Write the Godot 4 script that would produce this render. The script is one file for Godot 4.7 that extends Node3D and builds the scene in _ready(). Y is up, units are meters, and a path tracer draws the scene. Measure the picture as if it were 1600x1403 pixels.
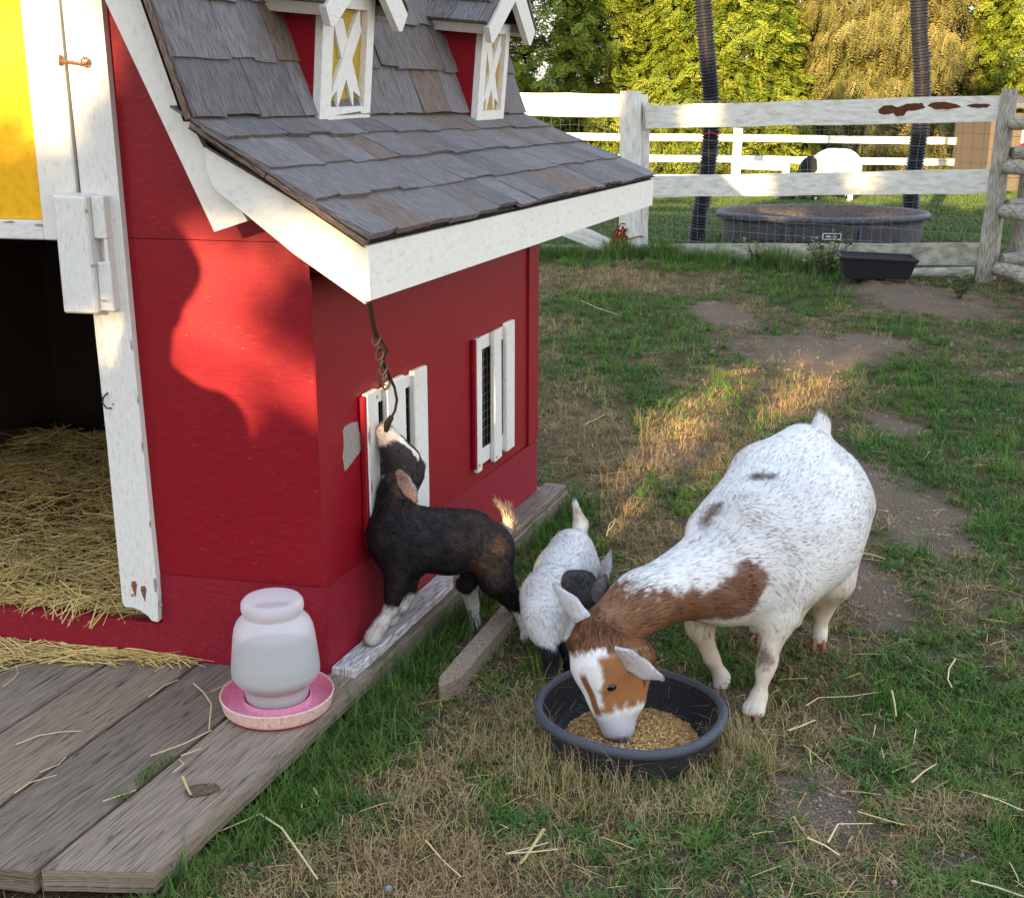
extends Node3D
# ---- helpers -------------------------------------------------------------
var rng := RandomNumberGenerator.new()
var noise := FastNoiseLite.new()
var M := {}
var G := {}
var taken := {}

class Geo:
	var v := PackedVector3Array()
	var n := PackedVector3Array()
	var t := PackedVector2Array()
	var c := PackedColorArray()
	var tint := Color(1, 1, 1)

	func corner(p: Vector3, nn: Vector3, uv: Vector2) -> void:
		v.append(p)
		n.append(nn)
		t.append(uv)
		c.append(tint)

	func tri(a: Vector3, b: Vector3, d: Vector3, na: Vector3, nb: Vector3, nd: Vector3, ua := Vector2.ZERO, ub := Vector2.ZERO, ud := Vector2.ZERO) -> void:
		corner(a, na, ua)
		if (b - a).cross(d - a).dot(na + nb + nd) > 0.0:
			corner(d, nd, ud)
			corner(b, nb, ub)
		else:
			corner(b, nb, ub)
			corner(d, nd, ud)

	func quad(a: Vector3, b: Vector3, d: Vector3, e: Vector3, nn: Vector3, ua := Vector2.ZERO, ub := Vector2.ZERO, ud := Vector2.ZERO, ue := Vector2.ZERO) -> void:
		tri(a, b, d, nn, nn, nn, ua, ub, ud)
		tri(a, d, e, nn, nn, nn, ua, ud, ue)

	# a chamfered block centred on X; u runs along its longest side
	func box(X: Transform3D, size: Vector3, bevel := 0.002, off := Vector2.ZERO, wob := 0.0, r: RandomNumberGenerator = null) -> void:
		var h := size * 0.5
		var long := size.max_axis_index()
		bevel = minf(bevel, minf(h.x, minf(h.y, h.z)) * 0.8)
		var jit := {}
		if wob > 0.0:
			for sx in [-1, 1]:
				for sy in [-1, 1]:
					for sz in [-1, 1]:
						jit[Vector3i(sx, sy, sz)] = Vector3(r.randf_range(-wob, wob), r.randf_range(-wob, wob), r.randf_range(-wob, wob))
		var P := func(s: Vector3i, ax: int) -> Vector3:
			var q := Vector3(s.x * (h.x - bevel), s.y * (h.y - bevel), s.z * (h.z - bevel))
			q[ax] = s[ax] * h[ax]
			if wob > 0.0:
				q += jit[s]
			return q
		var UV := func(q: Vector3, ax: int) -> Vector2:
			var o1 := (ax + 1) % 3
			var o2 := (ax + 2) % 3
			var w := Vector2.ZERO
			if o1 == long:
				w = Vector2(q[o1], q[o2])
			elif o2 == long:
				w = Vector2(q[o2], q[o1])
			else:
				w = Vector2(q[o1] * 0.2, q[o2])
			return w + off + Vector2(0, ax * 0.37)
		for ax in 3:
			var o1 := (ax + 1) % 3
			var o2 := (ax + 2) % 3
			for sg in [-1, 1]:
				var ss := []
				for k in [[-1, -1], [1, -1], [1, 1], [-1, 1]]:
					var s := Vector3i.ZERO
					s[ax] = sg
					s[o1] = k[0]
					s[o2] = k[1]
					ss.append(s)
				var nn := Vector3.ZERO
				nn[ax] = sg
				nn = X.basis.orthonormalized() * nn
				var q := []
				for s in ss:
					q.append((P as Callable).call(s, ax))
				quad(X * q[0], X * q[1], X * q[2], X * q[3], nn, UV.call(q[0], ax), UV.call(q[1], ax), UV.call(q[2], ax), UV.call(q[3], ax))
		var B := X.basis.orthonormalized()
		for ax in 3:
			var o1 := (ax + 1) % 3
			var o2 := (ax + 2) % 3
			for k in [[-1, -1], [1, -1], [1, 1], [-1, 1]]:
				var s0 := Vector3i.ZERO
				s0[ax] = -1
				s0[o1] = k[0]
				s0[o2] = k[1]
				var s1 := s0
				s1[ax] = 1
				var nn := Vector3.ZERO
				nn[o1] = k[0]
				nn[o2] = k[1]
				nn = (B * nn).normalized()
				var a = P.call(s0, o1)
				var b = P.call(s1, o1)
				var d = P.call(s1, o2)
				var e = P.call(s0, o2)
				quad(X * a, X * b, X * d, X * e, nn, UV.call(a, o1), UV.call(b, o1), UV.call(d, o1), UV.call(e, o1))
		for sx in [-1, 1]:
			for sy in [-1, 1]:
				for sz in [-1, 1]:
					var s := Vector3i(sx, sy, sz)
					var nn := (B * Vector3(sx, sy, sz)).normalized()
					tri(X * P.call(s, 0), X * P.call(s, 1), X * P.call(s, 2), nn, nn, nn)

	func tube(pts: Array, radii: Array, sides := 8, caps := true, flat := 1.0) -> void:
		var rings := []
		var norms := []
		var prev := Vector3.ZERO
		var lens := [0.0]
		for i in range(1, pts.size()):
			lens.append(lens[i - 1] + (pts[i] as Vector3).distance_to(pts[i - 1]))
		for i in pts.size():
			var d: Vector3 = (pts[mini(i + 1, pts.size() - 1)] - pts[maxi(i - 1, 0)])
			d = d.normalized()
			var x := prev - d * prev.dot(d)
			if x.length() < 0.01:
				x = d.cross(Vector3.UP if absf(d.y) < 0.9 else Vector3.RIGHT)
			x = x.normalized()
			prev = x
			var y := d.cross(x)
			var i0 := maxi(i - 1, 0)
			var i1 := mini(i + 1, pts.size() - 1)
			var slope := clampf((float(radii[i1]) - float(radii[i0])) / maxf((pts[i1] as Vector3).distance_to(pts[i0]), 1e-5), -3.0, 3.0)
			var ring := []
			var nr := []
			for k in sides:
				var an := TAU * k / sides
				var o := x * cos(an) + y * sin(an) * flat
				ring.append(pts[i] + o * float(radii[i]))
				nr.append((x * cos(an) * flat + y * sin(an)).normalized() - d * slope)
				nr[-1] = (nr[-1] as Vector3).normalized()
			rings.append(ring)
			norms.append(nr)
		for i in pts.size() - 1:
			for k in sides:
				var m := (k + 1) % sides
				var u0: float = lens[i]
				var u1: float = lens[i + 1]
				var v0 := float(k) / sides * TAU * float(radii[i])
				var v1 := float(k + 1) / sides * TAU * float(radii[i])
				tri(rings[i][k], rings[i][m], rings[i + 1][m], norms[i][k], norms[i][m], norms[i + 1][m], Vector2(u0, v0), Vector2(u0, v1), Vector2(u1, v1))
				tri(rings[i][k], rings[i + 1][m], rings[i + 1][k], norms[i][k], norms[i + 1][m], norms[i + 1][k], Vector2(u0, v0), Vector2(u1, v1), Vector2(u1, v0))
		if caps:
			for e in [0, pts.size() - 1]:
				var nn: Vector3 = (pts[0] - pts[1]).normalized() if e == 0 else (pts[e] - pts[e - 1]).normalized()
				for k in range(1, sides - 1):
					tri(rings[e][0], rings[e][k], rings[e][k + 1], nn, nn, nn, Vector2(0, 0), Vector2(0.01, 0.01), Vector2(0, 0.02))

	# profile: Vector2(radius, height) from below to above, outside on the right
	func lathe(prof: Array, X := Transform3D(), segs := 40, stretch := Vector2.ONE, smooth := true) -> void:
		var nn := []
		for i in prof.size():
			var d: Vector2 = prof[mini(i + 1, prof.size() - 1)] - prof[maxi(i - 1, 0)]
			nn.append(Vector2(d.y, -d.x).normalized())
		for i in prof.size() - 1:
			var a: Vector2 = prof[i]
			var b: Vector2 = prof[i + 1]
			var fd := (b - a)
			var fn := Vector2(fd.y, -fd.x).normalized()
			for k in segs:
				var a0 := TAU * k / segs
				var a1 := TAU * (k + 1) / segs
				var q := []
				var m := []
				for e in [[a, a0, 0], [a, a1, 0], [b, a1, 1], [b, a0, 1]]:
					var p: Vector2 = e[0]
					q.append(X * Vector3(p.x * cos(e[1]) * stretch.x, p.y, p.x * sin(e[1]) * stretch.y))
					var u: Vector2 = (nn[i + e[2]] if smooth else fn)
					m.append((X.basis * Vector3(u.x * cos(e[1]) / stretch.x, u.y, u.x * sin(e[1]) / stretch.y)).normalized())
				if a.x > 1e-5:
					tri(q[0], q[1], q[2], m[0], m[1], m[2], Vector2(a0, a.y), Vector2(a1, a.y), Vector2(a1, b.y))
				if b.x > 1e-5:
					tri(q[0], q[2], q[3], m[0], m[2], m[3], Vector2(a0, a.y), Vector2(a1, b.y), Vector2(a0, b.y))

	# polygon in the local xy plane, from z0 to z1
	func prism(poly: PackedVector2Array, z0: float, z1: float, X: Transform3D, off := Vector2.ZERO, along_y := false) -> void:
		var id := Geometry2D.triangulate_polygon(poly)
		for s in [[z0, -1.0], [z1, 1.0]]:
			var nn := (X.basis * Vector3(0, 0, s[1] * signf(z1 - z0))).normalized()
			for k in range(0, id.size(), 3):
				var q := []
				var w := []
				for e in 3:
					var p := poly[id[k + e]]
					q.append(X * Vector3(p.x, p.y, s[0]))
					w.append((Vector2(p.y, p.x) if along_y else p) + off)
				tri(q[0], q[1], q[2], nn, nn, nn, w[0], w[1], w[2])
		var cw := Geometry2D.is_polygon_clockwise(poly)
		for k in poly.size():
			var a := poly[k]
			var b := poly[(k + 1) % poly.size()]
			var d := (b - a).normalized()
			var o := Vector2(d.y, -d.x) * (-1.0 if cw else 1.0)
			var nn := (X.basis * Vector3(o.x, o.y, 0)).normalized()
			var l := a.distance_to(b)
			quad(X * Vector3(a.x, a.y, z0), X * Vector3(b.x, b.y, z0), X * Vector3(b.x, b.y, z1), X * Vector3(a.x, a.y, z1), nn, off, off + Vector2(l, 0), off + Vector2(l, z1 - z0), off + Vector2(0, z1 - z0))

	# a sheet with rectangular holes (x0, y0, x1, y1) and thickness, front at z = 0
	func holed(r: Rect2, holes: Array, thick: float, X: Transform3D) -> void:
		var xs := [r.position.x, r.end.x]
		var ys := [r.position.y, r.end.y]
		for h in holes:
			xs.append_array([h.position.x, h.end.x])
			ys.append_array([h.position.y, h.end.y])
		xs.sort()
		ys.sort()
		var F := X.basis * Vector3(0, 0, 1)
		for i in xs.size() - 1:
			for j in ys.size() - 1:
				var m := Vector2((xs[i] + xs[i + 1]) / 2, (ys[j] + ys[j + 1]) / 2)
				var gone := false
				for h in holes:
					gone = gone or (h as Rect2).has_point(m)
				if gone or xs[i + 1] - xs[i] < 1e-5 or ys[j + 1] - ys[j] < 1e-5:
					continue
				for z in [0.0, -thick]:
					var a := Vector2(xs[i], ys[j])
					var b := Vector2(xs[i + 1], ys[j + 1])
					quad(X * Vector3(a.x, a.y, z), X * Vector3(b.x, a.y, z), X * Vector3(b.x, b.y, z), X * Vector3(a.x, b.y, z), F if z == 0.0 else -F, a, Vector2(b.x, a.y), b, Vector2(a.x, b.y))
		var rims := holes.duplicate()
		rims.append(r)
		for h in rims:
			var inw := -1.0 if h == r else 1.0
			for e in [[Vector2(0, 0), Vector2(1, 0), Vector3(0, 1, 0)], [Vector2(0, 1), Vector2(1, 1), Vector3(0, -1, 0)], [Vector2(0, 0), Vector2(0, 1), Vector3(1, 0, 0)], [Vector2(1, 0), Vector2(1, 1), Vector3(-1, 0, 0)]]:
				var a: Vector2 = h.position + h.size * e[0]
				var b: Vector2 = h.position + h.size * e[1]
				quad(X * Vector3(a.x, a.y, 0), X * Vector3(b.x, b.y, 0), X * Vector3(b.x, b.y, -thick), X * Vector3(a.x, a.y, -thick), X.basis * (e[2] * inw), a, b, b + Vector2(0.02, 0.02), a + Vector2(0.02, 0.02))

	func mesh() -> ArrayMesh:
		var arr := []
		arr.resize(Mesh.ARRAY_MAX)
		arr[Mesh.ARRAY_VERTEX] = v
		arr[Mesh.ARRAY_NORMAL] = n
		arr[Mesh.ARRAY_TEX_UV] = t
		arr[Mesh.ARRAY_COLOR] = c
		var m := ArrayMesh.new()
		m.add_surface_from_arrays(Mesh.PRIMITIVE_TRIANGLES, arr)
		return m

func put(o: Node3D, called: String, parent: Node, X := Transform3D()) -> Node3D:
	if parent == self:
		var k: int = taken.get(called, 0)
		taken[called] = k + 1
		o.name = called if k == 0 else "%s_%03d" % [called, k]
		add_child(o)
		o.transform = X
	else:
		o.name = called
		parent.add_child(o, true)
		o.transform = (G[parent] as Transform3D).affine_inverse() * X
	G[o] = X
	return o

func tag(o: Node, label: String, category: String, group := "", kind := "") -> Node:
	if label:
		o.set_meta("label", label)
	if category:
		o.set_meta("category", category)
	if group:
		o.set_meta("group", group)
	if kind:
		o.set_meta("kind", kind)
	return o

func thing(called: String, label: String, category: String, at := Vector3.ZERO, group := "") -> Node3D:
	var o := Node3D.new()
	put(o, called, self, Transform3D(Basis(), at))
	tag(o, label, category, group)
	return o

# geometry given in world coordinates, committed about its parent's origin
func part(called: String, g: Geo, m: Material, parent: Node, X = null) -> MeshInstance3D:
	var o := MeshInstance3D.new()
	o.mesh = g.mesh()
	o.material_override = m
	put(o, called, parent, Transform3D() if X == null else X)
	return o

# one mesh for a thing that has no parts: geometry in coordinates about X
func single(called: String, g: Geo, m: Material, label: String, category: String, X := Transform3D(), group := "", kind := "") -> MeshInstance3D:
	var o := part(called, g, m, self, X)
	tag(o, label, category, group, kind)
	return o

# a plank between the given limits of a frame, as a mesh about its own middle
func plank(called: String, parent: Node, F: Transform3D, lo: Vector3, hi: Vector3, m: Material, bevel := 0.003, wob := 0.0) -> MeshInstance3D:
	var g := Geo.new()
	g.box(Transform3D(), hi - lo, bevel, Vector2(rng.randf() * 5.0, rng.randf() * 5.0), wob, rng)
	return part(called, g, m, parent, F * Transform3D(Basis(), (lo + hi) * 0.5))

func scatter(called: String, mesh: Mesh, m: Material, buf: PackedFloat32Array, parent: Node, kind := "stuff") -> MultiMeshInstance3D:
	var mm := MultiMesh.new()
	mm.transform_format = MultiMesh.TRANSFORM_3D
	mm.use_colors = true
	mm.mesh = mesh
	mm.instance_count = buf.size() / 16
	mm.buffer = buf
	var o := MultiMeshInstance3D.new()
	o.multimesh = mm
	o.material_override = m
	put(o, called, parent, Transform3D())
	if parent != self:
		o.transform = (G[parent] as Transform3D).affine_inverse()
	if kind:
		o.set_meta("kind", kind)
	return o

func push(buf: PackedFloat32Array, x: Vector3, y: Vector3, z: Vector3, o: Vector3, c: Color) -> void:
	buf.append_array(PackedFloat32Array([x.x, y.x, z.x, o.x, x.y, y.y, z.y, o.y, x.z, y.z, z.z, o.z, c.r, c.g, c.b, 1.0]))

func C8(r: float, g: float, b: float) -> Color:
	return Color(r / 255.0, g / 255.0, b / 255.0)

func ramp_tex(seed_: int, freq: float, stops: Array, cols: Array, oct := 4, type := FastNoiseLite.TYPE_SIMPLEX_SMOOTH, size := 512, gain := 0.5) -> NoiseTexture2D:
	var f := FastNoiseLite.new()
	f.seed = seed_
	f.noise_type = type
	f.frequency = freq
	f.fractal_octaves = oct
	f.fractal_gain = gain
	if type == FastNoiseLite.TYPE_CELLULAR:
		f.cellular_return_type = FastNoiseLite.RETURN_DISTANCE
		f.fractal_type = FastNoiseLite.FRACTAL_NONE
	var t := NoiseTexture2D.new()
	t.width = size
	t.height = size
	t.seamless = true
	t.noise = f
	var g := Gradient.new()
	g.offsets = PackedFloat32Array(stops)
	g.colors = PackedColorArray(cols)
	t.color_ramp = g
	return t

func mat(tex: Texture2D, rough: float, uv := Vector2.ONE, bump: Texture2D = null, cm := 0.0, tintc := Color.WHITE) -> StandardMaterial3D:
	var m := StandardMaterial3D.new()
	m.albedo_color = tintc
	m.albedo_texture = tex
	m.roughness = rough
	m.metallic_specular = 0.4
	m.uv1_scale = Vector3(uv.x, uv.y, 1)
	if bump:
		m.heightmap_enabled = true
		m.heightmap_texture = bump
		m.heightmap_scale = cm
	return m

func detail(m: StandardMaterial3D, tex: Texture2D) -> StandardMaterial3D:
	m.detail_enabled = true
	m.detail_albedo = tex
	m.detail_blend_mode = BaseMaterial3D.BLEND_MODE_MIX
	m.detail_uv_layer = BaseMaterial3D.DETAIL_UV_1
	return m

func plain(c: Color, rough := 0.6, spec := 0.5) -> StandardMaterial3D:
	var m := StandardMaterial3D.new()
	m.albedo_color = c
	m.roughness = rough
	m.metallic_specular = spec
	return m

func tinted(rough := 0.8, spec := 0.3) -> StandardMaterial3D:
	var m := plain(Color.WHITE, rough, spec)
	m.vertex_color_use_as_albedo = true
	return m

# ---- bodies: smooth union of tapered capsules, meshed as surface nets -----
# bone: [a, b, ra, rb, blend, squash axis, squash factor]
func blob(bones: Array, cell: float) -> Dictionary:
	var lo := Vector3(1e9, 1e9, 1e9)
	var hi := -lo
	for b in bones:
		var r: float = maxf(b[2], b[3]) + 0.01
		for e in 2:
			lo = lo.min(b[e] - Vector3(r, r, r))
			hi = hi.max(b[e] + Vector3(r, r, r))
	lo -= Vector3.ONE * cell * 2.0
	hi += Vector3.ONE * cell * 2.0
	var nx := int(ceil((hi.x - lo.x) / cell)) + 1
	var ny := int(ceil((hi.y - lo.y) / cell)) + 1
	var nz := int(ceil((hi.z - lo.z) / cell)) + 1
	var f := PackedFloat32Array()
	f.resize(nx * ny * nz)
	f.fill(1.0)
	var sy := nx
	var sz := nx * ny
	for b in bones:
		var a: Vector3 = b[0]
		var ba: Vector3 = b[1] - a
		var ra: float = b[2]
		var dr: float = b[3] - ra
		var k: float = b[4]
		var ax: Vector3 = b[5] if b.size() > 5 else Vector3.ZERO
		var sq: float = b[6] - 1.0 if b.size() > 6 else 0.0
		if sq != 0.0:
			ba += ax * (ba.dot(ax) * sq)
		var inv := 1.0 / maxf(ba.dot(ba), 1e-9)
		var r: float = maxf(ra, ra + dr) * (1.0 if sq >= 0.0 else 1.0 / (1.0 + sq)) + k + cell * 2.0
		var e1: Vector3 = b[1]
		var q0 := ((a.min(e1) - Vector3(r, r, r) - lo) / cell).floor()
		var q1 := ((a.max(e1) + Vector3(r, r, r) - lo) / cell).ceil()
		for z in range(maxi(0, int(q0.z)), mini(nz - 1, int(q1.z)) + 1):
			for y in range(maxi(0, int(q0.y)), mini(ny - 1, int(q1.y)) + 1):
				var at := z * sz + y * sy
				var pa := lo + Vector3(0, y, z) * cell - a
				for x in range(maxi(0, int(q0.x)), mini(nx - 1, int(q1.x)) + 1):
					var p := pa
					p.x += x * cell
					if sq != 0.0:
						p += ax * (p.dot(ax) * sq)
					var h := clampf(p.dot(ba) * inv, 0.0, 1.0)
					var d := (p - ba * h).length() - ra - dr * h
					var old := f[at + x]
					var m := k - absf(old - d)
					f[at + x] = minf(old, d) - (m * m / k * 0.25 if m > 0.0 else 0.0)
	var vid := PackedInt32Array()
	vid.resize(nx * ny * nz)
	vid.fill(-1)
	var v := PackedVector3Array()
	var far := cell * 3.0
	var corner := [0, 1, sy, sy + 1, sz, sz + 1, sz + sy, sz + sy + 1]
	var edges := [[0, 1], [2, 3], [4, 5], [6, 7], [0, 2], [1, 3], [4, 6], [5, 7], [0, 4], [1, 5], [2, 6], [3, 7]]
	var cpos := [Vector3(0, 0, 0), Vector3(1, 0, 0), Vector3(0, 1, 0), Vector3(1, 1, 0), Vector3(0, 0, 1), Vector3(1, 0, 1), Vector3(0, 1, 1), Vector3(1, 1, 1)]
	for z in nz - 1:
		for y in ny - 1:
			var at := z * sz + y * sy
			for x in nx - 1:
				var f0 := f[at + x]
				if absf(f0) > far:
					continue
				var inside := 0
				for q in 8:
					if f[at + x + corner[q]] < 0.0:
						inside += 1
				if inside == 0 or inside == 8:
					continue
				var s := Vector3.ZERO
				var cnt := 0
				for e in edges:
					var g0 := f[at + x + corner[e[0]]]
					var g1 := f[at + x + corner[e[1]]]
					if (g0 < 0.0) != (g1 < 0.0):
						s += (cpos[e[0]] as Vector3).lerp(cpos[e[1]], g0 / (g0 - g1))
						cnt += 1
				vid[at + x] = v.size()
				v.append(lo + (Vector3(x, y, z) + s / cnt) * cell)
	var idx := PackedInt32Array()
	var n := PackedVector3Array()
	n.resize(v.size())
	var step := [1, sy, sz]
	for z in range(1, nz - 1):
		for y in range(1, ny - 1):
			for x in range(1, nx - 1):
				var at := z * sz + y * sy + x
				var f0 := f[at]
				if absf(f0) > far:
					continue
				for ax in 3:
					var f1 := f[at + step[ax]]
					if (f0 < 0.0) == (f1 < 0.0):
						continue
					var p: int = step[(ax + 1) % 3]
					var q: int = step[(ax + 2) % 3]
					var i0 := vid[at - p - q]
					var i1 := vid[at - q]
					var i2 := vid[at]
					var i3 := vid[at - p]
					if i0 < 0 or i1 < 0 or i2 < 0 or i3 < 0:
						continue
					if f0 >= 0.0:
						var sw := i1
						i1 = i3
						i3 = sw
					idx.append_array(PackedInt32Array([i0, i2, i1, i0, i3, i2]))
					var nn := (v[i2] - v[i0]).cross(v[i3] - v[i1])
					n[i0] += nn
					n[i1] += nn
					n[i2] += nn
					n[i3] += nn
	for i in n.size():
		n[i] = n[i].normalized()
	return {"v": v, "n": n, "i": idx}

func bone_dist(p: Vector3, b: Array) -> float:
	var ba: Vector3 = b[1] - b[0]
	var h := clampf((p - b[0]).dot(ba) / maxf(ba.dot(ba), 1e-9), 0.0, 1.0)
	return (p - b[0] - ba * h).length() - lerpf(b[2], b[3], h)

# vertex colours and the lie of the hair
func dress(d: Dictionary, bones: Array, coat: Callable) -> void:
	var c := PackedColorArray()
	var fl := PackedVector3Array()
	c.resize(d.v.size())
	fl.resize(d.v.size())
	for i in d.v.size():
		var p: Vector3 = d.v[i]
		c[i] = coat.call(p, d.n[i])
		var s := Vector3.ZERO
		for b in bones:
			var w := exp(-maxf(bone_dist(p, b), 0.0) * 60.0)
			s += (b[1] - b[0]).normalized() * w
		fl[i] = s + Vector3(0, -0.25, 0)
	d.c = c
	d.f = fl

func body_mesh(list: Array) -> ArrayMesh:
	var v := PackedVector3Array()
	var n := PackedVector3Array()
	var c := PackedColorArray()
	var idx := PackedInt32Array()
	for d in list:
		var base := v.size()
		v.append_array(d.v)
		n.append_array(d.n)
		c.append_array(d.c)
		for k in d.i:
			idx.append(k + base)
	var arr := []
	arr.resize(Mesh.ARRAY_MAX)
	arr[Mesh.ARRAY_VERTEX] = v
	arr[Mesh.ARRAY_NORMAL] = n
	arr[Mesh.ARRAY_COLOR] = c
	arr[Mesh.ARRAY_INDEX] = idx
	var m := ArrayMesh.new()
	m.add_surface_from_arrays(Mesh.PRIMITIVE_TRIANGLES, arr)
	return m

func hair_mesh() -> ArrayMesh:
	var g := Geo.new()
	var ys := [0.0, 0.5, 1.0]
	var ws := [1.0, 0.75, 0.12]
	var zs := [0.0, 0.03, 0.0]
	for k in 2:
		g.quad(Vector3(-ws[k] / 2, ys[k], zs[k]), Vector3(ws[k] / 2, ys[k], zs[k]), Vector3(ws[k + 1] / 2, ys[k + 1], zs[k + 1]), Vector3(-ws[k + 1] / 2, ys[k + 1], zs[k + 1]), Vector3(0, 0, 1))
	return g.mesh()

# hairs rooted on a body; size: Callable(point) -> Vector2(length, width) or zero for bare skin
func hairs(d: Dictionary, count: int, size: Callable, buf: PackedFloat32Array, lift := 0.25, stray := 0.25, shade := 0.25) -> void:
	var v: PackedVector3Array = d.v
	var n: PackedVector3Array = d.n
	var c: PackedColorArray = d.c
	var fl: PackedVector3Array = d.f
	var idx: PackedInt32Array = d.i
	var total := 0.0
	var cum := PackedFloat32Array()
	for k in range(0, idx.size(), 3):
		total += (v[idx[k + 1]] - v[idx[k]]).cross(v[idx[k + 2]] - v[idx[k]]).length()
		cum.append(total)
	for j in count:
		var k := cum.bsearch(rng.randf() * total) * 3
		if k >= idx.size():
			continue
		var a := rng.randf()
		var b := rng.randf()
		if a + b > 1.0:
			a = 1.0 - a
			b = 1.0 - b
		var i0 := idx[k]
		var i1 := idx[k + 1]
		var i2 := idx[k + 2]
		var p := v[i0] + (v[i1] - v[i0]) * a + (v[i2] - v[i0]) * b
		var sz: Vector2 = size.call(p)
		if sz.x <= 0.0:
			continue
		var nn := n[i0]
		var fo := fl[i0]
		fo = (fo - nn * fo.dot(nn)).normalized()
		var w := noise.get_noise_3d(p.x * 60.0, p.y * 60.0, p.z * 60.0)
		var jit := Vector3(rng.randfn(), rng.randfn(), rng.randfn()) * stray
		var dir := (fo + nn * (lift + w * 0.05) + jit).normalized()
		var x := dir.cross(nn).normalized()
		var z := x.cross(dir)
		var l := sz.x * rng.randf_range(0.6, 1.25)
		var cc := c[i0].lerp(c[i1], a)
		var sh := shade * clampf(1.5 - cc.g * 1.75, 0.3, 1.5)
		var s := 1.0 + rng.randf_range(-sh, sh)
		push(buf, x * sz.y, dir * l, z * l, p - nn * 0.001, Color(cc.r * s, cc.g * s, cc.b * s))

# a soft flattened ear, its inside turned towards "inner_side"; its short hair joins the coat
func ear(called: String, parent: Node, base: Vector3, tip: Vector3, across: Vector3, width: float, bend: Vector3, inner_side: Vector3, outer: Color, inner: Color, buf: PackedFloat32Array) -> void:
	var d := tip - base
	var dn := d.normalized()
	across = (across - dn * across.dot(dn)).normalized()
	var up := dn.cross(across).normalized()
	if up.dot(inner_side) < 0:
		up = -up
	var L := d.length()
	var m0 := base + d * 0.30 + bend * 0.3
	var m1 := base + d * 0.62 + bend * 0.8
	var e := tip + bend
	var B := [[base, m0, width * 0.30, width * 0.46, 0.005, up, 2.2], [m0, m1, width * 0.46, width * 0.44, 0.005, up, 2.6], [m1, e, width * 0.44, width * 0.16, 0.005, up, 2.6]]
	var g := blob(B, 0.0024)
	for i in g.v.size():
		# hollow the inner face
		var p: Vector3 = g.v[i] - base
		var t := clampf(p.dot(dn) / L, 0.0, 1.0)
		var s := absf(p.dot(across)) / (width * 0.45)
		if g.n[i].dot(up) > 0.2:
			g.v[i] -= up * width * 0.10 * maxf(0.0, 1.0 - s * s) * sin(PI * clampf(t * 1.1, 0.0, 1.0))
	dress(g, B, func(p: Vector3, nn: Vector3) -> Color:
		return outer.lerp(inner, smoothstep(0.35, 0.75, nn.dot(up)) * smoothstep(0.5, 0.15, absf((p - base).dot(across)) / width)))
	var o := MeshInstance3D.new()
	o.mesh = body_mesh([g])
	o.material_override = M.ear
	put(o, called, parent)
	hairs(g, int(width * L * 1.4e6), func(_p: Vector3) -> Vector2: return Vector2(0.0055, 0.0009), buf, 0.22, 0.2, 0.2)

func hoof(parent: Node, at: Vector3, fwd: Vector3, size: float, m: Material, up := Vector3.UP) -> void:
	fwd = (fwd - up * fwd.dot(up)).normalized()
	var side := fwd.cross(up)
	for s in [-1.0, 1.0]:
		var g := Geo.new()
		var o: Vector3 = at + side * size * 0.3 * s
		var fo: Vector3 = (fwd + side * 0.18 * s).normalized()
		var sd := fo.cross(up)
		var ring := [[-0.55, -0.28], [-0.5, 0.28], [0.1, 0.3], [0.85, 0.12], [0.85, -0.1], [0.1, -0.3]]
		for k in 6:
			var a = ring[k]
			var b = ring[(k + 1) % 6]
			var q := []
			for e in [[a, 0.0, 1.0], [b, 0.0, 1.0], [b, 0.95, 0.62], [a, 0.95, 0.62]]:
				q.append(o + fo * (float(e[0][0]) * size * float(e[2]) - (0.12 * size if e[1] > 0.0 else 0.0)) + sd * (float(e[0][1]) * size * float(e[2])) + up * size * float(e[1]))
			var nn := ((q[1] - q[0]) as Vector3).cross(q[3] - q[0]).normalized()
			if nn.dot((q[0] + q[1]) * 0.5 - o) < 0:
				nn = -nn
			g.quad(q[0], q[1], q[2], q[3], nn)
			g.tri(o + up * size * 0.95, q[2], q[3], up, up, up)
		part("hoof", g, m, parent)

const SUN := Vector3(-0.340, 0.242, 0.909)

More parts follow.
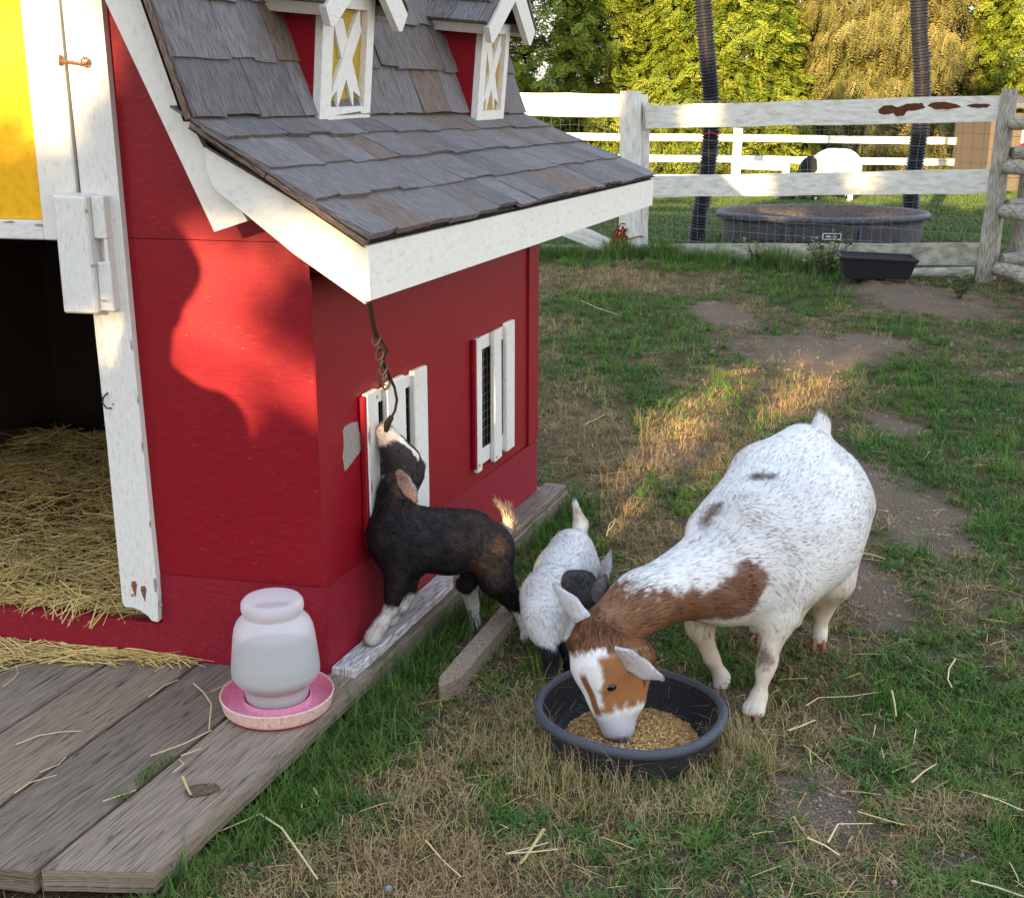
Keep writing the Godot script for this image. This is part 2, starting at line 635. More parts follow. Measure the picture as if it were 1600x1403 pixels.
# ---- materials -------------------------------------------------------------
func make_materials() -> void:
	var grain_b := ramp_tex(11, 0.09, [0.0, 0.5, 1.0], [Color.BLACK, Color(0.5, 0.5, 0.5), Color.WHITE], 5, FastNoiseLite.TYPE_SIMPLEX_SMOOTH, 512, 0.6)
	var lumps := ramp_tex(12, 0.03, [0.0, 1.0], [Color.BLACK, Color.WHITE], 5)
	var fine := ramp_tex(13, 0.12, [0.0, 1.0], [Color.BLACK, Color.WHITE], 4)
	# red paint: brushed, with scuffs
	var red_t := ramp_tex(21, 0.05, [0.0, 0.35, 0.65, 1.0], [C8(118, 5, 20), C8(130, 6, 23), C8(137, 7, 25), C8(150, 14, 32)], 5, FastNoiseLite.TYPE_SIMPLEX_SMOOTH, 512, 0.6)
	var flecks := ramp_tex(22, 0.06, [0.0, 0.80, 0.87, 1.0], [Color(0.75, 0.62, 0.58, 0.0), Color(0.75, 0.62, 0.58, 0.0), Color(0.80, 0.66, 0.62, 0.35), Color(0.85, 0.75, 0.70, 0.8)], 5, FastNoiseLite.TYPE_SIMPLEX_SMOOTH, 1024, 0.75)
	M.red = detail(mat(red_t, 0.42, Vector2(0.5, 4.0), grain_b, 0.004), flecks)
	M.red_side = detail(mat(red_t, 0.5, Vector2(0.5, 4.0), grain_b, 0.004), flecks)
	var dust_t := ramp_tex(23, 0.06, [0.0, 0.4, 0.7, 1.0], [C8(120, 8, 26), C8(131, 13, 31), C8(137, 22, 39), C8(146, 44, 56)], 5, FastNoiseLite.TYPE_SIMPLEX_SMOOTH, 512, 0.65)
	M.red_low = detail(mat(dust_t, 0.7, Vector2(1.2, 3.0), grain_b, 0.006), flecks)
	# white paint, from clean to weathered
	var white_t := ramp_tex(31, 0.04, [0.0, 0.22, 0.34, 1.0], [C8(205, 197, 178), C8(216, 210, 194), C8(222, 217, 203), C8(227, 223, 211)], 5)
	var specks := ramp_tex(32, 0.09, [0.0, 0.02, 0.06, 1.0], [Color(0.24, 0.18, 0.12, 0.7), Color(0.35, 0.28, 0.2, 0.5), Color(0.5, 0.45, 0.4, 0.0), Color(0.5, 0.45, 0.4, 0.0)], 4, FastNoiseLite.TYPE_SIMPLEX_SMOOTH, 1024, 0.8)
	M.white = detail(mat(white_t, 0.5, Vector2(1.2, 2.6), fine, 0.015), specks)
	M.white_rough = detail(mat(ramp_tex(33, 0.05, [0.0, 0.06, 0.14, 0.4, 1.0], [C8(120, 104, 86), C8(176, 167, 152), C8(204, 198, 184), C8(218, 214, 203), C8(226, 223, 213)], 5, FastNoiseLite.TYPE_SIMPLEX_SMOOTH, 512, 0.65), 0.65, Vector2(1.2, 4.5), grain_b, 0.05), specks)
	M.fence = detail(mat(ramp_tex(34, 0.014, [0.0, 0.3, 0.45, 0.6, 1.0], [C8(172, 166, 148), C8(190, 186, 170), C8(200, 196, 182), C8(208, 205, 193), C8(218, 215, 205)], 5, FastNoiseLite.TYPE_SIMPLEX_SMOOTH, 512, 0.7), 0.8, Vector2(0.8, 3.0), grain_b, 0.05), specks)
	M.fence_low = detail(mat(ramp_tex(35, 0.014, [0.0, 0.35, 0.55, 1.0], [C8(112, 108, 90), C8(138, 134, 116), C8(160, 156, 138), C8(182, 178, 162)], 5, FastNoiseLite.TYPE_SIMPLEX_SMOOTH, 512, 0.6), 0.85, Vector2(0.9, 2.0), grain_b, 0.1), specks)
	M.fence_far = mat(white_t, 0.7, Vector2(0.5, 2.0))
	M.log = mat(ramp_tex(36, 0.04, [0.0, 0.4, 0.6, 1.0], [C8(92, 82, 66), C8(136, 128, 110), C8(170, 164, 148), C8(196, 192, 180)], 5), 0.85, Vector2(0.5, 6.0), grain_b, 0.3)
	M.yellow = detail(mat(ramp_tex(41, 0.03, [0.0, 0.4, 1.0], [C8(222, 156, 2), C8(236, 172, 2), C8(242, 186, 8)], 4), 0.5, Vector2(2.0, 2.0), grain_b, 0.04), ramp_tex(42, 0.03, [0.0, 0.16, 0.2, 1.0], [Color(0.45, 0.3, 0.15, 0.8), Color(0.5, 0.35, 0.12, 0.5), Color(0.6, 0.45, 0.1, 0.0), Color(0.6, 0.45, 0.1, 0.0)], 5, FastNoiseLite.TYPE_SIMPLEX_SMOOTH, 1024, 0.7))
	M.yellow_old = mat(ramp_tex(43, 0.06, [0.0, 0.3, 0.6, 1.0], [C8(120, 92, 40), C8(172, 138, 44), C8(196, 164, 58), C8(206, 182, 90)], 5), 0.7, Vector2(3.0, 12.0), grain_b, 0.15)
	# weathered timber
	var tones := [[C8(60, 56, 54), C8(94, 89, 86), C8(120, 115, 111), C8(150, 144, 138)], [C8(58, 53, 49), C8(94, 86, 80), C8(122, 113, 106), C8(152, 142, 132)], [C8(66, 62, 60), C8(101, 96, 94), C8(127, 122, 119), C8(156, 150, 146)], [C8(60, 51, 45), C8(97, 86, 77), C8(126, 112, 100), C8(154, 138, 122)], [C8(54, 51, 50), C8(87, 83, 81), C8(113, 108, 105), C8(142, 136, 131)]]
	M.shingle = []
	for k in tones.size():
		M.shingle.append(mat(ramp_tex(50 + k, 0.07, [0.0, 0.38, 0.6, 1.0], tones[k], 6, FastNoiseLite.TYPE_SIMPLEX_SMOOTH, 512, 0.68), 0.85, Vector2(0.45, 8.0), grain_b, 0.16, [Color(0.99, 0.98, 0.98), Color(0.95, 0.95, 0.95), Color(0.99, 0.98, 0.98), Color(0.95, 0.93, 0.91), Color(0.96, 0.96, 0.96)][k]))
	M.shingle_edge = mat(ramp_tex(57, 0.07, [0.0, 0.4, 0.6, 1.0], [C8(60, 44, 34), C8(104, 84, 68), C8(134, 112, 92), C8(160, 138, 116)], 5), 0.9, Vector2(1.0, 12.0), grain_b, 0.12)
	var dt := [[C8(78, 68, 58), C8(122, 112, 101), C8(146, 136, 125), C8(168, 159, 148)], [C8(74, 65, 56), C8(116, 107, 97), C8(140, 131, 121), C8(162, 153, 143)], [C8(84, 73, 62), C8(128, 116, 104), C8(152, 140, 127), C8(174, 163, 150)]]
	M.deck = []
	var stain := ramp_tex(63, 0.012, [0.0, 0.28, 0.40, 1.0], [Color(0.15, 0.12, 0.09, 0.8), Color(0.24, 0.20, 0.16, 0.5), Color(0.4, 0.35, 0.3, 0.0), Color(0.4, 0.35, 0.3, 0.0)], 5, FastNoiseLite.TYPE_SIMPLEX_SMOOTH, 1024, 0.6)
	var cracks := ramp_tex(66, 0.012, [0.0, 0.470, 0.494, 0.506, 0.530, 1.0], [Color(0.09, 0.075, 0.06, 0.0), Color(0.09, 0.075, 0.06, 0.0), Color(0.09, 0.075, 0.06, 0.75), Color(0.09, 0.075, 0.06, 0.75), Color(0.09, 0.075, 0.06, 0.0), Color(0.09, 0.075, 0.06, 0.0)], 3, FastNoiseLite.TYPE_SIMPLEX_SMOOTH, 1024, 0.45)
	for k in 3:
		var m := mat(ramp_tex(60 + k, 0.11, [0.0, 0.34, 0.6, 1.0], dt[k], 6, FastNoiseLite.TYPE_SIMPLEX_SMOOTH, 512, 0.65), 0.85, Vector2(0.13, 4.0), grain_b, 0.12, [Color(1.0, 0.95, 0.88), Color(0.92, 0.87, 0.81), Color(0.97, 0.92, 0.85)][k])
		M.deck.append(detail(m, cracks))
	M.timber = M.deck[1]
	M.stake = mat(ramp_tex(64, 0.08, [0.0, 0.36, 0.6, 1.0], [C8(86, 72, 56), C8(134, 115, 94), C8(160, 140, 118), C8(182, 163, 140)], 6), 0.85, Vector2(0.9, 8.0), grain_b, 0.16)
	M.worn_white = mat(ramp_tex(70, 0.05, [0.0, 0.36, 0.46, 0.56, 1.0], [C8(118, 106, 96), C8(150, 140, 130), C8(186, 180, 172), C8(204, 200, 193), C8(216, 213, 206)], 6, FastNoiseLite.TYPE_SIMPLEX_SMOOTH, 512, 0.65), 0.8, Vector2(0.6, 6.0), grain_b, 0.1)
	M.bare_wood = mat(ramp_tex(65, 0.08, [0.0, 0.4, 0.6, 1.0], [C8(96, 70, 60), C8(142, 128, 118), C8(166, 156, 146), C8(186, 178, 168)], 5), 0.85, Vector2(2.0, 14.0), grain_b, 0.12)
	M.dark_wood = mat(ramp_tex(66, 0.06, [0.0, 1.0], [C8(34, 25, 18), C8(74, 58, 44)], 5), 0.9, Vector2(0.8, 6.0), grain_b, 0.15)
	M.shed_wood = mat(ramp_tex(67, 0.06, [0.0, 0.5, 1.0], [C8(66, 56, 46), C8(96, 84, 70), C8(120, 106, 92)], 5), 0.9, Vector2(0.6, 5.0))
	M.rot = mat(ramp_tex(68, 0.07, [0.0, 0.45, 0.7, 1.0], [C8(30, 18, 12), C8(74, 40, 24), C8(122, 66, 32), C8(150, 96, 54)], 5), 0.95, Vector2(3.0, 12.0), lumps, 0.4)
	M.rust = mat(ramp_tex(69, 0.06, [0.0, 0.5, 1.0], [C8(82, 46, 24), C8(128, 80, 44), C8(160, 116, 74)], 5), 0.8, Vector2(8, 8))
	M.dark_metal = plain(C8(52, 44, 38), 0.6)
	M.wire = plain(C8(120, 120, 116), 0.5)
	M.rope = mat(fine, 0.95, Vector2(20, 40), fine, 0.05, C8(62, 52, 46))
	M.twine = mat(fine, 0.9, Vector2(10, 20), null, 0.0, C8(240, 96, 52))
	# rubber and plastic
	var rub := ramp_tex(71, 0.05, [0.0, 0.45, 0.62, 1.0], [C8(26, 26, 28), C8(36, 36, 38), C8(52, 51, 52), C8(84, 78, 70)], 6, FastNoiseLite.TYPE_SIMPLEX_SMOOTH, 512, 0.7)
	M.rubber = mat(rub, 0.62, Vector2(1.0, 6.0), fine, 0.05)
	M.rubber_rim = mat(ramp_tex(72, 0.07, [0.0, 0.4, 0.65, 1.0], [C8(38, 39, 43), C8(60, 62, 67), C8(82, 84, 90), C8(108, 110, 114)], 6, FastNoiseLite.TYPE_SIMPLEX_SMOOTH, 512, 0.7), 0.55, Vector2(2.0, 8.0), fine, 0.05)
	M.black = mat(rub, 0.5, Vector2(1, 4), null, 0.0, Color(0.72, 0.72, 0.78))
	M.tank = mat(ramp_tex(73, 0.04, [0.0, 0.45, 0.65, 1.0], [C8(52, 52, 54), C8(76, 76, 79), C8(94, 93, 94), C8(122, 116, 106)], 6, FastNoiseLite.TYPE_SIMPLEX_SMOOTH, 512, 0.65), 0.55, Vector2(0.6, 3.0), fine, 0.05)
	M.tank_in = mat(ramp_tex(74, 0.04, [0.0, 0.5, 1.0], [C8(72, 60, 52), C8(104, 90, 80), C8(130, 112, 98)], 5), 0.6, Vector2(0.6, 3.0))
	M.pipe = mat(rub, 0.45, Vector2(0.5, 2.0), null, 0.0, Color(0.85, 0.85, 0.95))
	M.pvc = mat(white_t, 0.5, Vector2(0.4, 3.0))
	M.jar = plain(Color(0.98, 0.98, 0.97, 0.38), 0.35, 0.5)
	M.jar.transparency = BaseMaterial3D.TRANSPARENCY_ALPHA
	M.jar_water = plain(Color(0.42, 0.38, 0.30, 0.97), 0.3, 0.5)
	M.jar_water.transparency = BaseMaterial3D.TRANSPARENCY_ALPHA
	var pk := ramp_tex(75, 0.03, [0.0, 0.45, 0.6, 1.0], [C8(222, 118, 142), C8(229, 132, 154), C8(233, 146, 166), C8(230, 166, 174)], 5)
	M.pink = mat(pk, 0.45, Vector2(0.5, 8.0))
	M.pink_old = mat(ramp_tex(76, 0.03, [0.0, 0.3, 0.5, 1.0], [C8(216, 116, 124), C8(218, 160, 154), C8(222, 190, 172), C8(226, 204, 186)], 5), 0.5, Vector2(0.6, 16.0))
	for m in [M.pink, M.pink_old]:
		m.uv1_triplanar = true
		m.uv1_scale = Vector3(6, 6, 6)
	M.pink_base = plain(C8(200, 34, 74), 0.5)
	# straw, grain, foliage, ground
	M.straw = tinted(0.6, 0.4)
	M.grass = tinted(0.65, 0.3)
	M.grass.backlight_enabled = true
	M.grass.backlight = Color(0.35, 0.42, 0.12)
	M.leaf = tinted(0.7, 0.3)
	M.leaf.backlight_enabled = true
	M.leaf.backlight = Color(0.3, 0.38, 0.08)
	M.coat = tinted(0.75, 0.25)
	M.hair = tinted(0.6, 0.35)
	M.hair.backlight_enabled = true
	M.hair.backlight = Color(0.5, 0.48, 0.44)
	M.ear = tinted(0.8, 0.2)
	M.ear.backlight_enabled = true
	M.ear.backlight = Color(0.3, 0.2, 0.17)
	M.hoof = plain(C8(168, 112, 78), 0.5)
	M.hoof_pale = plain(C8(190, 170, 140), 0.6)
	M.eye = plain(C8(22, 15, 10), 0.08, 0.6)
	M.skin = plain(C8(178, 138, 128), 0.55)
	M.nose = plain(C8(64, 56, 56), 0.45)
	M.bark = mat(ramp_tex(81, 0.05, [0.0, 0.5, 1.0], [C8(44, 36, 28), C8(88, 74, 60), C8(122, 106, 88)], 5), 0.95, Vector2(1.0, 4.0), lumps, 1.0)
	M.soil = tinted(0.95, 0.15)
	M.soil.albedo_texture = ramp_tex(82, 0.03, [0.0, 0.3, 0.5, 0.7, 1.0], [C8(120, 112, 104), C8(172, 166, 158), C8(204, 200, 194), C8(232, 228, 220), C8(255, 250, 240)], 6, FastNoiseLite.TYPE_SIMPLEX_SMOOTH, 1024, 0.7)
	M.soil.uv1_scale = Vector3(3.6, 3.6, 1)
	M.soil.heightmap_enabled = true
	M.soil.heightmap_texture = M.soil.albedo_texture
	M.soil.heightmap_scale = 1.6
	M.mud = mat(M.soil.albedo_texture, 0.95, Vector2(3, 3), lumps, 1.0, C8(132, 108, 88))
	M.grain = tinted(0.7, 0.3)

func _ready() -> void:
	rng.seed = 20240611
	noise.seed = 5
	noise.frequency = 1.0
	noise.fractal_octaves = 3
	# camera
	var cam := Camera3D.new()
	cam.name = "camera"
	cam.position = Vector3(0, 1.4, 0)
	cam.rotation.x = deg_to_rad(-16.2)
	cam.fov = rad_to_deg(2.0 * atan(701.5 / 2000.0))
	cam.near = 0.05
	cam.far = 400.0
	add_child(cam)
	# sky and exposure
	var sky := ProceduralSkyMaterial.new()
	sky.sky_top_color = Color(0.55, 0.62, 0.73)
	sky.sky_horizon_color = Color(0.90, 0.87, 0.81)
	sky.sky_curve = 0.2
	sky.ground_bottom_color = Color(0.16, 0.15, 0.11)
	sky.ground_horizon_color = Color(0.45, 0.43, 0.36)
	sky.sun_angle_max = 20.0
	sky.energy_multiplier = 1.0
	var env := Environment.new()
	env.background_mode = Environment.BG_SKY
	env.sky = Sky.new()
	env.sky.sky_material = sky
	env.tonemap_mode = Environment.TONE_MAPPER_LINEAR
	env.tonemap_exposure = 4.3
	env.sdfgi_enabled = true
	env.ssao_enabled = true
	env.ssil_enabled = true
	var we := WorldEnvironment.new()
	we.name = "world"
	we.environment = env
	add_child(we)
	# low evening sun from behind the camera, to the left
	var sun := DirectionalLight3D.new()
	sun.name = "sun"
	sun.light_color = Color(1.0, 0.87, 0.66)
	sun.light_energy = 1.3
	sun.light_angular_distance = 0.5
	sun.shadow_enabled = true
	sun.transform = Transform3D(Basis.looking_at(-SUN, Vector3.UP), Vector3(0, 20, 0))
	add_child(sun)
	make_materials()
	make_ground()
	make_barn()
	make_deck()
	make_fence()
	make_far_field()
	make_trees()
	make_shade_trees()
	make_small_things()
	make_visitor()
	make_doe()
	make_dark_kid()
	make_white_kid()
	make_grass()
	make_straw()

# ---- the play barn -----------------------------------------------------------
const CORNER := Vector3(-0.4292, 0, -2.707)
var SIDE := Transform3D(Basis(Vector3(0.3545, 0, -0.9351), Vector3.UP, Vector3(0.9351, 0, 0.3545)), CORNER)   # x along the side wall, z out of it
var FRONT := Transform3D(Basis(Vector3(0.9782, 0, 0.2075), Vector3.UP, Vector3(-0.2075, 0, 0.9782)), CORNER)  # x to the right, z out of the front wall
var barn: Node3D

func loc(s: float, h: float, o: float) -> Vector3:
	return SIDE * Vector3(s, h, o)

func rel(F: Transform3D, pts: Array) -> PackedVector2Array:
	return PackedVector2Array(pts)

func slab(called: String, parent: Node, F: Transform3D, pts: Array, z0: float, z1: float, m: Material, along_y := false) -> MeshInstance3D:
	var g := Geo.new()
	var mid := Vector2.ZERO
	for p in pts:
		mid += p
	mid /= pts.size()
	var q := PackedVector2Array()
	for p in pts:
		q.append(p - mid)
	g.prism(q, z0, z1, Transform3D(), Vector2(rng.randf() * 3.0, rng.randf() * 3.0), along_y)
	return part(called, g, m, parent, F * Transform3D(Basis(), Vector3(mid.x, mid.y, 0)))

func make_barn() -> void:
	barn = thing("play_barn", "small red barn with grey shingle roof, white trim and yellow half door", "barn", CORNER)
	# front wall
	slab("wall_panel", barn, FRONT, [Vector2(-0.42, 0.2865), Vector2(0.0, 0.2865), Vector2(0, 1.064), Vector2(-0.42, 1.064)], -0.02, 0.0, M.red)
	slab("wall_panel", barn, FRONT, [Vector2(-0.42, 1.0655), Vector2(-0.008, 1.0655), Vector2(-0.02, 1.10), Vector2(-0.215, 1.24), Vector2(-0.29, 1.5), Vector2(-0.36, 1.75), Vector2(-0.42, 1.9)], -0.02, -0.0005, M.red)
	slab("skirt_board", barn, FRONT, [Vector2(-0.415, 0.0), Vector2(0.004, 0.0), Vector2(0.004, 0.285), Vector2(-0.40, 0.286), Vector2(-0.404, 0.165), Vector2(-0.415, 0.16)], -0.02, 0.004, M.red_low)
	slab("sill_board", barn, FRONT, [Vector2(-1.46, 0.0), Vector2(-0.416, 0.0), Vector2(-0.416, 0.160), Vector2(-0.9, 0.163), Vector2(-1.46, 0.162)], -0.02, 0.003, M.red_low)
	slab("wall_panel", barn, FRONT, [Vector2(-1.95, 0.0), Vector2(-1.462, 0.0), Vector2(-1.462, 2.1), Vector2(-1.95, 1.1)], -0.02, 0.0, M.red)
	slab("wall_panel", barn, FRONT, [Vector2(-1.461, 1.76), Vector2(-0.421, 1.76), Vector2(-0.421, 1.9), Vector2(-0.50, 2.05), Vector2(-0.98, 2.4), Vector2(-1.461, 2.1)], -0.02, 0.0, M.red)
	# door jambs
	slab("door_jamb", barn, FRONT, [Vector2(-0.407, 0.172), Vector2(-0.402, 0.24), Vector2(-0.411, 0.8), Vector2(-0.419, 1.76), Vector2(-0.508, 1.76), Vector2(-0.502, 1.0), Vector2(-0.496, 0.6), Vector2(-0.494, 0.215), Vector2(-0.488, 0.203), Vector2(-0.47, 0.204), Vector2(-0.45, 0.198), Vector2(-0.432, 0.186), Vector2(-0.422, 0.174)], 0.001, 0.021, M.white_rough, true)
	slab("door_jamb", barn, FRONT, [Vector2(-1.46, 0.165), Vector2(-1.37, 0.165), Vector2(-1.37, 1.76), Vector2(-1.46, 1.76)], 0.001, 0.021, M.white, true)
	for q in [Vector2(-0.459, 0.262), Vector2(-0.436, 0.252)]:
		var g := Geo.new()
		g.lathe([Vector2(0.005, 0.0), Vector2(0.004, 0.002), Vector2(0.0, 0.003)], Transform3D(), 8)
		part("nail_head", g, M.rust, barn, FRONT * Transform3D(Basis(Vector3.RIGHT, PI / 2), Vector3(q.x, q.y, 0.021)))
		slab("rust_stain", barn, FRONT, [Vector2(q.x - 0.006, q.y + 0.008), Vector2(q.x - 0.008, q.y - 0.002), Vector2(q.x - 0.004, q.y - 0.018), Vector2(q.x + 0.001, q.y - 0.032), Vector2(q.x + 0.004, q.y - 0.014), Vector2(q.x + 0.007, q.y), Vector2(q.x + 0.004, q.y + 0.009)], 0.021, 0.0214, M.rust)
	# half door
	var door := plank("door", barn, FRONT, Vector3(-1.30, 1.10, -0.004), Vector3(-0.603, 1.70, 0.008), M.yellow, 0.002)
	door.set_meta("label", "yellow half door with white frame")
	plank("door_stile", door, FRONT, Vector3(-0.604, 1.058, 0.0), Vector3(-0.516, 1.74, 0.02), M.white)
	plank("door_stile", door, FRONT, Vector3(-1.362, 1.058, 0.0), Vector3(-1.278, 1.74, 0.02), M.white)
	plank("door_rail", door, FRONT, Vector3(-1.278, 1.058, 0.0), Vector3(-0.604, 1.100, 0.019), M.white_rough)
	plank("door_rail", door, FRONT, Vector3(-1.278, 1.66, 0.0), Vector3(-0.604, 1.74, 0.019), M.white)
	# wooden turn block and its keeper
	var blk := plank("latch_block", barn, FRONT, Vector3(-0.547, 0.906, 0.0215), Vector3(-0.468, 1.16, 0.062), M.white_rough, 0.004, 0.003)
	plank("keeper", blk, FRONT, Vector3(-0.467, 1.068, 0.0215), Vector3(-0.437, 1.158, 0.048), M.white_rough, 0.002, 0.001)
	plank("keeper", blk, FRONT, Vector3(-0.467, 0.912, 0.0215), Vector3(-0.434, 1.018, 0.048), M.white_rough, 0.002, 0.001)
	plank("keeper", blk, FRONT, Vector3(-0.447, 1.018, 0.0215), Vector3(-0.437, 1.068, 0.046), M.white_rough, 0.001)
	var hk := Geo.new()
	var F0 := FRONT * Transform3D(Basis(), Vector3(-0.48, 1.432, 0.025))
	hk.tube([F0 * Vector3(-0.038, 0.006, 0.0), F0 * Vector3(-0.034, 0.0, 0.006), F0 * Vector3(-0.01, -0.002, 0.008), F0 * Vector3(0.01, -0.006, 0.006), F0 * Vector3(0.022, -0.004, 0.004), F0 * Vector3(0.026, 0.004, 0.001)], [0.0026, 0.0032, 0.0032, 0.003, 0.0028, 0.002], 7)
	var ringp := []
	for k in 15:
		ringp.append(F0 * Vector3(0.018 + 0.009 * cos(TAU * k / 14), 0.009 * sin(TAU * k / 14) - 0.002, 0.003))
	hk.tube(ringp, range(15).map(func(_a): return 0.0018), 6)
	hk.tube([F0 * Vector3(-0.040, 0.012, 0), F0 * Vector3(-0.038, 0.003, 0.005), F0 * Vector3(-0.042, -0.008, 0)], [0.003, 0.003, 0.003], 6)
	part("hook_latch", hk, M.rust, barn)
	var nl := Geo.new()
	var F1 := FRONT * Transform3D(Basis(), Vector3(-0.484, 0.70, 0.022))
	nl.tube([F1 * Vector3(0.002, 0.022, 0), F1 * Vector3(-0.006, 0.012, 0.008), F1 * Vector3(-0.008, 0.0, 0.009), F1 * Vector3(0.0, -0.012, 0.008), F1 * Vector3(0.008, -0.014, 0)], [0.002, 0.0022, 0.0022, 0.002, 0.002], 6)
	part("bent_nail", nl, M.dark_metal, barn)
	# side wall with its two window openings
	var W1 := Rect2(0.235, 0.335, 0.29, 0.335)
	var W2 := Rect2(0.905, 0.325, 0.255, 0.345)
	var g := Geo.new()
	g.holed(Rect2(0.0005, 0.262, 1.425, 0.72), [W1, W2], 0.02, SIDE)
	part("wall_panel", g, M.red_side, barn)
	slab("skirt_board", barn, SIDE, [Vector2(0.0, 0.0), Vector2(1.43, 0.0), Vector2(1.43, 0.256), Vector2(0.9, 0.262), Vector2(0.004, 0.283)], -0.018, 0.0045, M.red_low)
	slab("corner_board", barn, SIDE, [Vector2(0.0, 0.285), Vector2(0.047, 0.284), Vector2(0.046, 0.985), Vector2(0.0, 0.985)], 0.0005, 0.004, M.red_side, true)
	slab("corner_board", barn, SIDE, [Vector2(1.342, 0.262), Vector2(1.43, 0.262), Vector2(1.43, 0.985), Vector2(1.342, 0.985)], 0.0005, 0.008, M.red_side, true)
	slab("bare_wood_patch", barn, SIDE, [Vector2(0.118, 0.625), Vector2(0.13, 0.632), Vector2(0.16, 0.634), Vector2(0.19, 0.628), Vector2(0.198, 0.60), Vector2(0.212, 0.585), Vector2(0.214, 0.562), Vector2(0.19, 0.55), Vector2(0.16, 0.54), Vector2(0.135, 0.53), Vector2(0.12, 0.528), Vector2(0.112, 0.56), Vector2(0.12, 0.59)], 0.0004, 0.0012, M.bare_wood)
	barn_window(Rect2(0.211, 0.305, 0.341, 0.385), W1, [[0.0, 0.173, 0], [0.299, 0.598, 1], [0.762, 1.0, 0]], "white framed window with two dark gaps and a chipped corner")
	barn_window(Rect2(0.890, 0.302, 0.30, 0.395), W2, [[0.0, 0.13, 0], [0.417, 0.623, 1], [0.773, 1.0, 0]], "white slatted window with wire mesh in its dark gap")
	# sill timbers along the side
	plank("foundation_sill", barn, SIDE, Vector3(0.055, -0.03, -0.05), Vector3(1.53, 0.064, 0.086), M.timber, 0.006)
	plank("painted_plank", barn, SIDE, Vector3(0.004, 0.066, 0.006), Vector3(0.66, 0.089, 0.068), M.worn_white, 0.003, 0.002)
	plank("sill_plank", barn, SIDE, Vector3(0.663, 0.066, 0.006), Vector3(1.52, 0.086, 0.08), M.timber, 0.003, 0.002)
	# the rest of the shell
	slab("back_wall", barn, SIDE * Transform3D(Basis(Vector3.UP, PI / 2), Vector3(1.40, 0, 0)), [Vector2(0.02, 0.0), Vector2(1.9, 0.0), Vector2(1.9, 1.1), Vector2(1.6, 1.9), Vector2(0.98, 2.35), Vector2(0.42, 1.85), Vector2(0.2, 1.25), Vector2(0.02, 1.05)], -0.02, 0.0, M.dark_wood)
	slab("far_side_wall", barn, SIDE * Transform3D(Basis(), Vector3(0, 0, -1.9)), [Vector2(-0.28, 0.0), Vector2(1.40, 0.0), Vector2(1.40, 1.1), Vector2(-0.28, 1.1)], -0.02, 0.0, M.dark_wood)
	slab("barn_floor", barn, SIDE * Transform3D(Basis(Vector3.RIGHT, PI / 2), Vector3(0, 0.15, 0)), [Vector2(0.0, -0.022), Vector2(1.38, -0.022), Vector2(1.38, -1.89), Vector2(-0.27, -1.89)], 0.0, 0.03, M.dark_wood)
	# paint worn through to the wood
	for e in [[FRONT, Vector2(-0.4059, 0.2641), 0.010, 0.040, 0.0211], [FRONT, Vector2(-0.397, 0.2167), 0.012, 0.022, 0.0211], [FRONT, Vector2(-0.4652, 0.2349), 0.012, 0.012, 0.0211], [FRONT, Vector2(-0.4722, 0.695), 0.007, 0.007, 0.0211], [FRONT, Vector2(-0.4146, 0.8318), 0.006, 0.03, 0.0211], [FRONT, Vector2(-0.4102, 0.7085), 0.005, 0.022, 0.0211], [FRONT, Vector2(-0.4091, 0.5972), 0.006, 0.03, 0.0211], [FRONT, Vector2(-0.406, 0.414), 0.006, 0.024, 0.0211], [FRONT, Vector2(-0.4754, 1.127), 0.016, 0.010, 0.0622], [FRONT, Vector2(-0.4646, 1.012), 0.022, 0.005, 0.0622], [FRONT, Vector2(-0.451, 0.9367), 0.02, 0.006, 0.0622], [FRONT, Vector2(-0.6125, 1.09), 0.03, 0.006, 0.0192], [FRONT, Vector2(-0.6816, 1.095), 0.035, 0.006, 0.0192], [SIDE, Vector2(0.2185, 0.585), 0.012, 0.05, 0.0177], [SIDE, Vector2(0.2185, 0.46), 0.010, 0.035, 0.0177], [SIDE, Vector2(0.262, 0.672), 0.014, 0.012, 0.0177], [SIDE, Vector2(0.90, 0.322), 0.014, 0.012, 0.0177], [SIDE, Vector2(1.03, 0.31), 0.012, 0.010, 0.0202]]:
		var pts := []
		for k in 11:
			var an := TAU * k / 11.0
			var rr := rng.randf_range(0.55, 1.15)
			pts.append((e[1] as Vector2) + Vector2(cos(an) * float(e[2]) * 0.5 * rr, sin(an) * float(e[3]) * 0.5 * rr))
		slab("paint_chip", barn, e[0], pts, float(e[4]) - 0.0012, float(e[4]) + 0.0003, M.bare_wood, true)
	barn_roof()
	for d in [[0.278, -0.13, 1.297, 0.252, 0.285], [1.118, -0.088, 1.27, 0.213, 0.28]]:
		dormer(d[0], d[1], d[2], d[3], d[4])
	# bargeboards at the front gable, rake and eave
	slab("bargeboard", barn, FRONT, [Vector2(-0.385, 1.595), Vector2(-0.2889, 1.593), Vector2(-0.2742, 1.543), Vector2(-0.1978, 1.314), Vector2(-0.1702, 1.257), Vector2(-0.0878, 1.12), Vector2(-0.162, 1.096)], 0.085, 0.105, M.white, true)
	slab("bargeboard", barn, FRONT, [Vector2(-0.1616, 1.266), Vector2(-0.0311, 1.195), Vector2(0.0739, 1.137), Vector2(0.1692, 1.079), Vector2(0.164, 0.9627), Vector2(0.0188, 1.058), Vector2(-0.1452, 1.185), Vector2(-0.1571, 1.213)], 0.106, 0.128, M.white)
	# fascia under the eave
	var a := loc(-0.128, 0, 0.207)
	var b := loc(1.985, 0, 0.225)
	var dirn := (b - a).normalized()
	var FF := Transform3D(Basis(dirn, Vector3.UP, dirn.cross(Vector3.UP)), a)
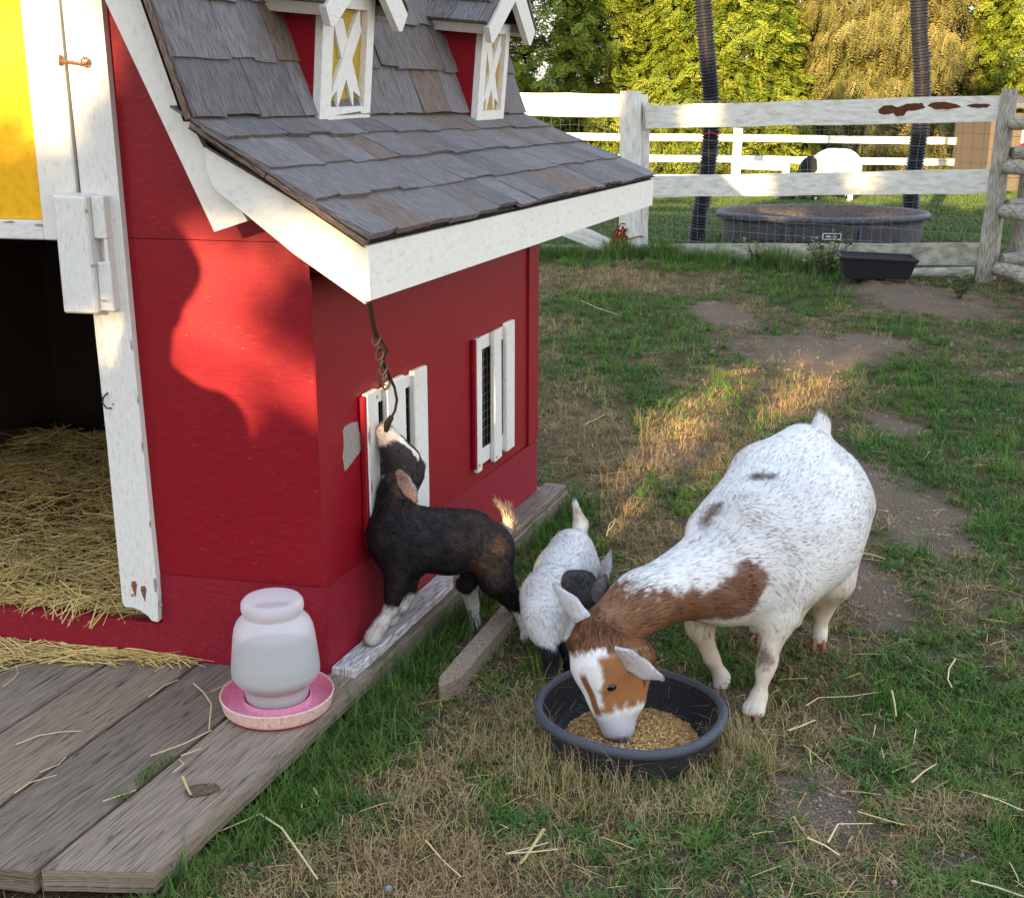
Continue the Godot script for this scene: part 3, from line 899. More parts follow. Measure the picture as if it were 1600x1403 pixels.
	slab("fascia", barn, FF, [Vector2(0.0, 1.083), Vector2(0.0, 0.975), Vector2(2.115, 0.975), Vector2(2.125, 1.062)], -0.02, 0.0, M.white)
	# soffit under the eave
	var sf := Geo.new()
	var p0 := loc(0.0, 0.985, 0.187)
	var p1 := loc(1.97, 0.978, 0.205)
	var p2 := loc(1.6, 0.992, -0.02)
	var p3 := loc(0.003, 0.992, -0.018)
	for k in [0.0, 0.012]:
		var up := Vector3(0, k, 0)
		sf.quad(p0 + up, p1 + up, p2 + up, p3 + up, Vector3(0, -1 if k == 0.0 else 1, 0), Vector2(0, 0), Vector2(2, 0), Vector2(1.6, 0.2), Vector2(0, 0.2))
	part("soffit", sf, M.red_side, barn)
	# X brace on the inside, hardly seen in the dark
	for r in [[-0.75, 0.5, 0.62], [-0.75, 0.5, -0.62]]:
		var XX := FRONT * Transform3D(Basis(Vector3(0, 0, 1), r[2]), Vector3(r[0], r[1], -0.9))
		plank("brace", barn, XX, Vector3(-0.03, -0.26, 0), Vector3(0.03, 0.26, 0.018 if r[2] > 0 else 0.016), M.white_rough)

func barn_window(outer: Rect2, hole: Rect2, lay: Array, label: String) -> void:
	var frame := plank("window", barn, SIDE, Vector3(outer.position.x - 0.012, outer.position.y + 0.01, 0.001), Vector3(outer.position.x, outer.end.y - 0.004, 0.016), M.red_side)
	frame.set_meta("label", label)
	var w := outer.size.x
	var gaps := []
	for l in lay:
		var x0: float = outer.position.x + w * l[0] + 0.0006
		var x1: float = outer.position.x + w * l[1] - 0.0006
		var y0 := outer.position.y + rng.randf_range(-0.006, 0.006)
		var y1 := outer.end.y + rng.randf_range(-0.005, 0.005)
		var kind: int = l[2]
		if kind == 0:
			plank("stile", frame, SIDE, Vector3(x0, y0, 0.001), Vector3(x1, y1, 0.0175), M.white_rough, 0.003, 0.0012)
		elif kind == 1:
			plank("slat", frame, SIDE, Vector3(x0, y0 - 0.004, 0.0045), Vector3(x1, y1, 0.020), M.white_rough, 0.003, 0.0012)
	# rails behind the slats, above and below the opening
	plank("rail", frame, SIDE, Vector3(outer.position.x + w * 0.12, hole.end.y - 0.02, 0.001), Vector3(outer.end.x - w * 0.2, outer.end.y - 0.008, 0.004), M.white_rough, 0.002)
	plank("rail", frame, SIDE, Vector3(outer.position.x + w * 0.12, outer.position.y + 0.006, 0.001), Vector3(outer.end.x - w * 0.2, hole.position.y + 0.03, 0.004), M.white_rough, 0.002)
	var g := Geo.new()
	var x := hole.position.x
	while x < hole.end.x:
		g.box(SIDE * Transform3D(Basis(), Vector3(x, hole.get_center().y, -0.012)), Vector3(0.0016, hole.size.y, 0.0016), 0.0003)
		x += 0.026
	var y := hole.position.y
	while y < hole.end.y:
		g.box(SIDE * Transform3D(Basis(), Vector3(hole.get_center().x, y, -0.010)), Vector3(hole.size.x, 0.0016, 0.0016), 0.0003)
		y += 0.026
	part("wire_mesh", g, M.wire, frame)

# shingles between an upper and a lower butt line, each line [near point, far point]
func shingle_row(top: Array, low: Array, over: float, thick: float, wmin: float, wmax: float, first := 0.0) -> void:
	var len: float = (low[1] - low[0]).length()
	var x := -first
	while x < len - 0.02:
		var w := rng.randf_range(wmin, wmax)
		if x + w > len - 0.03:
			w = len - x
		var t0 := maxf(x, 0.0) / len
		var t1 := minf(x + w, len) / len
		var a: Vector3 = (low[0] as Vector3).lerp(low[1], t0)
		var b: Vector3 = (low[0] as Vector3).lerp(low[1], t1)
		var d: Vector3 = (top[0] as Vector3).lerp(top[1], t1)
		var e: Vector3 = (top[0] as Vector3).lerp(top[1], t0)
		var down := ((a + b) - (d + e)) * 0.5
		var expo := down.length()
		down /= expo
		var along := (b - a).normalized()
		var nn := along.cross(down)
		if nn.y < 0 and absf(nn.y) > 0.05:
			nn = -nn
		down = (down + nn * rng.randf_range(0.0, 0.03)).normalized()
		var ext := rng.randf_range(-0.006, 0.007)
		var g := Geo.new()
		var off := Vector2(rng.randf() * 4.0, rng.randf() * 4.0)
		# a wedge: thin above, thick at the butt, its lower edge uneven
		var L := expo + over
		var gap := 0.0012
		var W := (b - a).length() - gap * 2
		var n_cut := 3
		var th := thick * rng.randf_range(0.8, 1.25)
		var O := (e + d) * 0.5 - down * over
		var side := along
		var P := func(u: float, v: float, up: float) -> Vector3:
			return side * (u * W * 0.5) + down * v + nn * up
		var ends := []
		for k in n_cut + 1:
			ends.append(L + ext + rng.randf_range(-0.003, 0.003))
		for k in n_cut:
			var u0 := float(k) / n_cut * 2.0 - 1.0
			var u1 := float(k + 1) / n_cut * 2.0 - 1.0
			var q0 = P.call(u0, 0.0, 0.004)
			var q1 = P.call(u1, 0.0, 0.004)
			var q2 = P.call(u1, ends[k + 1], th)
			var q3 = P.call(u0, ends[k], th)
			g.quad(q0, q1, q2, q3, nn, Vector2(0, u0 * W * 0.5) + off, Vector2(0, u1 * W * 0.5) + off, Vector2(L, u1 * W * 0.5) + off, Vector2(L, u0 * W * 0.5) + off)
			var b2 = P.call(u1, ends[k + 1] - 0.002, 0.0)
			var b3 = P.call(u0, ends[k] - 0.002, 0.0)
			g.quad(q3, q2, b2, b3, down, Vector2(0, u0) * 0.1 + off, Vector2(0, u1) * 0.1 + off, Vector2(0.02, u1 * 0.1) + off, Vector2(0.02, u0 * 0.1) + off)
			g.quad(b3, b2, P.call(u1, 0.0, 0.0), P.call(u0, 0.0, 0.0), -nn, off, off, off, off)
		for u in [-1.0, 1.0]:
			var k := 0 if u < 0 else n_cut
			g.quad(P.call(u, 0.0, 0.004), P.call(u, ends[k], th), P.call(u, ends[k] - 0.002, 0.0), P.call(u, 0.0, 0.0), side * u, off, off + Vector2(L, 0), off + Vector2(L, 0.01), off + Vector2(0, 0.01))
		var m: Material = M.shingle[[0, 0, 1, 2, 0, 4, 0, 1, 2, 3, 4, 0][rng.randi() % 12]]
		part("shingle", g, m, barn, Transform3D(Basis(), O))
		x += w

func barn_roof() -> void:
	var lines := [
		[loc(-0.178, 1.318, -0.150), loc(1.56, 1.285, -0.092)],
		[loc(-0.172, 1.276, -0.083), loc(1.64, 1.243, -0.030)],
		[loc(-0.150, 1.220, 0.0), loc(1.74, 1.192, 0.050)],
		[loc(-0.138, 1.158, 0.099), loc(1.89, 1.137, 0.134)],
		[loc(-0.135, 1.094, 0.209), loc(2.0, 1.074, 0.232)]]
	var UPN := (loc(0, 0.85, 0.52) - CORNER).normalized()
	# boards under the shingles
	var g := Geo.new()
	for k in 4:
		var q: Array = [lines[k][0], lines[k][1], lines[k + 1][1], lines[k + 1][0]]
		for s in [-0.004, -0.016]:
			g.quad(q[0] + UPN * s, q[1] + UPN * s, q[2] + UPN * s, q[3] + UPN * s, UPN * (1.0 if s > -0.01 else -1.0), Vector2(0, 0), Vector2(2, 0), Vector2(2, 0.1), Vector2(0, 0.1))
	part("roof_board", g, M.dark_wood, barn)
	for k in 4:
		shingle_row(lines[k], lines[k + 1], 0.05, 0.0125, 0.07, 0.17, rng.randf() * 0.04)
	# a starter course showing at the near edge
	shingle_row([lines[3][0] - UPN * 0.012, lines[3][1] - UPN * 0.012], [lines[4][0] - UPN * 0.012 + loc(0.02, 0.006, -0.014) - CORNER, lines[4][1] - UPN * 0.012 + loc(-0.03, 0.006, -0.014) - CORNER], 0.02, 0.009, 0.1, 0.16)
	for e in [[0, 2], [2, 4]]:
		var gt := Geo.new()
		var pa: Vector3 = lines[e[0]][0]
		var pb: Vector3 = lines[e[1]][0]
		var dv := (pb - pa)
		var nb := dv.cross(loc(1, 0, 0) - CORNER).normalized()
		if nb.y < 0:
			nb = -nb
		gt.box(Transform3D(Basis(dv.normalized(), nb, dv.normalized().cross(nb)), Vector3.ZERO), Vector3(dv.length() - 0.002, 0.011, 0.02), 0.002, Vector2(rng.randf(), rng.randf()))
		part("edge_strip", gt, M.shingle_edge, barn, Transform3D(Basis(), (pa + pb) * 0.5 - nb * 0.008 + loc(0.008, 0, 0) - CORNER))
	# the steep upper slope
	var st := []
	for k in 6:
		st.append([loc(-0.180 - 0.004 * k, 1.322 + 0.118 * k, -0.146 - 0.038 * k), loc(1.56, 1.285 + 0.118 * k, -0.094 - 0.038 * k)])
	var gs := Geo.new()
	var NS := (loc(0, 0.306, 0.952) - CORNER).normalized()
	for s in [-0.006, -0.02]:
		gs.quad(st[0][0] + NS * s, st[0][1] + NS * s, st[5][1] + NS * s, st[5][0] + NS * s, NS * (1.0 if s > -0.01 else -1.0), Vector2(0, 0), Vector2(2, 0), Vector2(2, 0.6), Vector2(0, 0.6))
	part("roof_board", gs, M.dark_wood, barn)
	for k in range(5, 0, -1):
		shingle_row(st[k], st[k - 1], 0.05, 0.013, 0.08, 0.2, rng.randf() * 0.05)
	var ge := Geo.new()
	var dv2: Vector3 = st[5][0] - st[0][0]
	ge.box(Transform3D(Basis(dv2.normalized(), NS, dv2.normalized().cross(NS)), Vector3.ZERO), Vector3(dv2.length(), 0.012, 0.02), 0.002)
	part("edge_strip", ge, M.shingle_edge, barn, Transform3D(Basis(), (st[0][0] + st[5][0]) * 0.5 - NS * 0.007 + loc(0.006, 0, 0) - CORNER))
	# low upper slopes and the far side, out of the frame
	var ridge := [loc(-0.34, 2.42, -0.98), loc(1.56, 2.40, -0.98)]
	var br := [loc(-0.45, 1.912, -1.62), loc(1.56, 1.88, -1.62)]
	var el := [loc(-0.5, 1.05, -2.05), loc(1.6, 1.04, -2.05)]
	for q in [[st[5], ridge], [ridge, br], [br, el]]:
		var gg := Geo.new()
		var nn := ((q[0][1] - q[0][0]) as Vector3).cross(q[1][0] - q[0][0]).normalized()
		if nn.y < 0:
			nn = -nn
		for s in [0.0, 0.018]:
			gg.quad(q[0][0] + nn * s, q[0][1] + nn * s, q[1][1] + nn * s, q[1][0] + nn * s, nn * (1.0 if s > 0 else -1.0), Vector2(0, 0), Vector2(2, 0), Vector2(2, 0.8), Vector2(0, 0.8))
		part("roof_slope", gg, M.shingle[0], barn)

func dormer(s: float, o: float, h: float, w: float, ht: float) -> void:
	var up := (loc(0, 1.0, 0.09) - CORNER).normalized()
	var X := Transform3D(Basis(SIDE.basis.x, up, SIDE.basis.x.cross(up)), loc(s, h, o))
	var fr := slab("dormer", barn, X, [Vector2(0.002, -0.02), Vector2(w - 0.002, -0.02), Vector2(w - 0.002, ht), Vector2(w * 0.5, ht + 0.15), Vector2(0.002, ht)], -0.03, -0.006, M.red_side)
	fr.set_meta("label", "red dormer with white framed yellow window and X brace")
	for u in [0.0, 1.0]:
		var CX := Transform3D(Basis(-X.basis.z, X.basis.y, X.basis.x), X * Vector3(0.0006 if u == 0.0 else w - 0.0166, 0, 0))
		slab("cheek", fr, CX, [Vector2(-0.002, -0.01), Vector2(0.014, -0.015), Vector2(0.16, ht + 0.02), Vector2(-0.002, ht)], 0.0, 0.016, M.red)
	# white window frame
	slab("stile", fr, X, [Vector2(0, -0.012), Vector2(w * 0.20, -0.012), Vector2(w * 0.20, ht), Vector2(0, ht)], -0.005, 0.014, M.white_rough, true)
	slab("stile", fr, X, [Vector2(w * 0.86, -0.012), Vector2(w, -0.012), Vector2(w, ht), Vector2(w * 0.86, ht)], -0.005, 0.014, M.white_rough, true)
	slab("rail", fr, X, [Vector2(w * 0.2005, ht * 0.90), Vector2(w * 0.8595, ht * 0.90), Vector2(w * 0.8595, ht), Vector2(w * 0.2005, ht)], -0.005, 0.0135, M.white_rough)
	slab("rail", fr, X, [Vector2(w * 0.2005, -0.012), Vector2(w * 0.8595, -0.012), Vector2(w * 0.8595, ht * 0.13), Vector2(w * 0.2005, ht * 0.13)], -0.005, 0.0135, M.white_rough)
	slab("yellow_panel", fr, X, [Vector2(w * 0.19, ht * 0.11), Vector2(w * 0.87, ht * 0.11), Vector2(w * 0.87, ht * 0.92), Vector2(w * 0.19, ht * 0.92)], -0.0055, -0.002, M.yellow_old)
	# crossed boards with forked ends
	var mid := X * Vector3(w * 0.53, ht * 0.51, 0)
	var bl := Vector2(w * 0.52, ht * 0.70).length() * 0.5
	var an := atan2(w * 0.50, ht * 0.74)
	for sg in [-1.0, 1.0]:
		var BX := Transform3D(X.basis * Basis(Vector3(0, 0, 1), an * sg), mid)
		var k := w * 0.085
		slab("cross_board", fr, BX, [Vector2(-k, -bl * 1.04), Vector2(-k * 0.15, -bl * 0.70), Vector2(k * 1.15, -bl * 1.0), Vector2(k, 0), Vector2(k * 1.05, bl * 0.72), Vector2(k * 1.2, bl * 0.74), Vector2(k * 0.3, bl * 0.82), Vector2(-k * 0.7, bl * 1.08), Vector2(-k, bl * 0.6)], -0.0018, 0.006 if sg > 0 else 0.008, M.white_rough, true)
	# little gable roof with overhang
	var half := w * 0.5 + 0.075
	var peak := ht + 0.15
	var eave := peak - half * 0.86
	for sg in [-1.0, 1.0]:
		var c := w * 0.5
		var d := Vector2(half * sg, eave - peak)
		var L := d.length()
		var dn := d / L
		var nx := Vector2(-dn.y, dn.x) * (1.0 if sg > 0 else -1.0)
		if nx.y < 0:
			nx = -nx
		var p0 := Vector2(c, peak)
		var RB := [p0, p0 + d, p0 + d + nx * 0.012, p0 + nx * 0.012]
		slab("dormer_roof", fr, X, RB, -0.22, 0.055, M.dark_wood)
		for r in 3:
			var t0 := r / 3.0
			var t1 := (r + 1) / 3.0
			var off := nx * (0.0125 + 0.004 * (2 - r))
			var zz := -0.22
			while zz < 0.055:
				var wz := minf(rng.randf_range(0.06, 0.11), 0.062 - zz)
				if wz < 0.02:
					break
				var q := [p0 + d * (t0 - (0.0 if r == 0 else 0.06)) + off, p0 + d * t1 + dn * 0.012 + off, p0 + d * t1 + dn * 0.012 + off + nx * 0.009, p0 + d * (t0 - (0.0 if r == 0 else 0.06)) + off + nx * 0.004]
				slab("shingle", fr, X, q, zz, zz + wz - 0.0015, M.shingle[rng.randi() % 3])
				zz += wz
		# bargeboard, its lower end cut square
		var bq := [p0 - nx * 0.002 + Vector2(0, 0), p0 + d - nx * 0.002 + dn * 0.008, p0 + d - nx * 0.048 + dn * 0.014, p0 + d - nx * 0.060 + dn * 0.002, p0 + Vector2(0, -0.086)]
		slab("bargeboard", fr, X, bq, 0.045, 0.063, M.white_rough)
		var eb := p0 + d
		slab("eave_board", fr, X, [eb - nx * 0.001 - dn * 0.016, eb - nx * 0.001 - dn * 0.001, eb - nx * 0.034 - dn * 0.001, eb - nx * 0.034 - dn * 0.016], -0.2, 0.0445, M.white_rough)

func make_deck() -> void:
	var deck := thing("deck", "low deck of wide grey weathered boards beside the red barn", "deck", CORNER + Vector3(-0.3, 0, 0.3))
	var edges := [0.094, -0.104, -0.311, -0.512, -0.712, -0.914, -1.112]
	for k in 6:
		var hi: float = edges[k] - 0.0035 - rng.randf() * 0.003
		var lo: float = edges[k + 1] + 0.0035 + rng.randf() * 0.003
		var s0: float = [-0.857, -0.905, -0.94, -0.98, -1.02, -1.06][k]
		var s1 := 0.053 if k == 0 else -0.153 * absf(hi) - 0.004
		var g := Geo.new()
		var q := [Vector2(s0, lo), Vector2(s0 + (0.067 if k == 0 else 0.04), hi), Vector2(s1, hi), Vector2(s1 - (0.0 if k == 0 else 0.03), lo)]
		# outline with worn, uneven long edges
		var pts := []
		for e in 4:
			var a: Vector2 = q[e]
			var b: Vector2 = q[(e + 1) % 4]
			var n := 10 if e % 2 == 1 else 5
			for i in n:
				pts.append(a.lerp(b, float(i) / n) + Vector2(rng.randf_range(-0.002, 0.002), rng.randf_range(-0.0018, 0.0018)))
		var mid := Vector2((s0 + s1) / 2, (hi + lo) / 2)
		var poly := PackedVector2Array()
		for p in pts:
			poly.append(Vector2(p.x - mid.x, p.y - mid.y))
		var top := 0.07 + rng.randf_range(-0.002, 0.002)
		g.prism(poly, 0.0, -0.042, Transform3D(Basis(Vector3(1, 0, 0), Vector3(0, 0, 1), Vector3(0, 1, 0)), Vector3.ZERO), Vector2(rng.randf() * 3, rng.randf() * 3))
		part("deck_board", g, M.deck[k % 3], deck, SIDE * Transform3D(Basis(), Vector3(mid.x, top, mid.y)))
	for s in [-0.7, -0.2]:
		plank("joist", deck, SIDE, Vector3(s - 0.02, -0.04, -1.1), Vector3(s + 0.02, 0.026, 0.06), M.dark_wood)

# ---- ground ------------------------------------------------------------------
# patches on the ground: x, z, half width, half depth
var BARE := [[1.351, -4.145, 0.199, 0.555], [0.605, -2.284, 0.097, 0.149], [2.712, -8.271, 0.518, 0.678], [1.292, -7.847, 0.207, 0.558], [1.611, -6.661, 0.430, 0.532], [1.015, -3.392, 0.109, 0.307], [1.606, -5.181, 0.107, 0.257], [0.638, -4.709, 0.123, 0.215], [0.396, -2.656, 0.161, 0.169], [1.946, -6.847, 0.208, 0.346]]
var DRY := [[0.664, -9.159, 0.526, 0.571], [0.661, -4.853, 0.187, 0.585], [1.269, -5.477, 0.197, 0.256], [-0.158, -2.031, 0.274, 0.137], [0.174, -2.516, 0.313, 0.258], [0.323, -5.128, 0.220, 0.931], [0.410, -3.775, 0.150, 0.287], [-0.463, -1.977, 0.143, 0.065], [0.279, -7.353, 0.205, 0.346], [1.400, -5.749, 0.368, 0.311], [0.625, -2.592, 0.122, 0.133], [0.862, -2.236, 0.101, 0.069], [-0.181, -2.300, 0.130, 0.132]]
var LUSH := [[0.614, -7.508, 0.465, 1.161], [1.950, -5.501, 0.341, 1.160], [0.500, -10.625, 0.342, 0.896], [1.659, -10.100, 0.704, 0.634], [1.041, -2.592, 0.164, 0.662], [-0.256, -2.769, 0.106, 0.337], [-0.430, -2.319, 0.117, 0.195], [0.208, -3.966, 0.125, 0.375], [2.299, -7.212, 0.182, 0.381], [2.268, -9.005, 0.157, 0.725], [0.456, -5.969, 0.274, 0.532], [1.983, -8.720, 0.327, 0.682], [0.475, -3.157, 0.170, 0.332], [1.638, -4.463, 0.247, 0.975]]

func patchy(list: Array, x: float, z: float, soft := 0.55) -> float:
	var best := 0.0
	for p in list:
		var dx: float = (x - p[0]) / p[2]
		var dz: float = (z - p[1]) / p[3]
		var r := sqrt(dx * dx + dz * dz)
		r += noise.get_noise_2d(x * 7.0 + 31.0, z * 5.0) * 0.45
		best = maxf(best, clampf(((1.08 if soft < 0.5 else 1.25) - r) / soft, 0.0, 1.0))
	return best

func hgt(x: float, z: float) -> float:
	var y := 0.0
	if z < -10.9:
		y = -0.6 * (1.0 - exp(-(-10.9 - z) / 15.0))
	var m := Vector2((x - 2.5) / 0.33, (z + 8.62) / 0.5).length()
	y += 0.075 * exp(-m * m) * (1.0 + 0.4 * noise.get_noise_2d(x * 9.0, z * 9.0))
	var near := clampf((-1.2 - z) / 1.0, 0.0, 1.0)
	y += near * (0.012 * noise.get_noise_2d(x * 1.3, z * 1.3) + 0.006 * noise.get_noise_2d(x * 6.0 + 9.0, z * 6.0))
	return y

# greenness, dryness, bareness
func cover(x: float, z: float) -> Vector3:
	if z < -11.2:
		var f := noise.get_noise_2d(x * 0.9, z * 0.35)
		return Vector3(clampf(0.8 + f * 0.6, 0, 1), clampf(0.25 - f * 0.6, 0, 1), clampf((z + 12.0) * 0.9, 0, 0.7))
	var b := patchy(BARE, x, z, 0.49)
	var d := patchy(DRY, x, z)
	var g := patchy(LUSH, x, z)
	var n1 := noise.get_noise_2d(x * 2.2, z * 1.7)
	var n2 := noise.get_noise_2d(x * 8.0 + 50.0, z * 6.0)
	var green := clampf(0.52 + g * 0.55 - d * 0.42 - b * 0.9 + n1 * 0.55 + n2 * 0.3, 0.0, 1.0)
	var dry := clampf(0.40 + d * 0.65 - g * 0.3 - b * 0.35 - n1 * 0.35 + n2 * 0.25, 0.0, 1.0)
	var bare := clampf(0.18 + b * 0.95 - g * 0.3 - n1 * 0.2 - n2 * 0.25, 0.0, 1.0)
	return Vector3(green, dry, bare)

func in_barn(x: float, z: float, pad := 0.0) -> bool:
	var q := SIDE.affine_inverse() * Vector3(x, 0, z)
	return q.z < 0.085 + pad and q.z > -2.1 and q.x > -0.87 - pad and q.x < 1.55 + pad

func make_ground() -> void:
	var xs := []
	var zs := []
	var x := -1.6
	for v in [-300.0, -120.0, -50.0, -22.0, -10.0, -5.0, -3.0, -2.2]:
		xs.append(v)
	while x < 4.4:
		xs.append(x)
		x += 0.05
	for v in [4.6, 5.0, 5.6, 6.4, 7.4, 8.6, 10.0, 12.0, 15.0, 20.0, 35.0, 70.0, 150.0, 300.0]:
		xs.append(v)
	for v in [300.0, 100.0, 40.0, 15.0, 6.0, 2.0, 0.0, -0.8, -1.3]:
		zs.append(v)
	var z := -1.6
	while z > -11.5:
		zs.append(z)
		z -= 0.05 if z > -6.0 else 0.08
	for v in [-11.6, -12.0, -12.5, -13.2, -14.0, -15.0, -16.0, -17.0, -18.0, -19.0, -20.0, -22.0, -24.0, -27.0, -32.0, -45.0, -80.0, -160.0, -300.0]:
		zs.append(v)
	var nx := xs.size()
	var nz := zs.size()
	var v := PackedVector3Array()
	var c := PackedColorArray()
	var t := PackedVector2Array()
	var n := PackedVector3Array()
	for j in nz:
		for i in nx:
			var px: float = xs[i]
			var pz: float = zs[j]
			v.append(Vector3(px, hgt(px, pz), pz))
			var e := 0.03
			n.append(Vector3(hgt(px - e, pz) - hgt(px + e, pz), 2 * e, hgt(px, pz - e) - hgt(px, pz + e)).normalized())
			var k := cover(px, pz)
			var w := noise.get_noise_2d(px * 3.0 + 7.0, pz * 3.0) * 0.5 + 0.5
			var col := Color(0.19, 0.135, 0.088).lerp(Color(0.27, 0.195, 0.13), w)
			col = col.lerp(Color(0.36, 0.275, 0.205), k.z * 0.8)
			col = col.lerp(Color(0.25, 0.175, 0.085), k.y * 0.45)
			col = col.lerp(Color(0.075, 0.095, 0.03), k.x * (0.6 if pz > -11.2 else 0.9))
			c.append(col)
			t.append(Vector2(px, pz))
	var idx := PackedInt32Array()
	for j in nz - 1:
		for i in nx - 1:
			var a := j * nx + i
			idx.append_array(PackedInt32Array([a, a + nx, a + 1, a + 1, a + nx, a + nx + 1]))
	var arr := []
	arr.resize(Mesh.ARRAY_MAX)
	arr[Mesh.ARRAY_VERTEX] = v
	arr[Mesh.ARRAY_NORMAL] = n
	arr[Mesh.ARRAY_COLOR] = c
	arr[Mesh.ARRAY_TEX_UV] = t
	arr[Mesh.ARRAY_INDEX] = idx
	var m := ArrayMesh.new()
	m.add_surface_from_arrays(Mesh.PRIMITIVE_TRIANGLES, arr)
	var o := MeshInstance3D.new()
	o.mesh = m
	o.material_override = M.soil
	put(o, "ground", self)
	tag(o, "worn paddock ground of soil and trampled turf", "ground", "", "structure")

# ---- grass -------------------------------------------------------------------
func blade_tuft(count: int, len0: float, len1: float, width: float, spread: float, lean: float, dry: bool) -> ArrayMesh:
	var g := Geo.new()
	for k in count:
		var an := rng.randf() * TAU
		var o := Vector3(cos(an), 0, sin(an)) * spread * sqrt(rng.randf())
		var L := rng.randf_range(len0, len1)
		var da := rng.randf() * TAU
		var d := Vector3(cos(da), 0, sin(da))
		var ln := lean * rng.randf_range(0.3, 1.3)
		var w := width * rng.randf_range(0.7, 1.3)
		var s := Vector3(-d.z, 0, d.x)
		s = (s + d * rng.randf_range(-0.5, 0.5)).normalized()
		var sh := rng.randf_range(0.7, 1.3)
		var yel := rng.randf()
		g.tint = Color(sh * (1.0 + 0.5 * yel * yel), sh * (1.0 + 0.1 * yel), sh * (1.0 - 0.2 * yel))
		var prev := o
		var pw := w
		var el := PI / 2 - ln * 0.35
		var steps := 3
		for q in steps:
			var l := L / steps
			var nxt := prev + (d * cos(el) + Vector3.UP * sin(el)) * l
			if dry and q == 1:
				el -= rng.randf_range(-0.2, 1.2)
			el -= ln * 0.75
			if nxt.y < 0.002:
				nxt.y = 0.002
			var nw: float = w * [0.85, 0.6, 0.08][q]
			var nn := s.cross(nxt - prev).normalized()
			if nn.y < 0:
				nn = -nn
			g.quad(prev - s * pw * 0.5, prev + s * pw * 0.5, nxt + s * nw * 0.5, nxt - s * nw * 0.5, nn)
			prev = nxt
			pw = nw
	return g.mesh()

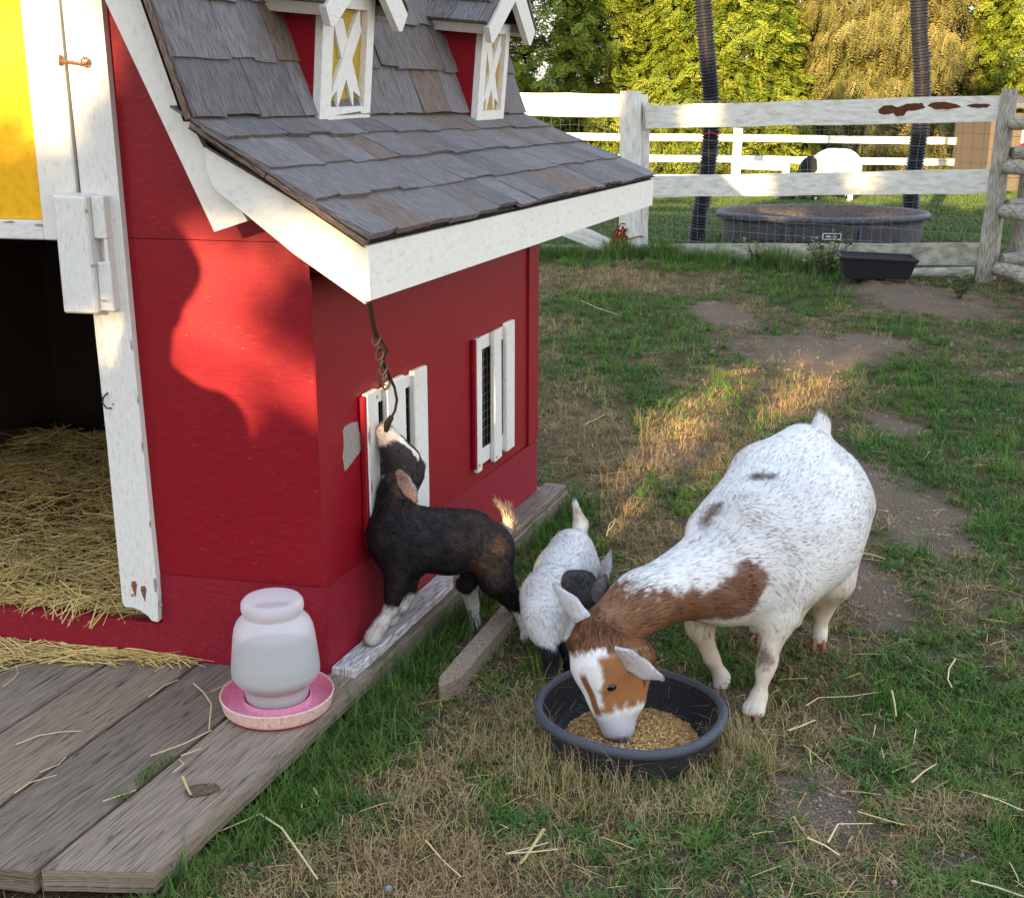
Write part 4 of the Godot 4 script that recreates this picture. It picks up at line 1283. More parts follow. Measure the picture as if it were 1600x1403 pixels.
func make_grass() -> void:
	var greens := []
	var dries := []
	for k in 4:
		greens.append(blade_tuft(15, 0.016, 0.046, 0.0026, 0.020, 0.9, false))
		dries.append(blade_tuft(10, 0.022, 0.07, 0.0017, 0.026, 1.3, true))
	var longs := blade_tuft(9, 0.05, 0.115, 0.0024, 0.022, 0.55, false)
	var longd := blade_tuft(6, 0.06, 0.15, 0.0015, 0.02, 0.6, true)
	var bg := [PackedFloat32Array(), PackedFloat32Array(), PackedFloat32Array(), PackedFloat32Array()]
	var bd := [PackedFloat32Array(), PackedFloat32Array(), PackedFloat32Array(), PackedFloat32Array()]
	var lg := PackedFloat32Array()
	var ld := PackedFloat32Array()
	var z := -1.70
	while z > -11.4:
		var half := 0.44 * absf(z) + 0.8
		var dist := absf(z)
		var per := 1900.0 / pow(dist / 2.5, 1.5)
		var dz := 0.03 if dist < 5 else 0.06
		var cnt := int(half * 2.0 * dz * per)
		for k in cnt:
			var x := rng.randf_range(-half, half)
			var zz := z - rng.randf() * dz
			if in_barn(x, zz):
				continue
			var td := Vector2(x - 0.256, zz - -2.505).length()
			if td < 0.178:
				continue
			var cv := cover(x, zz)
			var big := 1.0 + (dist - 2.5) * 0.06
			var sc := big * rng.randf_range(0.7, 1.25)
			var an := rng.randf() * TAU
			var h := hgt(x, zz)
			var bx := Vector3(cos(an), 0, sin(an)) * sc
			var bz := Vector3(-sin(an), 0, cos(an)) * sc
			if rng.randf() < cv.x * 1.1 * (1.0 - cv.z * 0.6):
				var hh := sc * (0.48 + 0.62 * cv.x)
				var w := noise.get_noise_2d(x * 4.0, zz * 4.0)
				var c := Color(0.050, 0.130, 0.022).lerp(Color(0.125, 0.205, 0.034), clampf(0.35 + w + rng.randf_range(-0.3, 0.3), 0, 1))
				c = c.lerp(Color(0.26, 0.20, 0.07), clampf(cv.y * 0.4 - 0.15 + rng.randf_range(-0.2, 0.2), 0, 0.8))
				push(bg[rng.randi() % 4], bx, Vector3.UP * hh, bz, Vector3(x, h - 0.003, zz), c)
				if rng.randf() < 0.025 * cv.x:
					push(lg, bx, Vector3.UP * sc * 0.9, bz, Vector3(x, h - 0.003, zz), c)
			if rng.randf() < cv.y * 0.75 + 0.10:
				var c := Color(0.34, 0.235, 0.105).lerp(Color(0.48, 0.36, 0.18), rng.randf())
				c = c.lerp(Color(0.22, 0.13, 0.07), rng.randf() * 0.6)
				push(bd[rng.randi() % 4], bx, Vector3.UP * sc * (0.35 + 0.5 * cv.y), bz, Vector3(x, h - 0.002, zz), c)
				if rng.randf() < 0.05 * cv.y:
					push(ld, bx, Vector3.UP * sc, bz, Vector3(x, h - 0.003, zz), c)
		z -= dz
	# thicker growth round the tub, along the deck edge and at the foot of the fence
	for k in 900:
		var an := rng.randf() * TAU
		var r := 0.185 + absf(rng.randfn()) * 0.07
		var x := 0.256 + cos(an) * r
		var zz := -2.505 + sin(an) * r
		if sin(an) < -0.3 and rng.randf() < 0.7:
			continue
		var sc := rng.randf_range(0.7, 1.2)
		var b := rng.randf() * TAU
		var dryb := rng.randf() < 0.55
		var c := Color(0.40, 0.27, 0.12).lerp(Color(0.46, 0.36, 0.2), rng.randf()) if dryb else Color(0.07, 0.13, 0.025).lerp(Color(0.14, 0.17, 0.03), rng.randf())
		push(ld if (dryb and rng.randf() < 0.3) else (bd[k % 4] if dryb else bg[k % 4]), Vector3(cos(b), 0, sin(b)) * sc, Vector3.UP * sc * 0.9, Vector3(-sin(b), 0, cos(b)) * sc, Vector3(x, hgt(x, zz) - 0.002, zz), c)
	for k in 1500:
		var s := rng.randf_range(-0.95, 1.55)
		var p := loc(s, 0, 0.098 + absf(rng.randfn()) * 0.04)
		var sc := rng.randf_range(0.7, 1.2)
		var b := rng.randf() * TAU
		var c := Color(0.05, 0.115, 0.022).lerp(Color(0.10, 0.16, 0.03), rng.randf())
		push(lg if rng.randf() < 0.18 else bg[k % 4], Vector3(cos(b), 0, sin(b)) * sc, Vector3.UP * sc * rng.randf_range(0.5, 1.0), Vector3(-sin(b), 0, cos(b)) * sc, Vector3(p.x, hgt(p.x, p.z) - 0.002, p.z), c)
	for k in 900:
		var f := rng.randf()
		var p := Vector3(-0.6, 0, -10.4).lerp(Vector3(1.0, 0, -10.5), f * 2.0) if f < 0.5 else Vector3(1.0, 0, -10.5).lerp(Vector3(2.55, 0, -9.45), (f - 0.5) * 2.0)
		p += Vector3(rng.randfn() * 0.05, 0, absf(rng.randfn()) * 0.12)
		var sc := rng.randf_range(1.2, 2.4) * (0.75 + 0.6 * noise.get_noise_2d(p.x * 3.0, 0.0))
		var b := rng.randf() * TAU
		var c := Color(0.06, 0.13, 0.025).lerp(Color(0.12, 0.18, 0.035), rng.randf())
		push(lg, Vector3(cos(b), 0, sin(b)) * sc, Vector3.UP * sc, Vector3(-sin(b), 0, cos(b)) * sc, Vector3(p.x, -0.003, p.z), c)
	var root := thing("grass", "short green and dry paddock grass with straw litter", "grass")
	root.set_meta("kind", "stuff")
	for k in 4:
		scatter("green_grass", greens[k], M.grass, bg[k], root)
		scatter("dry_grass", dries[k], M.grass, bd[k], root)
	scatter("tall_grass", longs, M.grass, lg, root)
	scatter("tall_dry_grass", longd, M.grass, ld, root)
	# clover and weeds: small round leaves low among the grass
	var cm := Geo.new()
	for k in 9:
		var an := rng.randf() * TAU
		var r := rng.randf_range(0.004, 0.03)
		var o := Vector3(cos(an) * r, rng.randf_range(0.008, 0.022), sin(an) * r)
		var s := rng.randf_range(0.004, 0.008)
		var nn := Vector3(rng.randf_range(-0.4, 0.4), 1, rng.randf_range(-0.4, 0.4)).normalized()
		var ax := nn.cross(Vector3.FORWARD).normalized()
		var ay := nn.cross(ax)
		g_leaf(cm, o, ax, ay, nn, s)
	var clover := cm.mesh()
	var cb := PackedFloat32Array()
	for k in 1500:
		var zz := -1.75 - 6.0 * pow(rng.randf(), 1.6)
		var half := 0.44 * absf(zz) + 0.6
		var x := rng.randf_range(-half, half)
		if in_barn(x, zz) or noise.get_noise_2d(x * 3.0 + 80.0, zz * 3.0) < 0.05 or cover(x, zz).x < 0.45:
			continue
		var b := rng.randf() * TAU
		var sc := rng.randf_range(0.6, 1.2)
		push(cb, Vector3(cos(b), 0, sin(b)) * sc, Vector3.UP * sc, Vector3(-sin(b), 0, cos(b)) * sc, Vector3(x, hgt(x, zz), zz), Color(0.055, 0.125, 0.03).lerp(Color(0.09, 0.16, 0.04), rng.randf()))
	scatter("clover", clover, M.grass, cb, root)
	# crumbs of soil and droppings on the bare places
	var crumb := Geo.new()
	crumb.lathe([Vector2(0.0, -0.5), Vector2(0.42, -0.3), Vector2(0.5, 0.1), Vector2(0.3, 0.42), Vector2(0.0, 0.5)], Transform3D(), 6, Vector2(1.0, 0.8), false)
	var sb := PackedFloat32Array()
	for k in 22000:
		var zz := -1.75 - 7.0 * pow(rng.randf(), 1.5)
		var half := 0.42 * absf(zz) + 0.2
		var x := rng.randf_range(-half, half)
		if in_barn(x, zz) or Vector2(x - 0.256, zz - -2.505).length() < 0.2 or rng.randf() > cover(x, zz).z + 0.06:
			continue
		var s := 0.0035 + 0.012 * pow(rng.randf(), 3.0)
		var b := Basis.from_euler(Vector3(rng.randf() * TAU, rng.randf() * TAU, rng.randf() * TAU)) * Basis.from_scale(Vector3(s, s * 0.7, s))
		push(sb, b.x, b.y, b.z, Vector3(x, hgt(x, zz) + s * 0.1, zz), Color(0.15, 0.105, 0.075).lerp(Color(0.36, 0.27, 0.20), rng.randf()))
	scatter("soil_crumbs", crumb.mesh(), M.straw, sb, root)
	# the meadow beyond the fence
	var mb := PackedFloat32Array()
	var meadow := blade_tuft(22, 0.05, 0.12, 0.008, 0.09, 0.8, false)
	for k in 14000:
		var zz := -11.3 - 15.0 * pow(rng.randf(), 1.3)
		var x := rng.randf_range(-1.0, 0.42 * absf(zz) + 1.0)
		var cv := cover(x, zz)
		if rng.randf() > cv.x or cv.z > 0.5:
			continue
		var b := rng.randf() * TAU
		var sc := rng.randf_range(0.6, 1.1)
		push(mb, Vector3(cos(b), 0, sin(b)) * sc, Vector3.UP * sc * 0.6, Vector3(-sin(b), 0, cos(b)) * sc, Vector3(x, hgt(x, zz), zz), Color(0.085, 0.15, 0.03).lerp(Color(0.13, 0.17, 0.045), rng.randf()))
	var mo := scatter("meadow_grass", meadow, M.grass, mb, self)
	tag(mo, "mown green grass beyond the white board fence", "grass", "", "stuff")

func g_leaf(g: Geo, o: Vector3, ax: Vector3, ay: Vector3, nn: Vector3, s: float) -> void:
	for k in 6:
		var a0 := TAU * k / 6.0
		var a1 := TAU * (k + 1) / 6.0
		g.tri(o, o + (ax * cos(a0) + ay * sin(a0)) * s, o + (ax * cos(a1) + ay * sin(a1)) * s, nn, nn, nn)

# ---- fences --------------------------------------------------------------------
func rail(called: String, parent: Node, a: Vector3, b: Vector3, height: float, thick: float, m: Material, wob := 0.004) -> MeshInstance3D:
	var d := (b - a)
	var dn := d.normalized()
	var z := dn.cross(Vector3.UP).normalized()
	var y := z.cross(dn)
	# a board whose edges run a little uneven
	var n := 12
	var poly := PackedVector2Array()
	for k in n + 1:
		poly.append(Vector2(d.length() * (float(k) / n - 0.5), -height / 2 + rng.randf_range(-wob, wob)))
	for k in n + 1:
		poly.append(Vector2(d.length() * (0.5 - float(k) / n), height / 2 + rng.randf_range(-wob, wob)))
	var g := Geo.new()
	g.prism(poly, -thick / 2, thick / 2, Transform3D(), Vector2(rng.randf() * 4, rng.randf() * 4))
	return part(called, g, m, parent, Transform3D(Basis(dn, y, z), (a + b) * 0.5))

func round_pole(called: String, parent: Node, a: Vector3, b: Vector3, ra: float, rb: float, m: Material, bend := 0.01) -> MeshInstance3D:
	var g := Geo.new()
	var o := (a + b) * 0.5
	var pts := []
	var rad := []
	for k in 9:
		var t := k / 8.0
		pts.append(a.lerp(b, t) - o + Vector3(noise.get_noise_1d(k * 0.7 + a.x * 9.0), noise.get_noise_1d(k * 0.7 + 40.0), noise.get_noise_1d(k * 0.7 + 80.0 + b.y * 7.0)) * bend)
		rad.append(lerpf(ra, rb, t) * rng.randf_range(0.95, 1.05))
	g.tube(pts, rad, 14)
	return part(called, g, m, parent, Transform3D(Basis(), o))

func mesh_wires(called: String, parent: Node, A: Vector3, B: Vector3, y0: float, y1: float, dx: float, dy: float, w: float, m: Material) -> void:
	var g := Geo.new()
	var d := (B - A)
	d.y = 0
	var L := d.length()
	var dn := d / L
	var z := dn.cross(Vector3.UP)
	var n := int(L / dx)
	for k in n + 1:
		var p := A + dn * (k * dx)
		var pts := []
		for j in 7:
			var y := lerpf(y0, y1, j / 6.0)
			pts.append(Vector3(p.x, y, p.z) + dn * noise.get_noise_2d(k * 3.1, y * 3.0) * 0.02 + z * noise.get_noise_2d(k * 0.4 + 9.0, y * 2.0) * 0.02)
		g.tube(pts, [w, w, w, w, w, w, w], 3, false)
	var y := y0
	while y <= y1 + 0.001:
		var pts := []
		var rad := []
		for j in 25:
			var p := A + d * (j / 24.0)
			pts.append(Vector3(p.x, y + noise.get_noise_2d(j * 0.8, y * 5.0) * 0.016, p.z) + z * noise.get_noise_2d(j * 0.4, y * 2.0) * 0.02)
			rad.append(w)
		g.tube(pts, rad, 3, false)
		y += dy
	part(called, g, m, parent)

func make_fence() -> void:
	var A := Vector3(0.982, 0, -10.652)
	var B := Vector3(3.376, 0, -9.095)
	var d := (B - A).normalized()
	var back := Vector3(-d.z, 0, d.x)
	if back.z > 0:
		back = -back
	var f := thing("board_fence", "white board fence with peeling rails and wire mesh across the paddock", "fence", A)
	round_pole("post", f, A + Vector3(0.0, -0.2, 0), A + Vector3(-0.03, 1.30, 0), 0.092, 0.086, M.fence)
	rail("post", f, A + Vector3(0.115, -0.1, -0.04), A + Vector3(0.10, 1.20, -0.04), 0.06, 0.07, M.fence)
	round_pole("post", f, B + Vector3(-0.015, -0.2, 0.0), B + Vector3(0.035, 1.33, 0), 0.062, 0.055, M.log)
	rail("post", f, B + Vector3(0.075, 0.0, -0.12), B + Vector3(0.085, 1.30, -0.12), 0.08, 0.06, M.fence)
	var o := back * 0.045
	var t1 := rail("rail", f, A + d * 0.09 + Vector3(0, 1.092, 0) + o, A + d * 2.85 + Vector3(0, 1.195, 0) + o, 0.178, 0.035, M.fence)
	rail("rail", f, A + d * 0.09 + Vector3(0, 0.542, 0) + o, A + d * 2.84 + Vector3(0, 0.70, 0) + o, 0.168, 0.035, M.fence)
	rail("rail", f, A + d * 0.10 + Vector3(0, -0.005, 0) + o, A + d * 2.82 + Vector3(0, 0.188, 0) + o, 0.155, 0.04, M.fence_low)
	# rotten places in the top rail
	for r in [[1.99, 1.172, [Vector2(-0.01, 0.0), Vector2(0.03, 0.03), Vector2(0.09, 0.035), Vector2(0.13, 0.02), Vector2(0.2, 0.045), Vector2(0.30, 0.052), Vector2(0.33, 0.02), Vector2(0.27, 0.0), Vector2(0.2, -0.005), Vector2(0.18, -0.035), Vector2(0.13, -0.045), Vector2(0.10, -0.02), Vector2(0.04, -0.035), Vector2(0.0, -0.025)]], [2.33, 1.185, [Vector2(0.0, 0.02), Vector2(0.04, 0.045), Vector2(0.12, 0.05), Vector2(0.2, 0.035), Vector2(0.24, 0.015), Vector2(0.16, -0.002), Vector2(0.06, -0.004)]], [2.60, 1.205, [Vector2(0.0, 0.005), Vector2(0.05, 0.016), Vector2(0.13, 0.018), Vector2(0.17, 0.008), Vector2(0.14, -0.008), Vector2(0.05, -0.01)]]]:
		var c := A + d * float(r[0]) + o - back * 0.0185
		c.y = r[1]
		var ragged := []
		var src: Array = r[2]
		for k in src.size():
			var p0: Vector2 = src[k]
			var p1: Vector2 = src[(k + 1) % src.size()]
			for j in 4:
				ragged.append(p0.lerp(p1, j / 4.0) + Vector2(rng.randf_range(-0.003, 0.003), rng.randf_range(-0.0025, 0.0025)))
		slab("rotten_wood", t1, Transform3D(Basis(d, Vector3.UP, -back), c), ragged, -0.002, 0.0006, M.rot)
	# left length, behind the barn
	var L := Vector3(-1.5, 0, -10.55)
	rail("rail", f, Vector3(-1.5, 1.215, -10.70), Vector3(1.10, 1.175, -10.76), 0.182, 0.035, M.white)
	rail("rail", f, Vector3(-1.5, 0.60, -10.70), Vector3(0.95, 0.56, -10.76), 0.165, 0.035, M.fence)
	rail("rail", f, Vector3(-1.5, 0.02, -10.62), Vector3(0.93, -0.01, -10.66), 0.13, 0.04, M.fence_low)
	rail("brace", f, Vector3(0.36, 0.245, -10.58), Vector3(0.90, 0.02, -10.58), 0.13, 0.035, M.fence)
	round_pole("post", f, L + Vector3(0, -0.2, 0), L + Vector3(0, 1.3, 0), 0.085, 0.08, M.fence)
	mesh_wires("wire_mesh", f, A + d * 0.1 + o * 2.4, A + d * 2.83 + o * 2.4, 0.02, 1.22, 0.075, 0.10, 0.0016, M.wire)
	mesh_wires("wire_mesh", f, Vector3(-1.4, 0, -10.80), Vector3(0.9, 0, -10.82), 0.02, 1.16, 0.075, 0.10, 0.0016, M.wire)
	# round rails running on from the corner post
	var lf := thing("log_fence", "weathered round pole fence with wire mesh at the right edge", "fence", B)
	for h in [[1.10, 1.02, 0.045], [0.805, 0.76, 0.05], [0.505, 0.47, 0.052], [0.10, 0.07, 0.052]]:
		round_pole("pole", lf, B + Vector3(0.07, h[0], -0.02), Vector3(3.62, h[1], -6.3), h[2], 0.05, M.log, 0.03)
	for h in [0.90, 0.545, 0.165]:
		round_pole("pole", lf, B + Vector3(0.09, h, 0.05), B + Vector3(2.6, h + 0.03, -0.3), 0.046, 0.05, M.log, 0.03)
	round_pole("post", lf, Vector3(3.70, -0.2, -6.3), Vector3(3.70, 1.25, -6.3), 0.065, 0.06, M.log)
	round_pole("post", lf, B + Vector3(2.66, -0.2, -0.32), B + Vector3(2.66, 1.25, -0.32), 0.065, 0.06, M.log)
	round_pole("post", lf, B + Vector3(0.24, -0.2, -0.06), B + Vector3(0.245, 1.15, -0.06), 0.055, 0.05, M.log)
	mesh_wires("wire_mesh", lf, B + Vector3(0.15, 0, 0.0), Vector3(3.70, 0, -6.3), 0.02, 1.2, 0.06, 0.06, 0.0016, M.wire)
	# orange twine tied round the post
	var g := Geo.new()
	for k in 7:
		var pts := []
		var rad := []
		var ph := rng.randf() * TAU
		for j in 15:
			var an := TAU * j / 14.0 * 1.2 + ph
			var rr := 0.045 + 0.03 * sin(j * 1.3 + k)
			pts.append(Vector3(-0.10 + rr * cos(an), 0.12 + 0.07 * sin(an + k * 0.4) + 0.02 * k - 0.06, 0.09 + 0.02 * sin(j * 0.9 + k)))
			rad.append(0.006)
		g.tube(pts, rad, 5)
	var loopp := []
	var lr := []
	for j in 19:
		var an := TAU * j / 18.0
		loopp.append(Vector3(0.104 * cos(an) - 0.002, 0.13 + 0.015 * sin(an * 2.0), 0.104 * sin(an)))
		lr.append(0.005)
	g.tube(loopp, lr, 5)
	single("twine", g, M.twine, "tangle of orange twine tied to the foot of the fence post", "twine", Transform3D(Basis(), A))

func pipe_line(called: String, parent: Node, path: Array, r: float, pitch: float) -> void:
	var cv := Curve3D.new()
	for i in path.size():
		var tan: Vector3 = (path[mini(i + 1, path.size() - 1)] - path[maxi(i - 1, 0)]) * 0.17
		cv.add_point(path[i], -tan, tan)
	var L := cv.get_baked_length()
	var pts := []
	var rad := []
	var n := int(L / pitch) * 4
	for k in n + 1:
		pts.append(cv.sample_baked(L * k / n, true))
		rad.append(r * [1.0, 0.97, 0.80, 0.83][k % 4])
	var g := Geo.new()
	g.tube(pts, rad, 22)
	part(called, g, M.pipe, parent)

func make_far_field() -> void:
	# two young trees whose trunks stand in corrugated pipe
	var a := thing("sleeved_tree", "slim trunk in black corrugated pipe left of the stock tank", "tree", Vector3(1.646, 0, -11.29), "trees sleeved in black drain pipe")
	pipe_line("corrugated_pipe", a, [Vector3(1.627, -0.0297, -11.35) , Vector3(1.638, 0.1905, -11.33), Vector3(1.681, 0.5233, -11.3), Vector3(1.703, 0.8485, -11.28), Vector3(1.692, 1.22, -11.28), Vector3(1.635, 1.661, -11.28), Vector3(1.579, 2.117, -11.28), Vector3(1.551, 2.415, -11.28)], 0.078, 0.026)
	sleeve_top(a, Vector3(1.551, 2.415, -11.28), 41, -0.05)
	var g := Geo.new()
	var c := Vector3(1.739, 0.9587, -11.19)
	var pts := []
	for j in 17:
		pts.append(Vector3(1.704, 0.9392, -11.28) + Vector3(0.084 * cos(TAU * j / 16.0), 0.01 * sin(j * 1.7), 0.084 * sin(TAU * j / 16.0)))
	g.tube(pts, range(17).map(func(_k): return 0.009), 6)
	part("red_tie", g, plain(C8(128, 52, 38), 0.8), a)
	var b := thing("sleeved_tree", "slim trunk in black corrugated pipe behind the right end of the stock tank", "tree", Vector3(3.622, 0, -11.66), "trees sleeved in black drain pipe")
	pipe_line("corrugated_pipe", b, [Vector3(3.934, -0.29, -12.62), Vector3(3.901, 0.0241, -12.6), Vector3(3.862, 0.3328, -12.58), Vector3(3.873, 0.667, -12.55), Vector3(3.878, 1.053, -12.52), Vector3(3.842, 1.46, -12.5), Vector3(3.782, 1.859, -12.5), Vector3(3.723, 2.525, -12.5)], 0.088, 0.028)
	sleeve_top(b, Vector3(3.723, 2.525, -12.5), 42, 0.03)
	# oval stock tank
	var tc := Vector3(2.768, -0.1008, -11.55)
	tc.y = hgt(tc.x, tc.z) - 0.01
	var t := thing("stock_tank", "long oval grey rubber stock tank behind the board fence", "stock tank", tc)
	var X := Transform3D(Basis(Vector3.UP, -0.06), tc)
	var gt := Geo.new()
	gt.lathe([Vector2(0.86, 0.0), Vector2(0.875, 0.05), Vector2(0.89, 0.2), Vector2(0.895, 0.235), Vector2(0.925, 0.24), Vector2(0.94, 0.255), Vector2(0.943, 0.275), Vector2(0.93, 0.292), Vector2(0.90, 0.296), Vector2(0.878, 0.285)], X, 64, Vector2(1, 0.70))
	part("tank_wall", gt, M.tank, t)
	var gi := Geo.new()
	gi.lathe([Vector2(0.878, 0.285), Vector2(0.865, 0.2), Vector2(0.85, 0.06), Vector2(0.80, 0.03), Vector2(0.0, 0.03)], X, 64, Vector2(1, 0.70))
	part("tank_lining", gi, M.tank_in, t)
	for k in [[-0.62, 0.21], [-0.12, 0.24], [0.42, 0.25]]:
		var an := PI / 2 - float(k[0]) * 1.15
		var gp := Geo.new()
		for j in 8:
			var a0 := an - float(k[1]) + 2.0 * float(k[1]) * j / 8.0
			var a1 := an - float(k[1]) + 2.0 * float(k[1]) * (j + 1) / 8.0
			var q := []
			for e in [[a0, 0.09, 0.90], [a1, 0.09, 0.90], [a1, 0.19, 0.915], [a0, 0.19, 0.915]]:
				q.append(X * Vector3(cos(e[0]) * e[2], e[1], sin(e[0]) * e[2] * 0.70 + 0.012))
			var nn := X.basis * Vector3(cos((a0 + a1) / 2) * 0.7, 0, sin((a0 + a1) / 2)).normalized()
			gp.quad(q[0], q[1], q[2], q[3], nn)
			for e in [[0, 1], [2, 3]]:
				gp.quad(q[e[0]], q[e[1]], q[e[1]] - nn * 0.03, q[e[0]] - nn * 0.03, Vector3(0, -1 if e[0] == 0 else 1, 0))
		part("side_rib", gp, M.tank, t)
	var lp := Geo.new()
	var le := X * Vector3(-0.02, 0.14, 0.655)
	for k in [[-0.075, 0, 0.008, 0.05], [0.075, 0, 0.008, 0.05], [0, 0.024, 0.15, 0.007], [0, -0.024, 0.15, 0.007], [-0.03, 0.0, 0.04, 0.012], [0.02, -0.003, 0.035, 0.009]]:
		lp.box(X * Transform3D(Basis(), Vector3(-0.02 + k[0], 0.14 + k[1], 0.652)), Vector3(k[2], k[3], 0.006), 0.001)
	part("label_plate", lp, M.pvc, t)
	# black feed bin on the dirt mound
	var bc := Vector3(2.492, 0.0663, -8.75) + Vector3(0, 0.02, 0)
	var BX := Transform3D(Basis(Vector3.UP, -0.16), bc)
	var bin := thing("feed_bin", "small black rectangular feed bin tipped on the dirt mound by the fence", "feed bin", bc)
	var bg := Geo.new()
	var bot := [Vector3(-0.21, 0, 0.10), Vector3(0.21, 0, 0.10), Vector3(0.21, 0, -0.10), Vector3(-0.21, 0, -0.10)]
	var top := [Vector3(-0.25, 0.145, 0.14), Vector3(0.25, 0.13, 0.14), Vector3(0.25, 0.13, -0.14), Vector3(-0.25, 0.145, -0.14)]
	for k in 4:
		var m := (k + 1) % 4
		var nn := ((bot[m] - bot[k]) as Vector3).cross(top[k] - bot[k]).normalized()
		bg.quad(BX * bot[k], BX * bot[m], BX * top[m], BX * top[k], BX.basis * nn)
		var i0: Vector3 = top[k] * Vector3(0.94, 1, 0.9)
		var i1: Vector3 = top[m] * Vector3(0.94, 1, 0.9)
		bg.quad(BX * (bot[k] * 0.95 + Vector3(0, 0.01, 0)), BX * (bot[m] * 0.95 + Vector3(0, 0.01, 0)), BX * i1, BX * i0, BX.basis * -nn)
	bg.quad(BX * bot[0], BX * bot[1], BX * bot[2], BX * bot[3], Vector3.DOWN)
	bg.quad(BX * (bot[0] + Vector3(0, 0.012, 0)), BX * (bot[1] + Vector3(0, 0.012, 0)), BX * (bot[2] + Vector3(0, 0.012, 0)), BX * (bot[3] + Vector3(0, 0.012, 0)), Vector3.UP)
	part("bin_shell", bg, M.black, bin)
	for k in 4:
		var m := (k + 1) % 4
		var gr := Geo.new()
		var dv: Vector3 = top[m] - top[k]
		var dn := dv.normalized()
		gr.box(Transform3D(BX.basis * Basis(dn, Vector3.UP, dn.cross(Vector3.UP)), BX * ((top[k] + top[m]) * 0.5)), Vector3(dv.length() + 0.016, 0.022, 0.02), 0.005)
		part("rim", gr, M.black, bin)
	# pvc pipe lying under the bottom rail
	var gp := Geo.new()
	var pa := Vector3(2.465, 0.0393, -9.2)
	var pb := Vector3(3.26, 0.0795, -9.02)
	gp.tube([Vector3.ZERO, (pb - pa) * 0.5, pb - pa], [0.036, 0.036, 0.036], 16)
	single("white_pipe", gp, M.fence_low, "white plastic pipe lying under the bottom fence rail", "pipe", Transform3D(Basis(), pa))
	# far white rail fences
	var ff := thing("pasture_fence", "sunlit white three rail fence far across the meadow", "fence", Vector3(4.0, hgt(4, -21), -21.0))
	var fence_x := [-1.0, 1.5, 3.8, 5.62, 8.0, 10.4]
	for k in fence_x.size() - 1:
		var x0: float = fence_x[k]
		var x1: float = fence_x[k + 1]
		for h in [[0.46, 0.11], [0.13, 0.105], [-0.17, 0.10]]:
			rail("rail", ff, Vector3(x0, h[0] + 0.02 * noise.get_noise_1d(x0) - 0.012 * (x0 - 4.0), -21.0), Vector3(x1, h[0] + 0.02 * noise.get_noise_1d(x1) - 0.012 * (x1 - 4.0), -21.0), h[1], 0.035, M.fence_far, 0.002)
	for x0 in fence_x:
		rail("post", ff, Vector3(x0, -0.6, -21.09), Vector3(x0, 0.55 - 0.012 * (x0 - 4.0), -21.09), 0.13, 0.1, M.fence_far)
	var nf := thing("rail_fence_end", "short end of a white rail fence left of the grazing goat", "fence", Vector3(3.3, hgt(3.3, -19), -19.2))
	rail("rail", nf, Vector3(3.221, 0.1686, -19.2), Vector3(4.058, 0.141, -19.2), 0.12, 0.035, M.fence_far, 0.002)
	rail("post", nf, Vector3(3.297, -0.2338, -19.26), Vector3(3.309, 0.6859, -19.26), 0.12, 0.09, M.fence_far)
	rail("post", nf, Vector3(4.056, -0.2338, -19.26), Vector3(4.028, 0.2292, -19.26), 0.10, 0.08, M.fence_far)
	# plank shed
	var sp := Vector3(7.444, 0.1027, -19.5)
	sp.y = hgt(sp.x, sp.z)
	var sh := thing("plank_shed", "small weathered plank shed with a white window at the field's far right", "shed", sp)
	for k in 6:
		var y := sp.y + 0.02 + 0.2 * k
		plank("plank", sh, Transform3D(Basis(), Vector3(sp.x, 0, sp.z)), Vector3(-0.33, y, -0.012 - 0.002 * (k % 2)), Vector3(1.6, y + 0.195, 0.012), M.shed_wood, 0.006)
	plank("plank", sh, Transform3D(Basis(Vector3.UP, PI / 2), Vector3(sp.x - 0.33, 0, sp.z)), Vector3(0.0, sp.y, -0.02), Vector3(1.6, sp.y + 1.22, 0.0), M.shed_wood)
	plank("corner_board", sh, Transform3D(Basis(), Vector3(sp.x, 0, sp.z)), Vector3(-0.37, sp.y, 0.013), Vector3(-0.27, sp.y + 1.22, 0.035), M.shed_wood)
	plank("roof", sh, Transform3D(Basis(Vector3.RIGHT, 0.03), Vector3(sp.x, sp.y + 1.24, sp.z)), Vector3(-0.55, 0.0, -1.8), Vector3(2.0, 0.07, 0.3), M.shingle[4], 0.01)
	var wn := plank("window", sh, Transform3D(Basis(), Vector3(sp.x, 0, sp.z)), Vector3(0.10, sp.y + 0.72, 0.013), Vector3(0.28, sp.y + 0.96, 0.03), M.fence_far)
	plank("window_frame", wn, Transform3D(Basis(), Vector3(sp.x, 0, sp.z)), Vector3(0.10, sp.y + 0.68, 0.014), Vector3(0.28, sp.y + 0.718, 0.034), M.red)
	plank("door", sh, Transform3D(Basis(), Vector3(sp.x, 0, sp.z)), Vector3(0.42, sp.y + 0.05, 0.013), Vector3(0.95, sp.y + 1.10, 0.03), M.dark_wood)
	far_goat()

